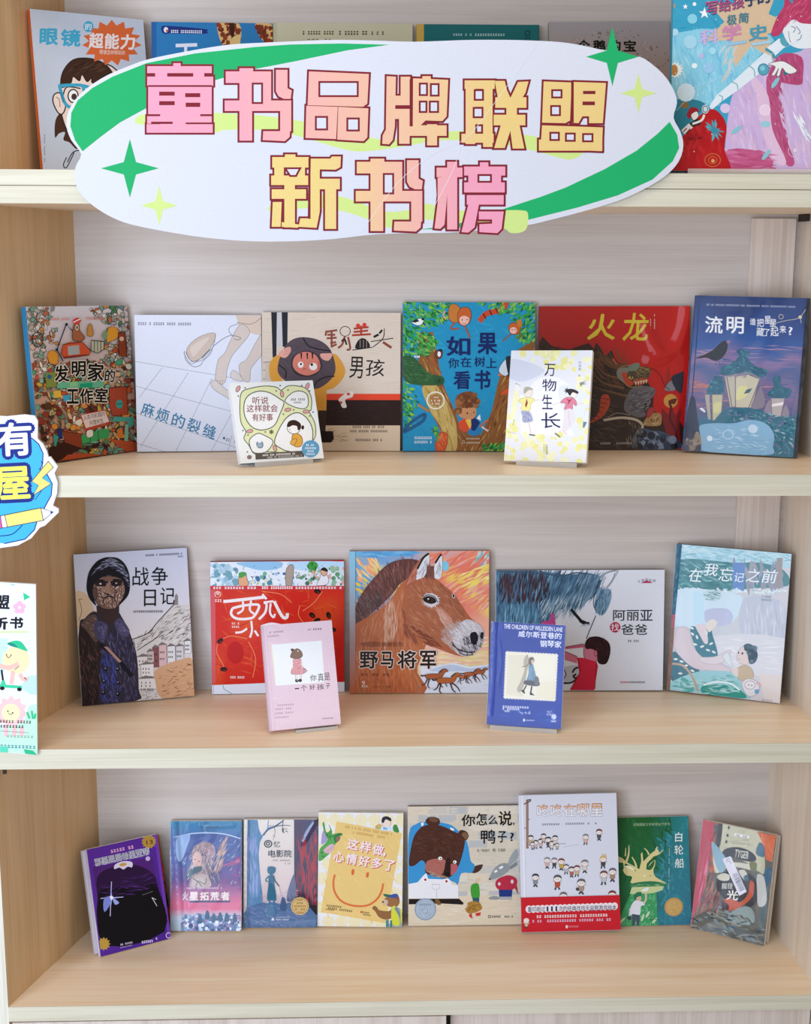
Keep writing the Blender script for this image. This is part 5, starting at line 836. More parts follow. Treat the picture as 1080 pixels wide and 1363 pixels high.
def a_forget(c):
    c.soft = 0.45
    c.grad('#c8d8de', '#dcd6da', (0, .3), (1, .8))  # wrap glare is mixed into these inks, palest at upper left
    G = ['#2f7a80', '#1f6a72', '#4a9a9c', '#7fbcc0', '#a8d8dc', '#256068']
    c.poly([(120, 55), (1020, 130), (1005, 240), (700, 200), (400, 200), (125, 190)], '#b9dfe9', 3); c.brush([(130, 65), (1010, 140), (1000, 200), (130, 180)], 170, 110, 8, 13, ['#d8f0f4', '#8ac4d4', '#e8f6f8', '#a0d4e0', '#6fb0c4'], 22)
    c.poly([(125, 180), (560, 200), (780, 200), (960, 260), (990, 380), (700, 400), (560, 420), (300, 410), (115, 400)], '#5a9298', 3); c.brush([(120, 185), (560, 205), (560, 410), (115, 400)], 190, 90, 20, 14, G, 30); c.brush([(560, 200), (960, 220), (960, 400), (560, 410)], 90, 120, 88, 24, ['#9aa4b0', '#a8b0bc', '#8fa4c8', '#b4b0b4', '#98a0b4', '#a89ea0'], 5)
    c.poly([(560, 200), (655, 205), (645, 420), (560, 420)], '#6f94cc'); c.poly([(905, 160), (950, 165), (935, 400), (900, 400)], '#a8a0a0')
    c.brush([(110, 400), (980, 400), (970, 440), (110, 430)], 90, 46, 0, 13, ['#e8f2f4', '#c4e0e6', '#f2f8f8'], 40)
    c.poly([(115, 410), (560, 440), (640, 500), (560, 660), (400, 680), (110, 690)], '#d4e8f2', 3); c.poly([(345, 570), (520, 560), (560, 640), (500, 690), (360, 680)], '#c4cbe2', 3); c.poly([(250, 420), (330, 430), (340, 680), (250, 690)], '#c8e6f2')
    c.bl([(325, 450), (350, 420), (420, 410), (470, 440), (450, 490), (380, 500)], '#c4dfe4'); c.brush([(330, 430), (460, 430), (450, 490), (350, 490)], 40, 40, 10, 6, ['#6a9aa0', '#e8f4f4', '#9cc8cc', '#3a6a70'], 30)
    c.poly([(640, 480), (880, 480), (970, 560), (965, 780), (640, 790)], '#c9cfdc', 3); c.brush([(650, 500), (960, 560), (955, 780), (650, 770)], 70, 130, 88, 16, ['#d8dce6', '#bcc4d4', '#e4e6ec', '#b4bccc'], 5)
    c.poly([(400, 770), (960, 790), (945, 1080), (760, 1080), (540, 1020), (420, 900)], '#dedfe4', 3); c.brush([(420, 790), (950, 800), (940, 1070), (600, 1020)], 60, 130, 3, 12, ['#e8e8ec', '#d0d4dc', '#f0f0f2'], 8)
    # woman in patterned dress
    c.bl([(290, 700), (380, 690), (400, 760), (440, 900), (420, 960), (300, 930), (240, 780), (230, 700)], '#4a8494'); c.bl([(270, 690), (340, 680), (360, 760), (365, 820), (340, 830), (300, 760)], '#e2d6da')
    c.bl([(350, 680), (400, 640), (440, 670), (400, 720), (370, 740)], '#e8e2d8'); c.bl([(90, 900), (160, 930), (260, 1000), (300, 1040), (240, 1120), (80, 1110)], '#4a7c8c')
    c.bl([(110, 760), (130, 710), (190, 700), (230, 760), (250, 850), (330, 940), (470, 990), (545, 1030), (520, 1050), (400, 1040), (260, 1020), (150, 930), (100, 850)], '#dccfd4', 3, '#b4a8b0'); c.bl([(290, 940), (420, 930), (530, 880), (540, 910), (470, 980), (350, 985)], '#e0d6da', 3, '#b8acb4')
    for x, y, r in ((245, 755, 40), (280, 780, 70), (265, 835, 20), (320, 852, -20), (365, 880, 20), (390, 830, -30), (410, 895, 30), (115, 950, 0), (160, 968, 20), (195, 1000, -10), (245, 1040, 20), (150, 1060, 0), (240, 710, 20), (355, 745, 80)): c.ell(x, y, 19, 9, '#eceeea', r, 5)
    c.poly([(80, 1130), (180, 1080), (330, 1040), (560, 1050), (610, 1110), (640, 1200), (680, 1255), (300, 1210), (60, 1180)], '#9fd2d8', 4); c.poly([(320, 1160), (440, 1140), (600, 1180), (660, 1250), (480, 1235), (330, 1215)], '#2f9a8c', 4); c.poly([(160, 1090), (240, 1140), (250, 1200), (160, 1190)], '#5ab0a8', 4); c.brush([(100, 1120), (560, 1070), (640, 1200), (400, 1220), (120, 1180)], 90, 90, 8, 12, ['#b8e2e4', '#7cc4c8', '#d8f0f0', '#4aa89c', '#1f8a7c'], 20)
    c.line([(330, 1150), (430, 1125), (540, 1140), (610, 1190)], 13, '#e8f6f6'); c.line([(90, 985), (170, 1000), (240, 1080), (290, 1200)], 17, '#c0a890'); c.line([(60, 1180), (70, 1020), (90, 985)], 14, '#b48a68')
    c.bl([(480, 930), (520, 900), (545, 960), (555, 1010), (520, 990)], '#dfe6e8', 3, '#b0b8bc')
    # child
    c.bl([(590, 950), (600, 890), (640, 850), (690, 880), (700, 940), (670, 990), (620, 985)], '#e4d4d0', 3, '#a89c9c'); c.bl([(640, 850), (680, 828), (730, 860), (752, 920), (730, 975), (690, 985), (675, 930), (680, 890)], '#4c6474'); c.dots([(650, 845), (730, 860), (745, 930), (700, 970), (680, 900)], 30, 18, ['#5c7482', '#3c5464', '#6c8490']); c.ell(632, 905, 7, 10, '#3a4450'); c.ell(603, 900, 5, 8, '#3a4450'); c.line([(600, 945), (615, 952)], 4, '#b0787c', 0)
    c.bl([(580, 1040), (630, 1000), (690, 1010), (720, 1070), (690, 1110), (610, 1110)], '#cbb89a', 3, '#a08c70'); c.bl([(545, 1040), (590, 1010), (600, 1050), (590, 1090)], '#e4d6d2'); c.bl([(630, 1130), (680, 1100), (750, 1130), (760, 1200), (690, 1240), (640, 1190)], '#e6e2e4', 4, '#a8a0a8'); c.ell(690, 1150, 40, 32, '#ece8ea'); c.ring(690, 1150, 40, 32, 4, '#a8a0aa'); c.ell(680, 1148, 5, 5, '#554'); c.ell(704, 1152, 5, 5, '#554'); c.poly([(725, 1185), (760, 1180), (755, 1215), (728, 1215)], '#6aa8cc'); c.line([(740, 1130), (820, 1180), (870, 1245)], 22, '#dcb8b8'); c.line([(770, 1130), (850, 1200)], 8, '#e8dcdc')
    c.poly([(760, 1060), (945, 1080), (925, 1290), (800, 1270)], '#e6dcd8'); c.ticks(780, 1255, 890, 1272, '#a8a0a0', 9, 6)
    c.poly([c.uv(-.01, 0), c.uv(.045, 0), c.uv(.03, .48), c.uv(-.01, .48)], '#1c5a78'); c.brush([c.uv(0, .01), c.uv(.04, .01), c.uv(.03, .47), c.uv(0, .47)], 24, 60, 98, 9, ['#2f7a94', '#174860', '#4a9ab0'], 14); c.poly([c.uv(0, .48), c.uv(.03, .48), c.uv(.03, .57), c.uv(0, .57)], '#b05a6a'); c.poly([c.uv(0, .57), c.uv(.03, .57), c.uv(.03, 1), c.uv(0, 1)], '#8a6450')
    w = '#eef4f6'
    for ch, x0, y0, x1, y1 in (('在', 212, 245, 312, 350), ('我', 330, 205, 438, 305), ('忘', 445, 240, 555, 345), ('记', 565, 278, 642, 350), ('之', 660, 245, 768, 352), ('前', 780, 250, 898, 358)): c.txt(ch, x0, y0, x1, y1, w, .012, 4, .16)
    for i in range(4): c.ticks(402, 362+i*26, 440, 372+i*26, '#6a8a8c', 3)
    c.ticks(785, 455, 860, 468, '#7a8a94', 6, 4); c.ticks(780, 480, 860, 494, '#7a8a94', 6, 4)
book('forget', 'picture_book', 'glossy pale teal picture book with woman and child, rightmost on its shelf', a_forget, (880, 715), 5.838, spine='#1c4a60', base='#c8d8de', back='#241a18', finish='gloss', film=1.2, lift=.0004)
def a_goodchild(c):
    c.bg('#e4ccd8'); c.brush([c.uv(0, 0), c.uv(1, 0), c.uv(1, 1), c.uv(0, 1)], 50, 160, 10, 16, ['#e6d0da', '#e2c8d4', '#e8d2da'], 20)
    c.poly([(207, 318), (222, 316), (270, 772), (262, 776)], '#ecdcc0'); c.poly([(222, 322), (768, 288), (806, 745), (268, 775)], '#eef1f4')
    c.bl([(460, 490), (500, 480), (545, 490), (560, 560), (590, 630), (550, 650), (450, 650), (435, 625), (450, 570)], '#dca0a4', 4, '#a86a70'); c.dots([(460, 500), (550, 500), (580, 640), (445, 640)], 26, 7, ['#c88488', '#ecbcbc'], 5)
    c.bl([(430, 440), (450, 400), (500, 370), (545, 400), (560, 450), (530, 475), (470, 478), (430, 465)], '#8a7264', 4, '#5a463c'); c.bl([(428, 380), (450, 368), (470, 385), (445, 400)], '#6a5448'); c.ell(510, 398, 7, 8, '#e8e0d8'); c.line([(555, 570), (600, 610), (615, 615)], 10, '#a87a84'); c.brush([(575, 590), (615, 595), (600, 635), (570, 630)], 10, 26, 40, 5, ['#7a5a62', '#b08890'], 40)
    c.line([(455, 520), (450, 590)], 9, '#e8e0dc', 0); c.line([(548, 500), (560, 590)], 9, '#e8e0dc', 0)
    c.rect(482, 655, 508, 720, '#e6e0dc'); c.rect(525, 655, 550, 718, '#e6e0dc'); c.line([(482, 655), (482, 710)], 3, '#9a8a8a', 0); c.line([(550, 655), (550, 710)], 3, '#9a8a8a', 0); c.ell(500, 722, 20, 18, '#4a4648'); c.ell(537, 720, 19, 18, '#4a4648'); c.ell(505, 715, 7, 6, '#d8d4d4')
    k = '#3c3238'
    c.txt('你', 645, 660, 715, 728, k, .004, -6); c.txt('真', 730, 645, 795, 735, k, .0, -4); c.txt('是', 800, 640, 865, 725, k, .0, -4)
    for ch, x0, y0, x1, y1 in (('一', 478, 803, 525, 815), ('个', 545, 770, 610, 840), ('好', 640, 768, 700, 825), ('孩', 720, 765, 800, 825), ('子', 815, 755, 868, 812)): c.txt(ch, x0, y0, x1, y1, k, .004, -4)
    c.ticks(168, 182, 370, 200, '#a88a98', 9, -4); c.ticks(172, 224, 300, 240, '#a88a98', 6, -4); c.ticks(615, 158, 655, 174, '#9a7c8a', 2, -3); c.ticks(668, 154, 795, 172, '#7a5c6a', 5, -2)
    for y, n, x in ((984, 9, 470), (1026, 8, 445), (1072, 9, 465), (1118, 7, 415)): c.ticks(258, y, x, y+16, '#b89aa8', n, -3)
    c.ticks(780, 1136, 905, 1150, '#9a7c8a', 8, -3); c.line([c.uv(.012, 0), c.uv(.012, 1)], 9, '#d0b4c4', 0); c.line([c.uv(.055, 0), c.uv(.06, 1)], 4, '#d8bcca', 0)
stand('goodchild', 0, 'clear acrylic stand under the pink hardcover', .6, .02, .006)
book('goodchild', 'hardcover_book', 'small pink hardcover with little girl seen from behind, on a clear stand', a_goodchild, (335, 820), 8.262, spine='#d8c0d0', base='#e4ccd8', back='#d8c0cc', lift=.0026)
def a_pianist(c):
    c.grad('#1f3c98', '#1f42a4', (0, 0), (1, 1)); c.brush([(130, 95), (300, 110), (240, 500), (170, 1100), (70, 1190)], 60, 170, 96, 12, ['#2c46a8', '#2840a0', '#3049ac'], 8); c.brush([(200, 1000), (860, 1000), (860, 1230), (200, 1200)], 40, 150, 4, 14, ['#2c54b4', '#2248a4', '#3460bc'], 10)  # lighter strokes on the left paint faint wrap glare into the print
    sq = [(280, 405), (848, 425), (820, 942), (252, 915)]; c.poly(sq, '#ece6d4')
    for a, b, n in ((0, 1, 16), (1, 2, 15), (2, 3, 16), (3, 0, 15)):
        for i in range(n): t = (i+.5)/n; c.ell(sq[a][0]+(sq[b][0]-sq[a][0])*t, sq[a][1]+(sq[b][1]-sq[a][1])*t, 9, 9, '#ece6d4', 0, 8) if i % 1 == 0 else 0
    c.poly([(300, 440), (480, 440), (470, 900), (275, 880)], '#e2dac4'); c.poly([(490, 450), (520, 440), (530, 520), (510, 620), (480, 760), (430, 850), (395, 815), (440, 720), (480, 600), (470, 520)], '#b8b09c', 4); c.poly([(640, 730), (820, 722), (815, 930), (600, 900)], '#e8e0c8')
    c.bl([(530, 545), (575, 540), (600, 650), (635, 690), (590, 740), (520, 730), (500, 720), (525, 640)], '#7296ac'); c.brush([(535, 550), (575, 550), (620, 690), (520, 720)], 50, 60, 80, 6, ['#86a8bc', '#5c8098', '#94b2c2'], 12); c.poly([(495, 715), (640, 735), (625, 780), (480, 760)], '#5c5c64', 3); c.poly([(588, 690), (632, 680), (640, 750), (600, 775)], '#77767a', 3)
    c.bl([(525, 500), (540, 465), (575, 462), (590, 500), (560, 545), (535, 540)], '#7a6c60'); c.bl([(555, 500), (580, 490), (580, 525), (562, 535)], '#d8c0ac'); c.line([(540, 520), (500, 560), (450, 565)], 7, '#6a5c52')
    c.line([(500, 770), (470, 830), (480, 860)], 14, '#2c2a30', 0); c.poly([(438, 825), (470, 820), (485, 868), (460, 850)], '#26242a'); c.line([(560, 780), (548, 850), (555, 870)], 15, '#2c2a30', 0); c.poly([(535, 850), (560, 855), (595, 882), (540, 878)], '#26242a')
    w = '#eef0f6'
    c.txt('THE CHILDREN OF WILLESDEN LANE', 262, 118, 902, 168, w, .02, 2.2); c.row('威尔斯登巷的', 412, 183, 895, 252, w, .016, 2); c.row('钢琴家', 650, 278, 892, 352, w, .016, 2)
    c.ticks(235, 996, 555, 1018, '#dce2f0', 12, 2); c.ticks(235, 1020, 425, 1042, '#dce2f0', 8, 2); c.ticks(235, 1046, 315, 1066, '#dce2f0', 4, 2); c.brush([(410, 1070), (540, 1060), (540, 1090), (420, 1090)], 14, 34, 10, 8, ['#c4cce4', '#a8b4d8'], 20); c.brush([(690, 1090), (790, 1020), (790, 1110)], 20, 34, -10, 8, ['#c4cce4', '#8a9acc'], 30)
    c.ell(805, 1118, 28, 30, '#e0e6f2'); c.brush(c.ellp(805, 1118, 22, 24), 8, 26, 40, 6, ['#2a4cac'], 40); c.ticks(775, 1158, 830, 1180, '#e0e6f2', 3); c.rect(462, 1142, 482, 1172, '#e8ecf4'); c.ticks(490, 1150, 588, 1166, '#b8c4e4', 7, 2)
stand('pianist', 0, 'clear acrylic stand under the blue novel with stamp picture', .9, 0, .009)
book('pianist', 'novel', 'thick blue novel with girl on a stamp-edged picture, on a clear stand', a_pianist, (640, 820), 8.264, hard=False, spine='#4450a8', base='#2c4aa4', back='#2a3c8c', finish='gloss', film=.5, folds=(([(170, 100), (150, 600), (112, 1080)], .0016, .03), ([(215, 300), (235, 500), (200, 760)], .0010, .015)), lift=.0026)

# ---------------------------------------------------------------- books of the bottom shelf
def a_purple(c):
    c.grad('#5a2a92', '#4a2288', (0, 0), (1, 1)); c.line([c.uv(.98, 0), c.uv(.98, 1)], 30, '#6a3aa4', 0)
    c.poly([(220, 420), (800, 330), (910, 1030), (345, 1165)], '#4e2270'); c.poly([(265, 520), (420, 420), (620, 400), (790, 480), (850, 620), (905, 1030), (345, 1165), (290, 800)], '#2a1038', 4)
    c.poly([(275, 700), (420, 620), (700, 620), (830, 600), (908, 1032), (345, 1165)], '#0c080f', 3); c.brush([(300, 560), (760, 480), (830, 620), (320, 760)], 60, 130, -10, 9, ['#3c1a58', '#4a2268', '#1c0c26'], 20)
    c.line([(405, 560), (395, 890)], 7, '#c4c0ec', 0); c.line([(300, 720), (520, 708)], 7, '#c4c0ec', 0); c.star(403, 715, 70, '#a8a8e8', 4, .2); c.ell(403, 715, 20, 20, '#f0eefc'); c.poly([(330, 740), (380, 700), (400, 760), (340, 850)], '#7c88d0', 3); c.poly([(420, 720), (480, 760), (440, 780)], '#98a4e0', 3)
    c.line([(790, 715), (838, 795)], 5, '#d8d8dc', 0); c.line([(790, 715), (830, 735)], 5, '#d8d8dc', 0); c.line([(700, 690), (800, 655)], 4, '#77747c', 0)
    c.poly([(432, 440), (440, 395), (520, 365), (600, 375), (602, 425), (560, 418), (520, 445), (480, 425)], '#d8d0e0', 3); c.ell(515, 398, 36, 16, '#c49a44', -8)
    c.star(762, 180, 74, '#b08a3c', 14, .78); c.txt('13', 738, 165, 800, 205, '#3c2410', .01, -8)
    c.star(335, 1150, 66, '#b8923c', 12, .7); c.line([c.uv(0.0, .0), c.uv(0, 1)], 18, '#6a3aa0', 0)
    c.ticks(362, 262, 620, 292, '#e4a8c8', 9, -11)
    for i, ch in enumerate('邪恶屁屁希里亚蒂'):
        x, y = 272+i*66, 372-i*13.6; c.txt(ch, x-31, y-33, x+31, y+33, '#1a1420', 0, -11, ol=(.045, '#eceef6'))
    c.ell(752, 344, 22, 22, '#c4b4d4'); c.ticks(490, 1150, 610, 1166, '#d8c8e4', 8, -12); c.ticks(490, 1180, 620, 1188, '#c4b4d8', 9, -12); c.ticks(690, 1122, 800, 1145, '#e4d8ec', 6, -8); c.ticks(822, 1090, 880, 1108, '#e4d8ec', 3, -8); c.ring(945, 1068, 24, 24, 6, '#e4d8ec')
def a_red(c):
    c.grad('#b8763a', '#8a1c14', (0, 0), (0, .45)); c.dots([c.uv(0, .2), c.uv(1, .2), c.uv(1, 1), c.uv(0, 1)], 160, 40, ['#b82c18', '#1c0f10', '#3a1512', '#c23a1c', '#240f12', '#120a0c'], 7)
    c.brush([c.uv(0, 0), c.uv(1, 0), c.uv(1, .2), c.uv(0, .2)], 30, 60, 40, 18, ['#c08a3c', '#a8642c', '#d09a4c'], 30)
_p = BK['purple']
def behind(n, src, dx, dy, **k):
    """another volume standing just behind a placed one, parallel to it"""
    b = list(BK[src]); M, w, h, t, q = frame(src); v = M.to_3x3() @ Vector((dx, dy, 0)); b[0] += v.x; b[1] += v.y
    BK[n] = tuple(b); BK[n] = (*b[:7], b[7], k.get('t', b[8]), b[9])
MM, _w, _h, _t, _q = frame('purple')
behind('second', 'purple', -.006, .0160); behind('red', 'purple', .0165, .0330)
for n_, k_ in (('second', .965), ('red', .93)):
    b_ = list(BK[n_]); b_[6] *= k_; b_[5] *= k_+.03; BK[n_] = tuple(b_)
book('purple', 'paperback_book', 'purple and black paperback with gold 13 badge, front one of the leaning left corner pile', a_purple, (95, 1090), 7.2, hard=False, spine='#d8d4dc', base='#4e2488', back='#d8d4dc', finish='gloss', lift=.0004)
def a_second(c): c.grad('#cfcad8', '#c4bece')
book('second', 'paperback_book', 'white spined paperback hidden behind the purple one, only its spine edge showing', a_second, (95, 1090), 7.2, hard=False, spine='#cfccd2', base='#3f3a48', back='#e0dce0', lift=.0006)
book('red', 'paperback_book', 'red and black paperback peeking out on the right behind the purple one', a_red, (95, 1090), 7.2, hard=False, spine='#7a2418', base='#8a1c14', back='#5a1410', lift=.0006)
def a_star(c):
    c.soft = 0.3
    c.grad('#3a86ae', '#6f78b0', (0, 0), (0, .35)); c.field(lambda x, y: mixc(mixc('#2f86ac', '#5c6ea8', (y-100)/250), mixc('#6a5a94', '#dc7898', (y-760)/250), (y-500)/260) if y < 1060 else mixc('#dc7c98', '#c4d4e2', (y-1060)/90), 20, 40)
    c.poly([(140, 300), (300, 250), (500, 240), (700, 255), (870, 310), (865, 560), (700, 610), (400, 640), (180, 600)], '#50649c', 4); c.brush([(160, 300), (860, 300), (860, 560), (200, 600)], 120, 110, -30, 9, ['#3f5690', '#5c74ac', '#4a4f88', '#6a7ab4', '#8a9acc'], 30); c.line([(130, 290), (300, 252), (500, 240), (700, 255), (880, 305)], 12, '#c4d8e8')
    c.poly([(640, 610), (760, 570), (870, 520), (870, 560), (760, 600)], '#c86a94'); c.brush([(640, 560), (870, 500), (865, 860), (620, 840)], 90, 90, -30, 8, ['#c4588c', '#7a4a8c', '#50447c', '#a84a80', '#3c3a70'], 24)
    c.poly([(150, 300), (300, 260), (260, 420), (200, 560), (150, 500)], '#9ab4d8', 4)
    # pale long-haired figure
    hair = ['#d8c0b4', '#b49a98', '#8a7a88', '#e8d8d0', '#6f6a84', '#c8a89c']
    c.bl([(330, 430), (380, 370), (470, 340), (560, 370), (590, 450), (570, 560), (520, 640), (540, 780), (300, 830), (330, 700), (260, 720), (300, 620), (330, 540)], '#a48e94'); c.brush([(310, 430), (470, 345), (590, 430), (560, 640), (500, 800), (300, 820)], 240, 80, lambda x, y: 110-(x-420)*.1, 8, hair, 22)
    c.brush([(430, 470), (560, 520), (680, 820), (520, 820)], 90, 110, 62, 7, ['#3c3f60', '#5a5c80', '#e0d0d0', '#2c3050', '#8a849c'], 16)
    c.brush([(580, 640), (620, 400), (720, 300), (700, 480), (640, 680)], 70, 130, -62, 10, ['#d4b49c', '#b48c80', '#e4ccb8', '#98707c'], 12); c.brush([(440, 380), (570, 390), (560, 520), (460, 520)], 60, 40, 20, 9, ['#e0c0c0', '#b08a9c', '#d8a8b4', '#8a7290'], 60)
    c.bl([(335, 500), (380, 450), (430, 500), (430, 590), (385, 640), (345, 590)], '#dcbcb4'); c.line([(350, 540), (372, 535)], 7, '#6a4a58', 0); c.line([(395, 560), (420, 555)], 7, '#6a4a58', 0); c.line([(372, 605), (395, 606)], 5, '#b06a74', 0)
    c.bl([(260, 720), (310, 640), (430, 610), (430, 660), (340, 700), (290, 740)], '#5c7480'); c.bl([(320, 800), (360, 720), (440, 690), (520, 740), (530, 830), (330, 830)], '#c4b4b0'); c.line([(340, 740), (400, 780), (440, 830)], 8, '#4a4450'); c.line([(370, 830), (400, 770), (470, 800), (490, 740)], 6, '#4a4450')
    for k in range(26): x, y = c.rn.uniform(200, 860), c.rn.uniform(230, 840); l = c.rn.uniform(14, 50); c.line([(x, y), (x+l*.6, y-l)], 6, '#dfe6f0', 0, .9)
    c.ticks(270, 835, 665, 852, '#e0d4e0', 20)
    for i, ch in enumerate('火星拓荒者'): c.txt(ch, 185+i*115, 880, 288+i*115, 972, '#efdcd8', .05, 0, ol=(.03, '#4a5478')) if i else c.txt(ch, 225, 880, 288, 972, '#d8e4ee', .03)
    c.rect(300, 975, 750, 992, '#4f5a80'); c.ticks(425, 1020, 500, 1034, '#a87c98', 4); c.ticks(395, 166, 640, 184, '#3a4a5c', 12); c.ticks(425, 205, 525, 222, '#4a6a80', 4); c.ell(485, 135, 22, 18, '#2a6a8c')
    c.poly([(215, 1200), (400, 1100), (520, 1130), (860, 1120), (870, 1285), (220, 1285)], '#6f84ac'); c.dots([(230, 1120), (860, 1130), (865, 1275), (230, 1275)], 130, 22, ['#5c7ca4', '#8aa4c4', '#c4d4e4', '#4a5c84', '#b08ab0', '#9c7cac', '#dfe8f0'], 6)
    for x, y in ((500, 1110), (420, 1150), (570, 1140), (710, 1135), (800, 1140), (640, 1130)): c.poly([(x-24, y+50), (x-20, y-10), (x, y-40), (x+20, y-8), (x+24, y+50)], '#3f6480', 3)
    c.rect(585, 1178, 622, 1212, '#e4e8ee')
book('star', 'novel', 'blue and pink shrink-wrapped science fiction novel beside the red and black paperback', a_star, (210, 1080), 8.017, hard=False, spine='#bcd4e2', base='#6a78b0', back='#3c3a58', finish='gloss', film=.7, folds=(([(110, 130), (175, 700), (200, 1250)], .005, .05), ([(500, 180), (800, 150)], .002, .02)), lift=.0004)
def a_cinema(c):
    c.soft = .7
    c.grad('#e4dcd2', '#d8c4c0', (0, 0), (0, .7)); c.rect(635, 80, 900, 1300, lambda x, y: mixc('#3c3a62', '#a81c2c', (y-150)/420) if y < 1010 else '#2a1420'); c.brush([(650, 300), (890, 250), (890, 1020), (650, 900)], 110, 190, 90, 16, ['#a8182c', '#b82434', '#8a1426', '#98203a', '#c42c38'], 4); c.brush([(640, 90), (890, 90), (890, 260), (640, 420)], 60, 120, 80, 16, ['#34345c', '#4a3a66', '#5c3560', '#2c2c4c'], 12); c.brush([(640, 100), (700, 100), (690, 900), (645, 900)], 40, 140, 90, 12, ['#3a3058', '#5c2c4c', '#4a2a48'], 5); c.poly([(725, 330), (760, 230), (835, 130), (855, 125), (800, 220), (745, 325)], '#8a98b8', 3); c.rect(790, 1030, 900, 1285, '#1c1016')
    B = ['#3f7ca6', '#54909c', '#6a98bc', '#7f9cc4', '#3a6c94', '#8aa0c4']
    c.poly([(125, 95), (235, 95), (250, 200), (280, 265), (340, 190), (350, 100), (358, 100), (350, 180), (420, 160), (520, 95), (530, 100), (440, 170), (360, 205), (300, 260), (260, 340), (245, 470), (262, 700), (295, 1000), (320, 1060), (110, 1100)], '#5585b0', 0); c.brush([(130, 100), (225, 100), (235, 300), (225, 500), (250, 760), (280, 1000), (120, 1050)], 210, 130, 88, 12, B, 8); c.brush([(120, 300), (230, 300), (230, 900), (120, 900)], 50, 150, 88, 16, ['#7f94c4', '#8f9ccc', '#98a8d0'], 5)
    dk = '#3c4a58'
    for p, t in (([(300, 265), (350, 200), (440, 165), (530, 155), (600, 160)], 13), ([(430, 165), (500, 115), (520, 90)], 12), ([(420, 170), (425, 240), (405, 310)], 7), ([(350, 160), (420, 155)], 6), ([(515, 110), (510, 200), (530, 240)], 9), ([(500, 190), (570, 195)], 7), ([(400, 265), (430, 285)], 5)): c.line(p, t, dk, 1, .5)
    c.bl([(500, 205), (520, 195), (520, 240)], dk); c.bl([(540, 205), (570, 230), (550, 225)], dk)
    c.poly([(105, 1090), (300, 1000), (480, 1010), (660, 1000), (790, 1040), (880, 1280), (75, 1285)], '#4f7298', 4); c.brush([(110, 1060), (640, 1010), (860, 1270), (100, 1275)], 190, 90, 8, 14, ['#3f6c92', '#6a84b0', '#2f5a80', '#7a84b4', '#54709c', '#9a98bc'], 30); c.brush([(280, 920), (640, 860), (640, 1010), (300, 1010)], 60, 110, 0, 14, ['#d4bcc0', '#c4a8b4', '#b0a0b8', '#dcc8c4'], 8)
    c.poly([(560, 900), (600, 760), (640, 700), (650, 960), (560, 990)], '#5a6484', 4); c.brush([(570, 900), (640, 720), (650, 980), (570, 980)], 40, 60, 80, 10, ['#4a5478', '#7a7c9c', '#8a84a4'], 20)
    t = '#2a6a86'
    c.bl([(340, 640), (350, 610), (390, 605), (432, 620), (430, 665), (405, 690), (375, 695), (345, 675)], t); c.poly([(355, 705), (415, 705), (420, 800), (440, 970), (385, 980), (335, 968), (352, 800)], t, 3); c.line([(355, 712), (322, 755), (345, 775)], 15, t); c.line([(410, 710), (430, 770), (472, 825)], 14, '#2c4c5c'); c.rect(355, 965, 375, 1060, '#3a7a98'); c.rect(402, 965, 425, 1060, '#3a7a98'); c.line([(472, 830), (490, 900), (510, 960)], 3, '#5a6a7c'); c.poly([(495, 960), (515, 940), (540, 975), (550, 1090), (480, 1080)], '#3f5f84', 3); c.poly([(350, 1060), (440, 1060), (430, 1150), (340, 1140)], '#3a6e92', 3)
    k = '#2c343c'
    c.ring(350, 358, 40, 36, 13, k); c.ring(348, 356, 18, 16, 11, k); c.txt('忆', 410, 330, 482, 395, k, .008)
    c.row('电影院', 348, 425, 612, 505, k, .016, 0); c.ticks(400, 532, 595, 546, '#8a8078', 10); c.ticks(528, 568, 597, 582, '#8a8078', 4)
    c.star(697, 1040, 102, '#d8b878', 20, .93); c.ring(697, 1040, 84, 84, 5, '#a8824a'); 
    for i, (x0, x1) in enumerate(((665, 725), (660, 732), (632, 765), (638, 758), (660, 735))): c.ticks(x0, 966+i*34, x1, 982+i*34, '#8a5c2c', 4+i % 3)
    c.poly([(378, 1200), (400, 1165), (420, 1200)], '#e4e4ea'); c.ticks(432, 1160, 590, 1172, '#b4bccc', 12); c.ticks(432, 1182, 590, 1198, '#d0d4de', 11)
book('cinema', 'novel', 'shrink-wrapped novel with blue tree silhouette, girl and red curtain', a_cinema, (315, 1080), 8.261, hard=False, spine='#9cc4d2', base='#ddd2c8', back='#241018', finish='gloss', film=.6, folds=(([(112, 110), (108, 700), (104, 1270)], .004, .03), ([(850, 130), (790, 230), (735, 330)], .003, .02), ([(120, 1230), (500, 1262), (860, 1240)], .002, .02)), lift=.0004)
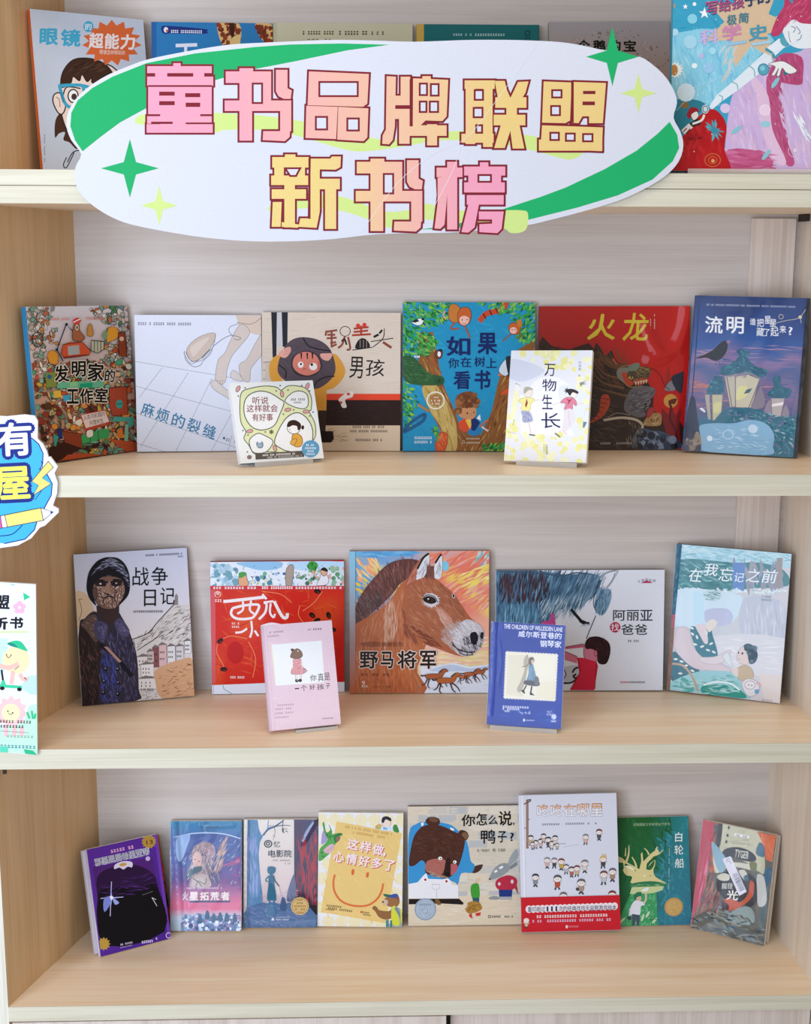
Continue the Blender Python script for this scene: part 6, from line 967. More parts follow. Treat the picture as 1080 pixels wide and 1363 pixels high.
def a_mood(c):
    c.bg('#e8e8ee'); full = [c.uv(0, 0), c.uv(1, 0), c.uv(1, 1), c.uv(0, 1)]
    for i in range(7):
        for j in range(8): x, y = 110+i*136+(j % 2)*60, 170+j*150; c.star(x, y, 74, '#ebe2bc', 8, .82)
    c.poly([(262, 182), (935, 300), (765, 1235), (90, 1120)], '#e6c67c'); c.brush([(262, 182), (935, 300), (765, 1235), (90, 1120)], 90, 160, 60, 16, ['#e8c880', '#e4c276', '#e9cc8a'], 30)
    G = '#4a9a4a'
    c.poly([(80, 590), (85, 470), (140, 410), (175, 360), (230, 310), (310, 300), (320, 325), (270, 340), (260, 390), (230, 450), (180, 520)], '#57a556', 4); c.poly([(105, 420), (110, 320), (130, 270), (150, 290), (165, 370)], '#a89ac8', 3); c.bl([(118, 200), (135, 195), (155, 290), (195, 270), (180, 215), (195, 235), (215, 290), (200, 370), (160, 350), (130, 270)], G); c.bl([(235, 330), (300, 300), (318, 318), (285, 335), (275, 385), (245, 400)], '#2f7a3a'); c.bl([(255, 345), (300, 335), (290, 375), (262, 390)], '#8a6a5c'); c.poly([(130, 470), (200, 415), (240, 430), (200, 500), (140, 505)], '#d8b4bc', 4)
    for i in range(5): c.line([(135+i*20, 490-i*13), (165+i*18, 505-i*12)], 4, '#a87a88', 0)
    for x, y in ((165, 320), (190, 340), (110, 500), (120, 540), (220, 330)): c.ell(x, y, 10, 8, '#2c6c34')
    c.bl([(730, 190), (760, 150), (810, 160), (820, 210), (790, 245), (750, 240)], '#ecd8cc', 3, '#5a4a44'); c.bl([(725, 185), (735, 140), (780, 128), (822, 150), (820, 180), (770, 160), (745, 195)], '#1f2430'); c.poly([(715, 270), (740, 230), (830, 240), (840, 275)], '#cfe0ee', 3); c.poly([(745, 232), (790, 250), (780, 268), (740, 262)], '#8ab0d0'); c.bl([(845, 225), (880, 215), (905, 290), (850, 280)], '#3f8a3c'); c.bl([(665, 230), (700, 205), (725, 225), (700, 260)], '#d8a860'); c.brush([(660, 215), (720, 205), (710, 255), (665, 255)], 14, 34, 30, 8, ['#7fae6a', '#e0b46c'], 50)
    for p, t in (([(242, 728), (225, 800), (235, 900), (290, 990), (380, 1040), (500, 1058), (600, 1040), (680, 980), (725, 900), (742, 820)], 21),): c.line(p, t, '#d8703a')
    c.bl([(415, 680), (430, 672), (444, 682), (436, 730), (420, 732), (412, 720)], '#d8682f', sm=3); c.bl([(568, 712), (582, 702), (595, 712), (588, 755), (572, 758), (562, 745)], '#d8682f', sm=3)
    o = '#c8503c'
    for off, col in ((8, o), (0, '#f2e4e8')):
        for i, ch in enumerate('这样做'): x, y = 430+i*130, 415+i*27; c.txt(ch, x-58+off, y-58+off, x+58+off, y+58+off, col, .028, 9)
        c.poly([(745+off, 505+off), (770+off, 505+off), (755+off, 540+off), (742+off, 540+off)], col, 3)
        for i, ch in enumerate('心情好多了'): x, y = 285+i*130, 545+i*22; c.txt(ch, x-56+off, y-58+off, x+56+off, y+56+off, col, .028, 9)
    c.ticks(350, 222, 860, 246, '#c89a50', 30, 9); c.ticks(430, 282, 770, 304, '#c89a50', 19, 9)
    c.bl([(740, 1010), (770, 970), (830, 950), (900, 970), (910, 1020), (880, 1060), (810, 1060), (780, 1045), (740, 1040)], '#9a6a42', 3, '#5a3a22'); c.bl([(735, 1005), (755, 985), (790, 1000), (780, 1045), (740, 1045)], '#d0b49c'); c.ell(740, 1012, 10, 9, '#1c1412'); c.poly([(745, 930), (800, 940), (880, 925), (900, 970), (810, 965), (760, 955)], '#3a52a0', 3); c.poly([(742, 928), (810, 938), (800, 962), (760, 952)], '#2f6a50', 3); c.ell(892, 975, 18, 20, '#8a5a36')
    c.bl([(630, 1080), (650, 1055), (680, 1075), (700, 1100), (800, 1110), (860, 1070), (850, 1160), (780, 1195), (700, 1170), (660, 1110)], '#93643c', 3, '#5a3a22'); c.poly([(820, 1090), (860, 1065), (930, 1100), (940, 1278), (770, 1278), (850, 1200)], '#9aa4a8', 3); c.poly([(830, 1080), (875, 1065), (915, 1250), (835, 1240)], '#d4d840', 3); c.line([(870, 1070), (935, 1180)], 32, '#7a8a94', 0); c.rect(770, 1200, 800, 1280, '#4a8a8c'); c.rect(815, 1205, 835, 1280, '#3f7a7c'); c.line([(925, 1090), (938, 1240)], 14, '#d4d840', 0)
    c.ticks(150, 1040, 310, 1058, '#6a5a34', 8, 6); c.ticks(145, 1062, 425, 1082, '#6a5a34', 14, 8); c.ticks(140, 1082, 250, 1096, '#6a5a34', 6, 6); c.ticks(530, 1112, 615, 1128, '#6a4a34', 6, 8); c.ticks(530, 1136, 615, 1150, '#6a4a34', 7, 8); c.ell(515, 1118, 12, 12, '#c8503c'); c.ticks(755, 830, 772, 890, '#a88a4c', 1)
book('mood', 'picture_book', 'white and yellow book with big orange smile and cartoon bear', a_mood, (415, 1070), 7.785, hard=False, spine='#e8e4dc', base='#e8e8ee', back='#d8d4c8', finish='gloss', lift=.0004)
def a_duck(c):
    c.soft = 0.3
    c.bg('#d8ccb8')
    for j in range(11):
        for i in range(6): x, y = 60+i*175+(j % 2)*80, 90+j*74; c.poly([(x, y), (x+160, y), (x+160, y+64), (x, y+64)], c.rn.choice(['#d4cab8', '#c8c4bc', '#dcd0ba', '#cfc6b4', '#b9bcbc', '#dcd4c4']))
    c.brush([c.uv(0, 0), c.uv(1, 0), c.uv(1, .72), c.uv(0, .72)], 120, 110, 0, 12, ['#d8cdb9', '#c4c2bc', '#cfc4ae', '#dfd6c6', '#b8babb'], 6); c.poly([c.uv(0, .755), (500, 870), c.uv(1.01, .75), c.uv(1.01, 1.01), c.uv(-.01, 1.01)], '#dcceb4'); c.brush([(65, 940), (1050, 880), (1060, 1110), (70, 1125)], 90, 140, 0, 10, ['#d8c8ac', '#e2d6c0', '#d0c0a4', '#e6dccc'], 5)
    bl = '#3a92cc'
    c.poly([(60, 330), (120, 245), (210, 220), (400, 240), (490, 300), (570, 400), (600, 560), (635, 600), (620, 668), (520, 672), (490, 770), (430, 740), (180, 740), (60, 765)], bl, 3); c.poly([(165, 235), (188, 225), (190, 255), (170, 262)], '#e4e8ee'); c.poly([(420, 272), (455, 285), (450, 305), (425, 300)], '#e4e8ee')
    c.bl([(630, 640), (640, 610), (700, 595), (706, 605), (690, 640), (650, 668), (615, 668)], '#4a2c20')
    c.bl([(205, 225), (230, 185), (290, 182), (328, 205), (322, 250), (260, 262)], '#4a2a1c'); c.ell(275, 205, 40, 20, '#6a4a38', 10); c.bl([(490, 330), (515, 295), (565, 310), (582, 350), (560, 385), (520, 378)], '#4a2a1c'); c.ell(550, 345, 26, 32, '#7a5a44', -20)
    c.poly([(62, 590), (90, 400), (130, 310), (200, 255), (330, 255), (440, 300), (530, 350), (550, 400), (520, 540), (470, 660), (400, 715), (320, 705), (210, 670), (205, 590), (170, 560), (110, 605)], '#4c2a1e', 4); c.brush([(90, 420), (200, 270), (340, 270), (520, 370), (500, 540), (200, 540)], 220, 70, lambda x, y: 20+(x-300)*.06, 8, ['#5a3424', '#40221a', '#66402c', '#4a2a20', '#341a14'], 40)
    c.bl([(205, 640), (220, 570), (300, 545), (380, 560), (370, 640), (330, 700), (260, 680)], '#a8685c'); c.brush([(220, 570), (360, 560), (340, 680), (240, 670)], 60, 40, 20, 8, ['#b8585c', '#a86458', '#98584c', '#b87468'], 50); c.bl([(420, 600), (470, 590), (490, 630), (440, 690), (415, 660)], '#b05c60'); c.brush([(210, 640), (330, 690), (440, 690), (400, 715), (260, 700)], 50, 40, 10, 6, ['#a89080', '#c0a898', '#8a7064'], 20)
    c.poly([(385, 560), (420, 545), (425, 680), (395, 700), (370, 680)], '#2c1812', 4); c.bl([(375, 680), (400, 660), (425, 680), (400, 702)], '#15100f'); c.ell(335, 542, 18, 15, '#f0eee8'); c.ell(462, 574, 16, 14, '#f0eee8'); c.ell(338, 544, 6, 6, K); c.ell(458, 576, 6, 6, K)
    c.poly([(62, 765), (140, 750), (190, 690), (215, 670), (230, 720), (360, 725), (400, 715), (430, 740), (440, 770), (490, 775), (495, 890), (62, 890)], '#e8e8ec', 0); c.rect(182, 710, 226, 745, '#eeeef2'); c.rect(362, 722, 412, 760, '#eeeef2'); c.ell(206, 728, 11, 11, '#a82c34'); c.ell(390, 742, 11, 11, '#a82c34'); c.out([(265, 768), (330, 770), (328, 800), (310, 815), (268, 808)], 3, '#9a9aa4'); c.line([(305, 820), (305, 885)], 3, '#9a9aa4', 0)
    c.poly([(62, 895), (500, 893), (540, 930), (535, 945), (350, 935), (62, 942)], '#1f1512', 0); c.bl([(290, 905), (320, 900), (345, 940), (310, 945)], '#7a5a34')
    c.poly([(600, 800), (620, 765), (660, 760), (676, 790), (676, 890), (615, 890)], '#3f9a34', 3); c.poly([(615, 885), (676, 885), (675, 925), (622, 925)], '#2a5a68'); c.line([(640, 760), (655, 715)], 7, '#d8b08a', 0); c.line([(655, 760), (683, 705)], 7, '#d8b08a', 0); c.bl([(555, 975), (580, 965), (575, 930), (630, 915), (680, 930), (700, 980), (650, 1010), (590, 1022), (560, 1000)], '#a87c34'); c.brush([(570, 960), (640, 920), (690, 960), (660, 1005), (590, 1015)], 40, 40, 10, 7, ['#c49a4c', '#7a5420', '#b88a3c', '#5c3c18'], 40); c.poly([(585, 1030), (610, 1020), (618, 1068), (590, 1050)], '#c83a34'); c.poly([(640, 1020), (690, 1010), (685, 1040), (650, 1045)], '#c83a34')
    gy = '#8f9698'
    c.bl([(765, 720), (800, 640), (860, 590), (930, 590), (940, 640), (880, 690), (800, 725)], gy); c.poly([(925, 590), (950, 520), (1000, 460), (1010, 540), (960, 590), (940, 620)], '#9ba2a4', 3); c.poly([(935, 620), (1000, 570), (1010, 600), (950, 640)], '#7f8688'); c.ell(820, 655, 16, 10, '#eef0f0', -30); c.ell(866, 622, 20, 10, '#eef0f0', -25); c.ell(767, 722, 8, 8, K)
    c.bl([(815, 770), (840, 720), (930, 690), (1000, 720), (1000, 780), (960, 815), (850, 815)], '#b82c44'); c.poly([(845, 815), (965, 815), (958, 880), (850, 876)], '#22387c'); c.bl([(760, 885), (800, 870), (850, 880), (840, 900), (770, 900)], gy); c.ell(850, 765, 12, 14, '#d8d4d4'); c.ell(962, 745, 12, 18, '#d8d4d4'); c.poly([(985, 800), (1005, 780), (1015, 860)], '#a82c3c'); c.rect(850, 876, 960, 902, '#a8acae')
    k = '#15110f'
    for ch, x0, y0, x1, y1 in (('你', 518, 160, 640, 262), ('怎', 648, 145, 745, 255), ('么', 752, 165, 838, 248), ('说', 842, 128, 962, 258)): c.txt(ch, x0, y0, x1, y1, k, .022)
    c.poly([(968, 232), (985, 235), (975, 258)], k); c.txt('鸭', 688, 292, 815, 415, k, .018); c.txt('子', 835, 305, 915, 405, k, .018); c.txt('?', 945, 318, 978, 392, k, .022)
    c.row('文／钱泳行', 652, 460, 765, 486, '#3a342c'); c.row('图／王祖民', 792, 458, 905, 484, '#3a342c')
    c.ell(207, 985, 95, 97, '#a9b8c8'); c.ring(207, 985, 88, 90, 6, '#7a8ca4'); c.brush(c.ellp(207, 1005, 52, 50), 40, 34, lambda x, y: math.degrees(math.atan2(y-1005, x-207))+90, 6, ['#6a7c98', '#8498b4', '#c4d0dc'], 20); c.ticks(150, 935, 262, 952, '#7484a0', 6); c.ring(765, 1048, 11, 11, 5, '#2a2622'); c.ticks(785, 1040, 970, 1056, '#4a443c', 12)
book('duck', 'picture_book', 'picture book with big brown bear in blue, small duck and grey donkey', a_duck, (535, 1060), 6.545, spine='#d4ccc0', base='#d8ccb8', back='#4a3c30', lift=.0004)
def kid(c, x, y, s, sh, hair='#4a4a50', fl=1):
    c.line([(x-8*s, y+30*s), (x-16*s*fl, y+58*s)], 11*s, '#3c3c40', 0); c.line([(x+6*s, y+30*s), (x+14*s*fl, y+56*s)], 11*s, '#3c3c40', 0); c.line([(x-10*s, y+8*s), (x-32*s*fl, y-4*s)], 8*s, '#d8c4b8', 0); c.line([(x+10*s, y+8*s), (x+32*s*fl, y+2*s)], 8*s, '#d8c4b8', 0)
    c.bl([(x-16*s, y+2*s), (x, y-4*s), (x+17*s, y+2*s), (x+15*s, y+34*s), (x-14*s, y+34*s)], sh, 2.5, '#55504e', 3); c.ell(x, y-20*s, 27*s, 24*s, '#efe4de', 0, 12); c.ring(x, y-20*s, 27*s, 24*s, 2.5, '#66605e')
    c.poly([(x-28*s, y-20*s), (x-22*s, y-40*s), (x, y-48*s), (x+22*s, y-40*s), (x+28*s, y-20*s), (x+10*s, y-30*s), (x-12*s, y-30*s)], hair, 3); c.ell(x-9*s*fl, y-17*s, 2.6*s, 3.4*s, '#333', 0, 6); c.ell(x+6*s*fl, y-17*s, 2.6*s, 3.4*s, '#333', 0, 6)
def a_dongdong(c):
    c.bg('#d9dce8')
    c.line([(125, 105), (130, 540)], 24, '#9a7a6a', 0); c.line([(95, 140), (160, 110)], 10, '#5a4a44', 0); c.line([(118, 105), (160, 100)], 12, '#5a4a44', 0); c.line([(128, 290), (150, 272)], 7, '#7a6258', 0); c.line([(120, 360), (100, 350)], 7, '#7a6258', 0)
    for i, ch in enumerate('咚咚在哪里'):
        x0 = 213+i*121; c.txt(ch, x0, 146, x0+110, 258, '#e9e9f0', .035, 0, ol=(.022, '#7a706c'))
        vs, fs = glyphs(ch); c.L(); a0, a1 = min(v[0] for v in vs), max(v[0] for v in vs); b0, b1 = min(v[1] for v in vs), max(v[1] for v in vs)
        for f in fs:
            p = [(x0+(vs[q][0]-a0)/(a1-a0)*110, 258-(vs[q][1]-b0)/(b1-b0)*112) for q in f]
            if sum(q[1] for q in p)/len(p) < 188: c.raw(p, '#d8924c')
    c.ticks(258, 316, 440, 332, '#6a6a74', 9); c.ticks(470, 314, 645, 330, '#6a6a74', 9); c.ticks(668, 314, 755, 330, '#6a6a74', 4)
    S = ['#d8b0a8', '#c9b48a', '#b8bcc4', '#4a4a50', '#d8d0c4', '#b8645c', '#c8a84c']
    for i, (x, y, s) in enumerate(((160, 460, .9), (205, 500, .8), (250, 490, .85), (275, 445, .85), (318, 480, .95), (350, 510, .8), (380, 465, .9), (400, 520, .6), (175, 510, .7))): kid(c, x, y, s, c.rn.choice(S), c.rn.choice(['#5a5a60', '#6a5048', '#3f3f46']), 1 if i % 2 else -1)
    c.line([(420, 500), (480, 500)], 5, '#9a9aa2', 0); 
    for i in range(9): c.ell(460+i*16, 530-i*2.5, 4, 3, '#8a8a92', 0, 5)
    kid(c, 655, 460, .95, '#d8b0a0', '#7a7a80'); kid(c, 775, 420, 1.0, '#5a5a60', '#6a3c38', -1)
    for i, (x, y, s, h) in enumerate(((310, 665, 1., '#8a8a90'), (375, 668, .95, '#7a7a80'), (438, 680, 1.05, '#7a3c34'), (482, 725, .9, '#6a6a70'), (532, 750, .95, '#4a4a50'), (580, 742, 1., '#7a4038'), (650, 700, 1.15, '#77777c'))): kid(c, x, y, s, S[(i*3) % 7], h, 1 if i % 2 else -1)
    kid(c, 815, 665, 1.1, '#4a4a50', '#d0a860'); c.poly([(800, 620), (812, 590), (822, 618), (838, 590), (842, 625)], '#d8b878')
    kid(c, 205, 820, 1.15, '#8a9098', '#3c3c44', -1); kid(c, 405, 840, 1.3, '#b8503c', '#55555c'); c.poly([(385, 848), (425, 848), (422, 895), (390, 895)], '#b8503c'); kid(c, 620, 880, 1.35, '#a89484', '#66666e', -1); c.bl([(570, 905), (590, 895), (605, 915), (585, 928)], '#4a4a50'); kid(c, 822, 805, 1.25, '#c4c4cc', '#7a4a44'); kid(c, 900, 780, 1.2, '#a88878', '#66666c', -1); kid(c, 460, 990, 1.2, '#aaa', '#6a6a70'); kid(c, 900, 985, 1.25, '#aaa', '#7a3c34')
    c.line([c.uv(.035, 0), c.uv(.035, 1)], 20, '#e6e8f0', 0)
def a_band(c):
    c.bg('#c8202c'); c.clip = True
    for i in range(20): c.ell(150+i*40.5, 1092-i*1.0, 30, 34, '#efe6ea', 0, 14)
    c.row('重印超过111次的经典找找乐益智游戏绘本', 138, 1066, 938, 1112, '#3a3f5c', .012, -.8)
    c.ticks(218, 1148, 860, 1172, '#f0dcdc', 28, -.8); c.ticks(180, 1190, 890, 1212, '#d8b8d0', 32, -.8); c.rect(484, 1240, 502, 1266, '#f0d8d8'); c.ticks(508, 1244, 600, 1258, '#e08a8c', 8)
    kid(c, 128, 1215, .9, '#d8b088', '#e8d8c8')
r = book('dongdong', 'picture_book', 'tall white picture book with crowd of little children and red paper band', a_dongdong, (680, 1045), 6.813, spine='#e4e6ee', base='#d9dce8', back='#c8ccd8', lift=.0004)
M, w, h, t, q = frame('dongdong')
def paperband(r):
    hb = h*.252; qq = [(53+0, 0)]*4
    L = lambda a, b, k: (a[0]+(b[0]-a[0])*k, a[1]+(b[1]-a[1])*k)
    tl, tr, br, bl_ = [(q[2*i], q[2*i+1]) for i in range(4)]
    src = [*L(bl_, tl, .252), *L(br, tr, .252), *br, *bl_]
    cv = Cv(src, w+.0012, hb, (680, 1045), 6.813, 9); cv.bg('#c8202c'); a_band(cv)
    cv.v = [(x, y-.0018, z+.001) for x, y, z in cv.v]
    mb = MB().box(-w/2-.0006, -.0018, .001, w/2+.0006, -.0013, hb+.001).box(-w/2-.0006, -.0018, .001, -w/2-.0003, t+.0005, hb+.001).box(w/2+.0003, -.0018, .001, w/2+.0006, t+.0005, hb+.001)
    o = cv.build('paper_band', PR['gloss'], r, mb, '#c8202c'); o['label'] = 'red paper band'
paperband(r)
def a_ship(c):
    c.soft = 0.45
    c.field(lambda x, y: mixc(mixc('#1f5c2c', '#23683c', (y-100)/600), mixc('#2c8288', '#3a7a94', (y-200)/900), (x-430+(y-300)*.12)/330), 26, 26)
    c.brush([(520, 320), (850, 120), (900, 1240), (540, 1240)], 190, 90, 70, 22, ['#2c8a8c', '#3a98a0', '#257a84', '#4a90a8', '#2a6c84', '#3a9890'], 50); c.brush([(80, 100), (700, 100), (520, 700), (90, 760)], 110, 120, 60, 22, ['#1d5a2a', '#246a34', '#1a5026', '#2a7038'], 50)
    c.poly([(110, 1255), (150, 1090), (230, 920), (300, 880), (515, 880), (535, 1255)], '#3f9c62', 0); c.brush([(120, 1240), (250, 900), (510, 890), (530, 1245)], 150, 60, -50, 14, ['#4fb070', '#2f8a50', '#6fc088', '#38985c', '#8acc9c'], 40)
    y_ = '#ddd092'
    c.poly([(155, 640), (210, 620), (290, 660), (330, 640), (400, 650), (440, 590), (495, 545), (495, 610), (480, 650), (500, 720), (590, 780), (595, 800), (260, 800), (255, 720), (190, 700)], y_, 3); c.poly([(85, 490), (150, 520), (190, 560), (330, 640), (350, 560), (345, 480), (360, 460), (372, 560), (410, 520), (450, 480), (520, 430), (540, 470), (480, 510), (410, 580), (400, 660), (300, 660), (240, 600), (160, 570), (85, 560)], y_, 0)
    c.line([(190, 560), (215, 480), (218, 385)], 24, y_, 1, .7); c.line([(180, 500), (185, 410)], 14, y_, 1, .6); c.line([(300, 620), (280, 560), (250, 510)], 22, y_, 1, .6); c.line([(430, 490), (410, 450), (380, 420)], 18, y_, 1, .6); c.line([(480, 500), (540, 480), (580, 440)], 20, y_, 1, .7); c.line([(500, 440), (520, 410)], 14, y_)
    c.poly([(410, 640), (450, 590), (490, 550), (485, 605), (450, 650)], '#2a6a38', 3); c.poly([(170, 610), (230, 600), (285, 650), (240, 640)], '#eee8c4', 3); c.line([(165, 560), (175, 680)], 12, '#eceab0', 0, .5); c.ell(385, 712, 12, 12, '#efe6b8'); c.line([(440, 725), (455, 705)], 6, '#8a8a4c', 0)
    c.poly([(255, 790), (450, 770), (595, 795), (590, 830), (260, 830)], '#2f7c50', 3); c.poly([(250, 830), (595, 826), (580, 870), (480, 900), (230, 905)], '#c8d49a', 0); c.brush([(260, 800), (590, 800), (590, 820), (260, 825)], 30, 60, 0, 7, ['#1f5c3a', '#6aac78', '#a8d098'], 8); c.poly([(350, 870), (420, 835), (430, 860), (400, 880)], '#e8ecec', 3)
    c.bl([(270, 930), (300, 890), (350, 885), (358, 920), (320, 950), (280, 960)], '#2f7a50'); c.bl([(300, 950), (345, 930), (352, 970), (320, 985)], '#d8b49c'); c.poly([(250, 1020), (290, 975), (350, 985), (390, 1000), (385, 1030), (350, 1040), (335, 1140), (225, 1125), (235, 1070)], '#e4e4ea', 3); c.line([(380, 1010), (405, 960), (400, 895)], 20, '#d8c0a8'); c.line([(235, 1060), (225, 1170)], 16, '#d8d8e0'); c.poly([(255, 1120), (340, 1135), (335, 1250), (310, 1250), (298, 1170), (285, 1250), (255, 1250)], '#4a5460'); c.poly([(200, 1150), (240, 1140), (250, 1185), (210, 1185)], '#3a4a50')
    for x, y, a in ((425, 1130, -60), (370, 1165, -70), (150, 1190, -45), (500, 1200, -50)): c.ell(x, y, 42, 14, '#c4dcb4', a, 8)
    w = '#e9efe8'
    c.txt('白', 705, 262, 780, 362, w, .016); c.txt('轮', 700, 395, 795, 495, w, .01); c.txt('船', 708, 535, 805, 635, w, .01)
    c.row('苏联国家文学奖得主代表作', 260, 160, 650, 190, '#a8c49c', 0); 
    for i in range(22): c.ticks(640, 410+i*20.5, 655, 424+i*20.5, '#a8ccc0', 1) if i not in (5, 9, 16, 18) else 0
    c.ell(706, 1055, 100, 102, '#cfa868'); c.ring(706, 1055, 90, 92, 8, '#b88c4c'); c.brush(c.ellp(706, 1055, 66, 68), 60, 44, lambda x, y: math.degrees(math.atan2(y-1055, x-706))+80, 7, ['#b8904c', '#e0c084', '#c49c58'], 30); c.ticks(450, 1178, 530, 1190, '#1c5a3a', 8)
book('ship', 'novel', 'green novel with pale deer head, boy and gold medal sticker', a_ship, (810, 1075), 8.017, hard=False, spine='#1f5c34', base='#23683c', back='#1c4a44', finish='gloss', lift=.0004)
def a_tyger(c):
    c.bg('#5a5648'); c.poly([(150, 75), (265, 95), (250, 300), (190, 700), (90, 1010), (50, 1150)], '#b8203a'); c.brush([(160, 300), (230, 320), (180, 800), (110, 900)], 46, 150, 100, 16, ['#c84a6a', '#a81c34', '#d87890', '#c02c48'], 6)
    c.brush([(270, 100), (330, 110), (280, 500), (260, 960), (110, 1000), (210, 620)], 150, 60, 100, 15, ['#c8481c', '#d85a24', '#3a1c14', '#8a2c14', '#e07038', '#1c1010'], 20)
    c.poly([(330, 110), (700, 190), (740, 290), (770, 450), (760, 620), (700, 600), (560, 500), (380, 420), (320, 370)], '#c2bfa0', 3); c.brush([(340, 130), (690, 210), (740, 420), (360, 380)], 110, 40, 14, 9, ['#d0cdb0', '#aeb08c', '#c8c09a', '#dcd8c0', '#9a9a70'], 40); c.poly([(700, 205), (890, 240), (840, 510), (780, 480), (760, 330)], '#d2622a'); c.brush([(720, 215), (880, 245), (840, 500), (780, 460)], 40, 60, 70, 12, ['#de7038', '#c45420', '#e88248'], 30)
    for x, y in ((412, 160), (400, 240), (388, 305)): c.ell(x, y, 11, 17, K, 10)
    c.poly([(465, 215), (620, 240), (618, 270), (465, 245)], '#e4e0dc'); c.ticks(490, 228, 600, 248, '#6a6058', 7, 8); c.ticks(540, 275, 610, 288, '#8a8468', 5, 8); c.ticks(440, 300, 650, 316, '#8a8468', 12, 8)
    c.poly([(300, 130), (350, 120), (330, 330), (310, 360), (290, 330)], '#1c1614', 3); c.poly([(720, 310), (770, 360), (760, 460), (680, 420)], '#3c6478', 3); c.poly([(770, 580), (830, 570), (820, 700), (790, 740), (760, 690)], '#2f5a78', 4); c.poly([(780, 730), (800, 760), (740, 1100), (700, 1180)], '#345a66', 3)
    c.poly([(350, 410), (400, 370), (520, 360), (640, 410), (685, 470), (660, 505), (560, 495), (460, 460), (380, 460)], '#181412', 4); c.txt('TYGER', 472, 392, 612, 470, '#d8d4c4', .02, 10)
    c.poly([(260, 440), (330, 420), (400, 500), (560, 520), (680, 560), (640, 590), (500, 560), (420, 560), (300, 620), (270, 560)], '#cfccb8', 4); c.poly([(620, 510), (690, 520), (680, 590), (630, 590)], '#6a6a34', 3); c.poly([(240, 300), (350, 420), (400, 520), (340, 620), (280, 520)], '#8ab0c0', 3)
    c.poly([(290, 700), (340, 620), (450, 600), (640, 640), (700, 760), (690, 880), (600, 960), (480, 940), (390, 880), (310, 800)], '#231a1a', 4); c.poly([(300, 650), (360, 620), (420, 640), (410, 690), (330, 690)], '#d0ccb8', 4); c.poly([(510, 600), (570, 590), (600, 660), (560, 680)], '#cfcabc', 4); c.poly([(560, 650), (600, 635), (600, 690), (570, 690)], '#3c6478', 3)
    c.poly([(350, 900), (420, 860), (520, 900), (600, 820), (620, 700), (660, 720), (640, 850), (520, 950), (390, 980)], '#c04e20', 4); c.poly([(340, 880), (420, 940), (370, 1010)], '#3a1c1c', 3); c.poly([(690, 640), (760, 660), (780, 900), (700, 940), (690, 800)], '#c4c4bc', 3); c.poly([(430, 1000), (560, 940), (640, 970), (660, 1080), (560, 1120), (420, 1080)], '#8a9a94', 4)
    c.brush([(100, 1010), (320, 930), (420, 1000), (740, 1100), (745, 1300), (60, 1150)], 160, 90, 22, 16, ['#8a948c', '#3c5a6c', '#6a7a78', '#7a8a8c', '#23343c', '#8a7c68', '#4a4c44'], 30); c.brush([(230, 740), (320, 760), (330, 1000), (120, 1010)], 60, 80, 110, 12, ['#7a3c34', '#b87058', '#4a2420', '#98544c'], 20)
    c.txt('挺', 345, 715, 400, 772, '#e0dccf', .012, 4); c.txt('住', 402, 712, 455, 770, '#e0dccf', .012, 4); c.txt('光', 395, 785, 505, 880, '#ece8dc', .02, 4)
    # white price label stuck askew
    c.poly([(350, 478), (432, 450), (588, 800), (515, 840)], '#e2e0ea'); c.ring(407, 490, 15, 15, 4, '#55525c')
    for i in range(17):
        t = .46+i*.028
        a = (350+165*t, 478+362*t); b = (432+156*t, 450+350*t); c.line([(a[0]+(b[0]-a[0])*.3, a[1]+(b[1]-a[1])*.3), (a[0]+(b[0]-a[0])*.92, a[1]+(b[1]-a[1])*.92)], c.rn.choice((3, 5, 8)), '#4a4860', 0)
    c.ticks(425, 510, 445, 522, '#4a4860', 2)
behind('pack', 'tyger', .004, .0180, t=.006)
book('tyger', 'novel', 'plastic-wrapped novel with red spine edge and white price label, right corner', a_tyger, (915, 1075), 7.37, hard=False, spine='#a81c34', base='#5a5648', back='#c8c0b0', finish='gloss', film=.35, folds=(([(250, 310), (420, 620), (560, 980), (740, 1240)], .0012, .012), ([(570, 560), (650, 780), (735, 1120)], .0012, .01), ([(120, 1080), (330, 1000), (480, 1180), (700, 1290)], .0028, .03), ([(420, 960), (560, 1100), (720, 1160)], .002, .02), ([(340, 640), (300, 860), (230, 1010)], .0014, .012)), lift=.0004)
b_ = list(BK['pack']); b_[6] *= .97; BK['pack'] = tuple(b_)
def a_pack(c): c.grad('#cfc3b4', '#bfb2a2')
book('pack', 'novel', 'novel wrapped behind the one with the price label, only its page edge showing', a_pack, (915, 1075), 7.37, hard=False, spine='#8a2430', base='#cbbfb0', back='#d0c4b0', lift=.0006, t=.006)

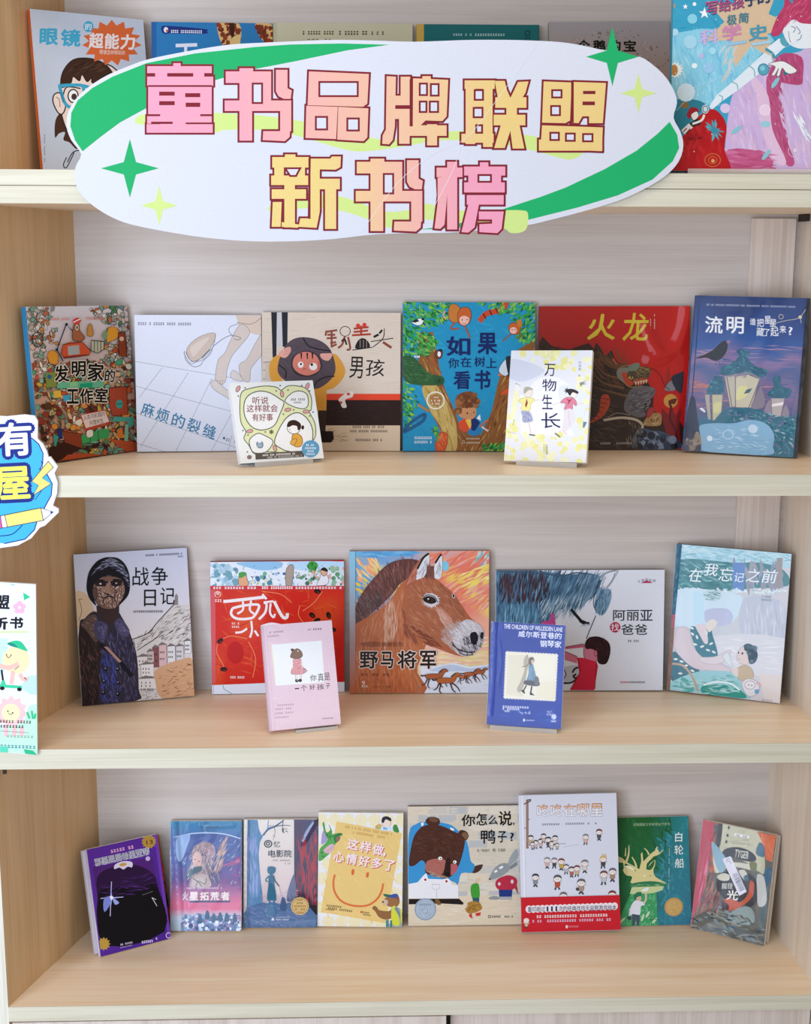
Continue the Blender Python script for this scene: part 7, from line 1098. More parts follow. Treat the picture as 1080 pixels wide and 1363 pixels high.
# ---------------------------------------------------------------- books of the top shelf
def a_glasses(c):
    c.bg('#c4cddb'); c.rect(110, 30, 132, 900, lambda x, y: '#c9d2de')
    sk, ln = '#eed9cc', '#2a201e'
    c.bl([(228, 560), (235, 480), (300, 440), (320, 600), (285, 580), (262, 570), (268, 540), (245, 545)], '#4a2e22'); c.bl([(250, 440), (260, 320), (360, 260), (470, 290), (500, 420), (460, 580), (340, 600), (280, 540)], sk, 5, ln)
    c.bl([(220, 420), (225, 390), (250, 385), (270, 430), (260, 465), (240, 462)], sk, 5, ln); c.line([(232, 400), (245, 410), (248, 440)], 4, '#b08a7c')
    c.bl([(252, 360), (258, 300), (300, 250), (370, 245), (430, 270), (465, 320), (455, 345), (380, 345), (372, 325), (355, 338), (335, 310), (325, 335), (300, 318), (290, 345)], '#3f281e', 3, '#1c120e'); c.brush([(265, 300), (330, 255), (420, 270), (440, 300), (300, 310)], 30, 50, -30, 4, ['#5a3c2c', '#2c1a12'], 20)
    c.line([(260, 395), (275, 360), (330, 365)], 5, ln); c.ell(300, 395, 20, 26, '#f4f4f4'); c.ring(300, 395, 20, 26, 5, ln); c.ell(304, 398, 11, 13, '#4a342a')
    c.line([(240, 355), (330, 352), (400, 375)], 13, '#3fa4c4'); c.line([(246, 358), (272, 430), (320, 440), (345, 400), (340, 358)], 13, '#3fa4c4'); c.line([(250, 380), (262, 420)], 8, '#2f86a4', 0)
    c.line([(275, 640), (262, 670), (275, 680), (305, 620)], 4, ln); c.line([(278, 660), (300, 620), (330, 610)], 4, ln)
    b = '#43aacd'
    c.txt('眼', 165, 124, 240, 192, b, .045, 2); c.txt('镜', 250, 128, 330, 198, b, .04, 2)
    c.star(452, 183, 118, '#dc6a38', 15, .76, -90, 92); c.ell(360, 118, 20, 22, b); c.txt('的', 347, 105, 373, 132, '#eaf2f6', .02)
    for i, ch in enumerate('超能力'): c.txt(ch, 362+i*62, 143+i*3, 420+i*62, 205+i*3, '#f2e8e6', .04, 2)
    c.row('眼镜怎样帮助你', 404, 212, 505, 230, '#f2d8cc', .01, 2)
    for i in range(12): c.ticks(183, 550+i*9.5, 190, 556+i*9.5, '#7a8290', 1)
book('glasses', 'picture_book', 'pale blue picture book with girl in blue glasses, leftmost on the top shelf', a_glasses, (0, 0), 3, hard=False, spine='#d8682f', base='#c4cddb', back='#d87a48', lift=.0004)
behind('glasscopy', 'glasses', -.002, .0195, t=.006)
b_ = list(BK['glasscopy']); b_[5] *= .97; b_[0] += .0095; BK['glasscopy'] = tuple(b_)
def a_plain(c): c.grad('#c4cddb', '#b8c2d0')
book('glasscopy', 'picture_book', 'orange spined book tucked directly behind the one with the girl in blue glasses', a_plain, (0, 0), 3, hard=False, spine='#c85a28', base='#c4cddb', back='#d87a48', lift=.0006, t=.006)
def a_giraffe(c):
    c.bg('#2c7ab4'); c.rect(600, 85, 625, 900, '#2a62a0')
    for P in ([(870, 92), (955, 96), (962, 160), (945, 190), (890, 182)], [(1020, 96), (1085, 98), (1090, 170), (1060, 168), (1040, 150)]):
        c.poly(P, '#d8b070', 3); c.dots(P, 44, 9, ['#7a3420', '#8a3c22', '#6a2c1c'], 6)
    c.poly([(915, 92), (935, 94), (935, 150), (925, 150)], '#3a1c14', 3); c.poly([(930, 150), (960, 140), (955, 185), (920, 180)], '#d8b878', 3)
    c.poly([(645, 110), (670, 104), (820, 117), (826, 126), (818, 136), (670, 134), (650, 132)], '#1f2f78', 3); c.ell(663, 121, 14, 16, '#1f2f78'); c.ell(663, 120, 9, 11, '#e4e6ec'); c.ell(668, 124, 5, 5, '#c44a4a'); c.ticks(682, 120, 808, 132, '#dfe4f0', 16, 1)
    c.line([(702, 183), (788, 180)], 14, '#dfe4f2', 0); c.line([(742, 184), (742, 300)], 12, '#dfe4f2', 0)
book('giraffe', 'picture_book', 'blue picture book with giraffe necks behind the oval sign, top shelf', a_giraffe, (0, 0), 3, spine='#2a62a0', base='#2c7ab4', back='#1c3a5c', lift=.0004)
def a_beige(c):
    c.bg('#c8c6a8'); c.rect(65, 80, 82, 900, '#bcb99a'); c.ticks(178, 118, 298, 132, '#55503c', 12); c.ticks(315, 118, 425, 133, '#55503c', 10); c.ticks(438, 120, 488, 133, '#55503c', 5); c.ticks(195, 148, 290, 152, '#55503c', 6)
book('beige', 'picture_book', 'beige-green picture book with one line of print above the oval sign', a_beige, (340, 0), 2.842, spine='#b4b090', base='#c8c6a8', back='#8a8468', lift=.0004)
def a_teal(c):
    c.bg('#1f6a6c'); c.rect(600, 80, 638, 1200, '#c8a44e'); c.ticks(748, 128, 820, 136, '#a8c8c8', 8); c.ticks(830, 128, 945, 137, '#a8c8c8', 12); c.ring(1030, 126, 9, 9, 4, '#0f3a3c'); c.ticks(1018, 140, 1042, 148, '#0f3a3c', 3)
book('teal', 'picture_book', 'dark teal picture book with yellow spine behind the oval sign', a_teal, (340, 0), 2.842, spine='#c8a24a', base='#1f6a6c', back='#c8a24a', lift=.0004)
def a_grey(c):
    c.grad('#a6a2a6', '#b09a90', (0, 0), (0, .3)); c.dots([(90, 190), (250, 120), (360, 100), (540, 190), (540, 420), (90, 420)], 420, 3.4, ['#7a6258', '#8a6c60', '#98807a', '#c4b0a4'], 5)
    c.row('梅 文', 272, 120, 320, 134, '#5a4a44'); k = '#15110f'
    for i, ch in enumerate('企鹅的宝'): c.txt(ch, 196+i*58, 152, 244+i*58, 196, k, .04, ol=(.03, '#a8a098'))
book('grey', 'picture_book', 'grey brown speckled picture book behind the green star of the oval sign', a_grey, (700, 0), 2.842, spine='#8a8480', base='#a89c98', back='#4a403c', lift=.0004)
def a_big(c):
    c.soft = .35
    B = ['#2f9cbc', '#3fa8c6', '#2890b4', '#58b4d0']
    c.bg('#3aa2c2'); c.brush([c.uv(0, 0), c.uv(1, 0), c.uv(1, 1), c.uv(0, 1)], 160, 120, 30, 20, B, 40)
    c.poly([(80, 250), (780, 260), (700, 420), (560, 640), (340, 760), (90, 700)], '#8accdf', 3); c.brush([(90, 260), (760, 280), (560, 620), (340, 740), (110, 640)], 130, 130, 80, 18, ['#98d4e6', '#7cc4dc', '#b0dcea', '#6ab8d4'], 24)
    sx = '#d8bd9c'
    c.star(620, 175, 330, sx, 7, .5, -100); c.star(90, 50, 24, '#b8925c', 5); c.brush([(440, 330), (560, 330), (480, 560), (430, 590)], 20, 90, 110, 16, ['#d4c4b4', '#c8d4d4'], 10)
    c.poly([(80, 60), (130, 0), (1200, -180), (1200, 90), (760, 30)], '#3aa2c2') if 0 else None
    # wide pale skirt and red hair
    c.poly([(640, 560), (800, 440), (1000, 380), (1200, 350), (1200, 1250), (470, 1250), (460, 1060), (490, 780), (540, 640)], '#cdb4d8', 3); c.brush([(560, 640), (1090, 460), (1090, 1230), (480, 1080)], 230, 170, 76, 22, ['#d8c0de', '#c4a4cc', '#cfb4dc', '#e0cce2', '#c8b0e0', '#d8b4cc'], 12)
    c.poly([(770, 540), (860, 400), (1010, 420), (1020, 560), (1000, 620), (860, 600), (800, 560)], '#b84a78', 4); c.poly([(760, 560), (860, 580), (840, 760), (900, 1000), (960, 1180), (890, 1180), (800, 940), (770, 760)], '#bc5480', 4); c.brush([(780, 420), (1010, 430), (1000, 600), (850, 580), (930, 1150), (860, 1100), (790, 800)], 130, 80, 75, 12, ['#c4608c', '#a83c68', '#b85078', '#cc7098', '#9c3460'], 22)
    c.poly([(670, 560), (770, 700), (800, 940), (900, 1170), (830, 1180), (740, 1000), (690, 740)], '#e0c0d8', 4)
    c.poly([(480, 1080), (720, 1100), (800, 1200), (500, 1230)], '#c05a88', 3); c.brush([(470, 1080), (800, 1090), (810, 1220), (480, 1220)], 50, 130, 8, 16, ['#c8608c', '#b84a78', '#d480a4', '#b03c64'], 14)
    c.poly([(870, 210), (930, 160), (1010, 150), (1200, 160), (1200, 320), (1040, 360), (960, 350), (905, 310)], '#e6eaee', 3); c.line([(935, 200), (965, 215), (950, 245)], 5, '#5a6470'); c.line([(970, 200), (1000, 240), (985, 255)], 5, '#5a6470'); c.line([(915, 235), (925, 300), (935, 315)], 4, '#5a6470'); c.line([(975, 300), (1000, 290), (1010, 260)], 5, '#5a6470')
    c.poly([(790, 255), (830, 140), (880, 60), (920, -20), (1200, -60), (1200, 160), (1020, 180), (960, 150), (900, 175), (870, 240), (830, 270)], '#bc3e66', 4); c.brush([(810, 240), (880, 70), (1080, 0), (1080, 150), (960, 140), (860, 220)], 130, 90, -50, 9, ['#cc4c74', '#a82c54', '#b83c64', '#d8648c'], 16); c.poly([(915, -10), (950, 20), (945, 40), (925, 20)], '#2f9cbc')
    # telescope
    c.poly([(345, 770), (400, 690), (520, 590), (640, 480), (740, 390), (790, 410), (800, 450), (680, 560), (560, 650), (430, 740), (365, 795)], '#dfe8ee', 0); c.poly([(745, 365), (850, 285), (900, 340), (810, 420)], '#e4ecf2'); c.line([(750, 360), (800, 395), (810, 425)], 20, '#3f98a8'); c.ell(880, 312, 36, 22, '#5aa8b4', 60)
    for a, b in (((505, 595), (550, 650)), ((630, 480), (672, 560)), ((415, 690), (435, 735))): c.line([a, ((a[0]+b[0])/2+16, (a[1]+b[1])/2-8), b], 8, '#7ab8b8')
    c.ell(735, 508, 38, 40, '#5ca8bc'); c.ring(735, 508, 38, 40, 7, '#3a8a9c'); c.ell(728, 500, 18, 18, '#8ac8d4')
    c.bl([(770, 470), (850, 450), (900, 460), (975, 515), (940, 540), (900, 535), (870, 500), (850, 555), (830, 550), (845, 500), (815, 550), (795, 545), (820, 490)], '#ecece8', 4, '#6a6a72'); c.poly([(880, 520), (920, 540), (880, 552)], '#2f7a84')
    # red hill and small stargazer
    c.poly([(100, 1240), (100, 1120), (170, 960), (260, 850), (360, 790), (430, 830), (470, 920), (455, 1080), (480, 1240)], '#b8141c', 4); c.brush([(120, 1220), (200, 960), (380, 830), (450, 950), (450, 1200)], 70, 120, 80, 24, ['#c01c24', '#a80f18', '#b8181f', '#cc2a2c'], 30); c.poly([(60, 760), (230, 720), (330, 770), (240, 840), (150, 960), (90, 1100)], '#2a7f92', 3); c.poly([(160, 700), (190, 640), (240, 700)], '#2a7f92')
    c.bl([(185, 830), (210, 780), (255, 780), (270, 810), (225, 820), (205, 860)], '#a01c28'); c.bl([(215, 830), (255, 805), (270, 840), (235, 870)], '#eee4dc', 4, '#222'); c.poly([(200, 890), (260, 860), (300, 870), (280, 900), (220, 920)], '#222'); c.poly([(145, 940), (200, 890), (230, 920), (170, 970)], '#e4e0dc'); c.line([(160, 950), (185, 925)], 8, '#a01c28', 0); c.line([(180, 965), (210, 930)], 8, '#222', 0); c.line([(225, 895), (290, 870), (310, 830)], 16, '#eee4dc'); c.ell(318, 790, 26, 32, '#c8d8dc'); c.ring(318, 790, 18, 22, 6, '#55666c'); c.ell(170, 760, 30, 24, '#8a6a3a')
    c.brush(c.ellp(385, 940, 60, 56), 18, 70, lambda x, y: math.degrees(math.atan2(y-940, x-385)), 18, ['#3f9aac', '#5ab0bc'], 10); c.ell(385, 945, 26, 26, '#3a8fa4'); c.brush(c.ellp(245, 1000, 46, 40), 14, 60, lambda x, y: math.degrees(math.atan2(y-1000, x-245)), 9, ['#7a0f18', '#8a141c'], 10)
    c.ring(370, 1155, 56, 46, 5, '#c8783c'); c.ring(370, 1155, 30, 26, 4, '#c8783c'); c.ell(372, 1160, 13, 13, '#d8a45c'); c.ring(960, 1095, 46, 44, 4, '#e0c4d8'); c.ell(962, 1090, 12, 14, '#ecd4dc')
    for x, y, r, col in ((100, 510, 40, '#dfe6e4'), (225, 145, 36, '#8ad0e0'), (210, 310, 50, '#a8d4e4'), (240, 480, 20, '#e8f2f4'), (180, 670, 66, '#cfe0e8'), (370, 375, 26, '#a8dcea'), (340, 495, 40, '#9cc8e4'), (460, 785, 36, '#dcc8e4'), (745, 800, 40, '#ecd0e4'), (100, 240, 26, '#b4d8e6'), (290, 410, 18, '#c0b8e0'), (240, 40, 14, '#e8f2f4')): c.ell(x, y, r, r, col, 0, 12)
    c.star(100, 510, 62, '#e8ece8', 14, .72); c.ell(95, 510, 26, 40, '#b8803c'); c.star(312, 105, 44, '#eef2f4', 5, .4); c.star(175, 58, 22, '#eef2f4', 5, .4); c.ring(745, 800, 38, 38, 5, '#f4e4ee')
    for x, y, a in ((540, 940, -35), (755, 1120, -50), (820, 605, -55)): c.ell(x, y, 48, 16, '#8ac4d0', a, 10)
    c.ell(750, 900, 36, 22, '#98cfd8'); c.brush([(950, 840), (1010, 860), (1080, 1000), (1070, 1060)], 30, 90, 60, 12, ['#eef0f4', '#c4ccd8', '#f6f6fa'], 10); c.line([(90, 690), (480, 540), (1000, 300)], 2.5, '#c4e4ee'); c.line([(110, 800), (260, 660), (600, 460)], 2.5, '#b8dce8')
    for k in range(46): c.ell(c.rn.uniform(100, 1070), c.rn.uniform(20, 1150), 4, 4, '#eef4f6', 0, 5)
    for i, ch in enumerate('写给孩子的'):
        x, y = 362+i*93, 72-i*20; c.txt(ch, x-46, y-46, x+46, y+46, '#2a4a68', .03, -8, .12)
        c.txt(ch, x-48, y-50, x+44, y+42, '#b84a84' if i < 3 else '#2a3a60', .012, -8, .12)
    c.txt('极', 468, 115, 540, 190, '#3f7c90', .025, -3, .1); c.txt('简', 552, 102, 625, 178, '#3f7c90', .025, -3, .1)
    for ch, x, y, col in (('科', 340, 270, '#c8b4dc'), ('学', 500, 240, '#d088b4'), ('史', 690, 240, '#4a9ab4')): c.txt(ch, x-70, y-50, x+70, y+60, col, .03, -8, .12)
    for x, col in ((540, '#98c4e0'), (720, '#a8d0e4')): c.line([(x-70, 330), (x+70, 310)], 20, col, 0)
book('bigblue', 'picture_book', 'large glossy turquoise and pink picture book with telescope, right end of the top shelf', a_big, (880, 0), 5.4, hard=True, spine='#2f9cbc', base='#3aa2c2', back='#2a5a80', finish='gloss', film=1.0, lift=.0026, t=.016)
stand('bigblue', 0, 'clear acrylic stand under the large turquoise book', .86, .012, .0105)
# ---------------------------------------------------------------- foam board signs
def plane_canvas(px, w, h, seed=3):
    cv = Cv(px, w, h, (0, 0), 1, seed); cv.clip = False; return cv
def slab(c, pts, th):
    """the cut outline of a foam board, th thick, behind its printed face"""
    P = [c.H(*p) for p in pts]; P = [((u-.5)*c.w, (1-v)*c.h) for u, v in P]; n = len(P); mb = MB()
    ar = sum(P[i-1][0]*P[i][1]-P[i][0]*P[i-1][1] for i in range(n))
    if ar < 0: P = P[::-1]
    return mb.add([(x, 0, z) for x, z in P]+[(x, th, z) for x, z in P], [tuple(range(n)), tuple(range(2*n-1, n-1, -1))]+[(i, n+i, n+(i+1) % n, (i+1) % n) for i in range(n)])

# ---- big oval sign on the front edge of the top shelf
sign = tag(empty('oval_sign', (.7025, -.009, 1.415)), 'white oval foam board sign with green bands and outlined pink and yellow lettering', 'sign')
SQ = [64.81,17.55,934.03,26.4,920.83,334.03,78.49,330.48]
cv = plane_canvas(SQ, 1.085, .380)
outl = [(197,79),(240,70),(300,60),(345,57),(403,54.5),(446,53),(500,54),(551,55.5),(607,53.7),(639,53),(692,53.4),(746,56),(781,61.6),(800,66),(820,68.5),(841,74),(858,78),(883,98.5),(897,119.6),(901.5,137),(897,156.6),(906,175),(910,193.5),(904,214.6),(886.5,234),(858,251.6),(823,267.4),(770,283.2),(728,293.8),(700,300),(640,306.5),(593,309.8),(505,311.6),(446,318),(393,321),(340,321.3),(290,318),(240,311.5),(176.7,299.3),(146.7,288),(123,273),(106.7,256.7),(99.5,238),(101,221),(108,205),(95,186.7),(88.5,168),(90.7,150),(100,133),(116.7,116.7),(143,100),(173,87.3)]
outl = cat(outl, 3); cv.poly(outl, '#d1d3dc')
gr = '#1fa864'
cv.poly([(519.5,59.5),(463,66.9),(393,81.6),(340,91.8),(286.7,106.7),(233,125),(196.7,143),(160,163),(133,183),(110,201.5),(100,187),(93.6,168),(95,150),(103.5,133.5),(123,117),(150,102),(195,84),(260,71),(340,62.5),(386,59.2),(456,57.8)], gr)
cv.poly([(891.8,162),(902,179.5),(904.5,197),(896,214.6),(869,239),(823,260),(770,276),(700,293.5),(650,300),(600,304),(556,305.8),(600,300),(640,290),(674,277),(720,262),(752.8,249.8),(805.5,225),(847.8,200.5),(876,177.7)], gr)
lime = '#c8dc84'
cv.poly([(180,163),(187,153),(230,149),(283,150),(340,153),(375,157),(410,163),(440,172),(474,178),(510,186),(551,182),(604,174.5),(660,176),(709.5,181),(752,191),(778,196),(774,206),(765,211),(752.8,212),(720,203),(680,194),(640,189),(604,186.5),(575,188),(551,192.5),(510,199),(474,201.5),(440,194),(410,184.5),(370,175),(340,172.5),(300,173),(283,176.5),(230,172),(190,166)], lime, 3)
cv.poly([(356,278),(372,266),(393,260),(425,259),(456,262),(490,274),(516,282),(545,279),(565,271),(590,276),(621.5,281),(660,282),(672,280),(695,280),(703,284),(702,302),(695,309),(680,310),(668,303),(621.5,296),(590,295),(565,292.5),(540,301),(516,303),(490,292),(456,281),(420,277),(393,278.5),(372,284)], lime, 3)
cv.build('board', PR['board'], sign, slab(cv, outl, .006), '#d1d3dc')
def sign_star(cx, cy, rx, ry, col):
    k = plane_canvas(SQ, 1.085, .380); k.lay = 60; k.star(cx, cy, rx, col, 4, .3, -90, ry)
    mb = slab(k, [(cx+(rx if i % 2 == 0 else rx*.3)*math.cos(math.radians(-90+45*i)), cy+(ry if i % 2 == 0 else ry*.3)*math.sin(math.radians(-90+45*i))) for i in range(8)], .005)
    mb.v = [(x, y-.00024, z) for x, y, z in mb.v]; k.build('star', PR['board'], sign, mb, col)
for a in ((173, 224, 38.5, 39, gr), (212, 273.5, 24.7, 26, lime), (815.5, 75.5, 35, 39, gr), (850, 124, 24, 26, lime)): sign_star(*a)
def tint(row):
    if row == 1: return lambda x, y: mixc('#e89db4', '#e2c47e', (x-260)/420) if x < 520 else mixc('#e6b89c', '#e2c47e', (x-520)/140)
    return lambda x, y: mixc('#e4ca80', '#e89ab2', (x-430)/200)
INK = '#7c1f2c'
def glyph(cvs, o, s, bars, slots=(), holes=(), row=1, white='#d1d3dc'):
    """one heavy block character: bars with a dark rim, dark slots, and holes through to the board"""
    T = lambda p: (o[0]+p[0]/s, o[1]+p[1]/s); e = 2.6
    Q = lambda b: [T(p) for p in ([(b[0], b[1]), (b[2], b[1]), (b[2], b[3]), (b[0], b[3])] if len(b) == 4 and not isinstance(b[0], tuple) else b)]
    def grow(P):
        n = len(P); ar = sum(P[i-1][0]*P[i][1]-P[i][0]*P[i-1][1] for i in range(n)); sg = 1 if ar > 0 else -1; R = []
        for i in range(n):
            a, b, c_ = P[i-1], P[i], P[(i+1) % n]
            n1 = (b[1]-a[1], a[0]-b[0]); n2 = (c_[1]-b[1], b[0]-c_[0]); l1, l2 = math.hypot(*n1), math.hypot(*n2)
            n1 = (n1[0]/l1*sg, n1[1]/l1*sg); n2 = (n2[0]/l2*sg, n2[1]/l2*sg); d = 1+n1[0]*n2[0]+n1[1]*n2[1]; d = max(d, .5)
            R.append((b[0]+(n1[0]+n2[0])/d*e, b[1]+(n1[1]+n2[1])/d*e))
        return R
    for b in bars: cvs.poly(grow(Q(b)), INK)
    for b in bars: cvs.poly(Q(b), tint(row))
    for b in slots: cvs.poly(Q(b), INK)
    for b in holes: P = Q(b); cvs.poly(grow(P), INK); cvs.poly(P, white)
L1 = plane_canvas(SQ, 1.085, .380); L1.lay = 80
glyph(L1, (0, 0), 3, [(692,252,722,285), (588,264,846,292), (620,286,668,334), (772,286,816,338), (588,306,852,342), (592,345,846,456), (640,450,800,500), (588,464,846,494), (586,496,850,530)],
      [(668,293,772,306), (636,366,698,382), (740,372,800,388), (636,404,698,420), (742,410,800,427), (592,340,846,347), (604,486,690,495), (742,489,846,496)])
sh = lambda B, dx, dy: [tuple((p[0]+dx, p[1]+dy) for p in b) if isinstance(b[0], tuple) else (b[0]+dx, b[1]+dy, b[2]+dx, b[3]+dy) for b in B]
shu = [(384,612,554,656), (442,600,488,640), (436,600,484,874), (380,722,632,762), (522,612,556,762), (590,722,632,838), ((590,800),(630,800),(626,860),(608,876),(524,872),(526,838),(590,838)), ((574,606),(618,606),(618,676),(634,684),(630,716),(604,716),(584,706),(574,688))]
shs = [(556,700,574,724)]; shh = [(490,662,518,728)]
glyph(L1, (340, 0), 2.842, sh(shu, -496, -342), (), sh(shh, -496, -342))
glyph(L1, (340, 0), 2.842, [((203,270),(430,280),(424,392),(408,404),(198,398)), ((193,400),(312,404),(306,526),(190,522)), ((314,404),(428,410),(424,520),(410,534),(310,528))], (), [(246,314,384,360), (233,446,268,486), (352,452,388,490)])
glyph(L1, (340, 0), 2.842, [((497,288),(532,290),(528,480),(520,530),(506,546),(480,544),(482,512),(494,490)), (550,290,586,380), (497,362,586,398), (510,412,584,450), (544,412,584,544), (632,288,664,310), ((597,296),(730,302),(724,440),(708,458),(596,454)), ((600,440),(650,450),(620,480),(586,478)), (584,474,724,514), (650,470,688,550)], [(584,300,596,478)], [(626,320,646,356), (668,322,690,358), (626,388,644,420), (664,388,688,420)])
glyph(L1, (340, 0), 2.842, [(792,304,906,336), (796,304,832,545), (862,304,898,556), (780,506,902,540), (800,370,890,404), (796,438,890,470), ((906,306),(944,306),(952,340),(966,372),(918,372)), ((994,310),(1034,308),(1022,352),(1010,370),(966,370)), (908,368,1026,408), (902,434,1022,474), (950,380,990,480), ((930,470),(972,474),(944,560),(904,560)), ((962,470),(1000,474),(1018,562),(974,562))], (), [(834,345,858,374), (830,412,856,440)])
glyph(L1, (700, 0), 2.842, [((68,308),(174,312),(168,456),(150,466),(62,464)), ((182,310),(304,314),(292,466),(240,466),(240,440),(215,440),(200,466),(172,464)), ((62,474),(292,482),(288,572),(56,562)), (50,528,290,570)], [(172,312,182,464), (217,344,264,356), (215,384,262,398)], [(104,345,132,365), (100,405,126,432), (97,506,122,526), (156,509,182,529), (221,511,249,531)])
glyph(L1, (340, 0), 2.842, [(112,584,152,604), (64,594,202,634), (72,630,108,670), (150,630,188,670), (60,664,200,700), (62,716,192,752), (110,690,150,860), ((66,764),(100,764),(96,858),(62,858)), ((100,840),(170,850),(160,862),(100,858)), ((210,600),(244,600),(244,800),(232,862),(164,858),(170,826),(206,826)), ((210,600),(284,600),(290,592),(324,592),(322,632),(304,642),(210,640)), (226,676,320,716), (264,680,306,866)], [(201,600,209,828)], [((120,640),(164,640),(152,662),(134,662))], 2)
glyph(L1, (340, 0), 2.842, shu, (), shh, 2)
glyph(L1, (340, 0), 2.842, [(686,634,784,670), (726,612,764,868), ((700,690),(730,690),(716,850),(700,866),(678,864)), ((690,672),(730,668),(730,700),(690,760)), (850,614,882,640), (790,630,946,664), (806,660,846,696), (890,660,930,696), (790,690,944,728), (800,738,940,774), ((806,774),(846,774),(830,860),(806,880),(780,878)), ((846,800),(940,800),(932,866),(916,882),(848,878),(848,848),(896,846),(896,830),(846,830))], [(784,640,790,700)], [(848,666,888,684)], 2)
for P in ([(714.7,59.8),(692,91.5),(658.4,137.2),(621.5,183),(579.3,204),(530,242.8),(480.7,309.6)], [(612.7,197),(600.4,232.2),(565.2,299)]): L1.line([p for p in P], .5, '#e2e4ea')
L1.build('lettering', PR['board'], sign)
# ---- blue badge sign on the left side panel
bad = tag(empty('badge_sign', (.035, -.009, .88)), 'blue and white cut-out foam board badge with pencil and lightning bolt, on left panel', 'sign')
BQ = [-105.96,541.19,87.7,541.23,96.36,739.37,-93.22,740.06]
cv = plane_canvas(BQ, .25, .265)
z = lambda P: [(x/7.18, 545+y/7.18) for x, y in P]
bo = z([(-560, 130), (-300, 60), (0, 62), (60, 66), (230, 48), (330, 60), (360, 110), (358, 280), (410, 330), (448, 400), (462, 455), (480, 450), (552, 545), (520, 610), (550, 700), (545, 800), (505, 920), (560, 950), (560, 985), (430, 1110), (380, 1130), (300, 1230), (170, 1300), (0, 1325), (-200, 1310), (-560, 1240)])
cv.poly(bo, '#e4e8f2'); bb, nv = '#43b2e6', '#1b2a80'
blob = z([(-560, 300), (0, 240), (300, 270), (370, 330), (412, 420), (408, 520), (380, 570), (450, 620), (500, 710), (490, 820), (430, 930), (350, 1080), (330, 1150), (240, 1240), (40, 1282), (-560, 1200)])
cv.poly(blob, bb); cv.line(blob[2:-1], 1.4, nv, 0); cv.line(z([(370, 575), (405, 550), (395, 490)]), 1.0, nv); cv.line(z([(0, 1210), (120, 1190), (215, 1105)]), 1.3, nv); cv.line(z([(335, 865), (380, 800), (400, 770)]), 1.0, nv)
cv.txt('有', -4, 562, 42.5, 607, '#e4e8f2', .035, -3, 0, (.1, nv)); cv.txt('屋', -8, 621, 40, 666, '#e8ee62', .035, -3, 0, (.1, nv))
cv.poly(z([(462, 495), (510, 555), (405, 655), (485, 712), (318, 822), (368, 725), (305, 685)]), '#f0d878'); cv.out(z([(462, 495), (510, 555), (405, 655), (485, 712), (318, 822), (368, 725), (305, 685)]), .9, '#15205c')
cv.poly(z([(45, 1010), (390, 940), (415, 1060), (70, 1125)]), '#f0da7c'); cv.poly(z([(390, 940), (510, 980), (415, 1060)]), '#e6e2da'); cv.poly(z([(482, 968), (512, 980), (485, 1000)]), nv); cv.poly(z([(5, 1018), (45, 1010), (70, 1125), (22, 1132)]), '#f4f4f6'); cv.poly(z([(-60, 1030), (5, 1018), (22, 1132), (-60, 1145)]), '#e05a9c')
cv.out(z([(-60, 1030), (390, 940), (510, 980), (415, 1060), (-60, 1148)]), .9, '#15205c'); cv.line(z([(390, 940), (415, 1060)]), .9, '#15205c', 0); cv.line(z([(45, 1010), (70, 1125)]), .9, '#15205c', 0); cv.line(z([(5, 1018), (22, 1132)]), .9, '#15205c', 0)
cv.build('board', PR['board'], bad, slab(cv, bo, .006), '#e4e8f2')
# ---- tall white poster board below it
pos = tag(empty('poster_board', (-.01, -.009, .49)), 'tall white poster board with cartoon scooter rider and flower, on left panel', 'poster')
PQ = [-118.4,762.15,55.83,761.45,68.13,1016.78,-101.26,1018.29]
cv = plane_canvas(PQ, .23, .36)
z = lambda P: [(x/5.68, 770+y/5.68) for x, y in P]
po = z([(-520, -10), (0, 28), (270, 45), (283, 1335), (0, 1312), (-520, 1270)]); cv.poly(po, '#e2e8ef')
cv.poly(z([(-520, 480), (0, 455), (60, 480), (30, 700), (-100, 760), (-520, 700)]), '#c4e2f4', 3); cv.poly(z([(155, 830), (200, 740), (276, 730), (279, 880), (230, 875)]), '#bcdcf4'); cv.poly(z([(180, 1080), (220, 960), (279, 945), (283, 1330), (0, 1310), (-520, 1260), (-520, 1120), (0, 1130)]), '#bfeccf')
for p, col in (([(64, 38), (112, 45), (104, 56)], '#8fc8ec'), ([(118, 62), (160, 100), (112, 118)], '#f0dcc4'), ([(175, 105), (230, 140), (182, 165)], '#2fc48c')): cv.poly(z(p), col)
for k in range(5): a = k*1.2566-1.57; cv.ell((148+28*math.cos(a))/5.68, 770+(220+30*math.sin(a))/5.68, 4, 3.6, '#f0b4cc')
cv.ell(148/5.68, 770+220/5.68, 2, 2, '#f8e4ec')
k_ = '#15151a'
cv.txt('盟', -7, 792, 13.2, 810.5, k_, .04, 2); cv.txt('新', -13, 821, 10.5, 838, k_, .05, 2); cv.txt('书', 13, 821, 31, 837, k_, .05, 2)
cv.poly(z([(0, 398), (215, 398), (215, 410), (0, 412)]), '#cfe69a'); cv.poly(z([(0, 235), (75, 236), (75, 244), (0, 244)]), '#dcecc0')
cv.ell(122/5.68, 770+618/5.68, 18.5, 18.2, '#f2dcae'); cv.poly(z([(55, 490), (110, 470), (160, 478), (200, 530), (205, 550), (130, 525), (80, 510)]), '#2fc08c', 3); cv.poly(z([(55, 488), (100, 490), (135, 522), (80, 508)]), '#1f8a7a', 3)
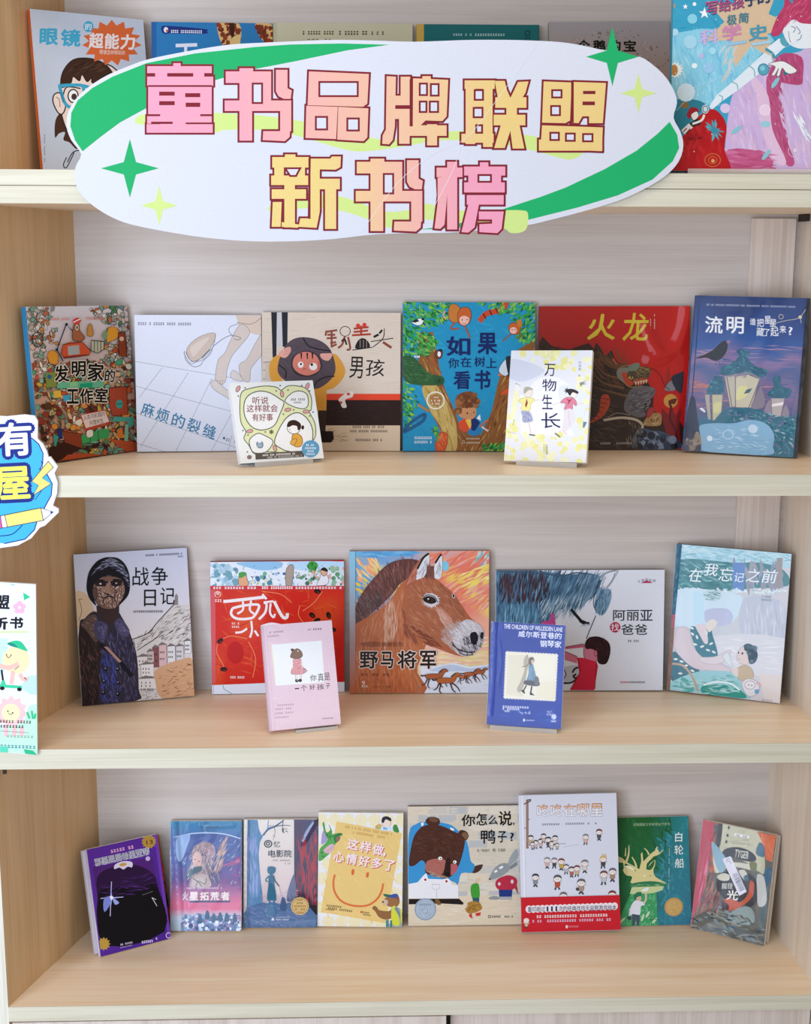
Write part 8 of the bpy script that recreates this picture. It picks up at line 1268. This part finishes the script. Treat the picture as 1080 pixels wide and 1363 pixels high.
cv.line(z([(48, 580), (65, 600), (85, 578)]), .8, '#333'); cv.ell(50/5.68, 770+575/5.68, .7, .9, '#222'); cv.ell(84/5.68, 770+578/5.68, .7, .9, '#222'); cv.line(z([(110, 690), (145, 662)]), .8, '#444', 0)
pk = '#f0bcb0'
cv.line(z([(-30, 650), (60, 675), (140, 645)]), 6, pk); cv.line(z([(100, 700), (92, 760), (85, 800)]), 5.4, pk); cv.line(z([(150, 720), (170, 755), (195, 765), (200, 745)]), 5.4, pk); cv.line(z([(12, 690), (24, 780)]), 2.6, k_, 0); cv.line(z([(-40, 810), (60, 815), (165, 822)]), 4, '#3cc896', 0); cv.poly(z([(15, 770), (35, 770), (48, 815), (0, 815)]), '#3cc896'); cv.ell(17/5.68, 770+830/5.68, 3.2, 2.6, k_); cv.ell(147/5.68, 770+838/5.68, 3.2, 2.6, k_)
cv.star(85/5.68, 770+1010/5.68, 22.5, '#f4c4c4', 11, .76); cv.ell(82/5.68, 770+1015/5.68, 12, 12, '#f0eeb4'); cv.line(z([(62, 1015), (80, 1030), (92, 1018)]), .8, '#333'); cv.ell(60/5.68, 770+1003/5.68, 1, 1.1, '#222'); cv.ell(96/5.68, 770+1016/5.68, 1, 1.1, '#222')
for p in ([(205, 1010), (225, 1060)], [(240, 1000), (250, 1062)], [(268, 1020), (262, 1060)]): cv.line(z(p), 3, '#3cc088', 0)
for p in ([(30, 1130), (60, 1130), (60, 1190), (30, 1190)], [(95, 1130), (125, 1130), (125, 1190), (95, 1190)], [(150, 1130), (180, 1130), (180, 1190), (150, 1190)]): cv.poly(z(p), '#f4bcc0', 3)
cv.ticks(-16, 957.5, 42, 961, '#2a2a30', 15, 2); cv.ticks(-16, 964, 32, 967.5, '#2a2a30', 12, 2); cv.line(z([(-60, 1148), (218, 1166)]), .5, '#444', 0); cv.ticks(4, 978, 45, 981, '#8aa89a', 9, 2); cv.ticks(0, 991, 48, 995, '#4a8aa0', 10, 2)
cv.poly(z([(180, 1290), (250, 1300), (283, 1335), (190, 1325)]), '#2fb884'); cv.poly(z([(0, 1270), (60, 1272), (62, 1316), (0, 1312)]), '#5cd0b0')
cv.build('board', PR['board'], pos, slab(cv, po, .006), '#e4e6e8')
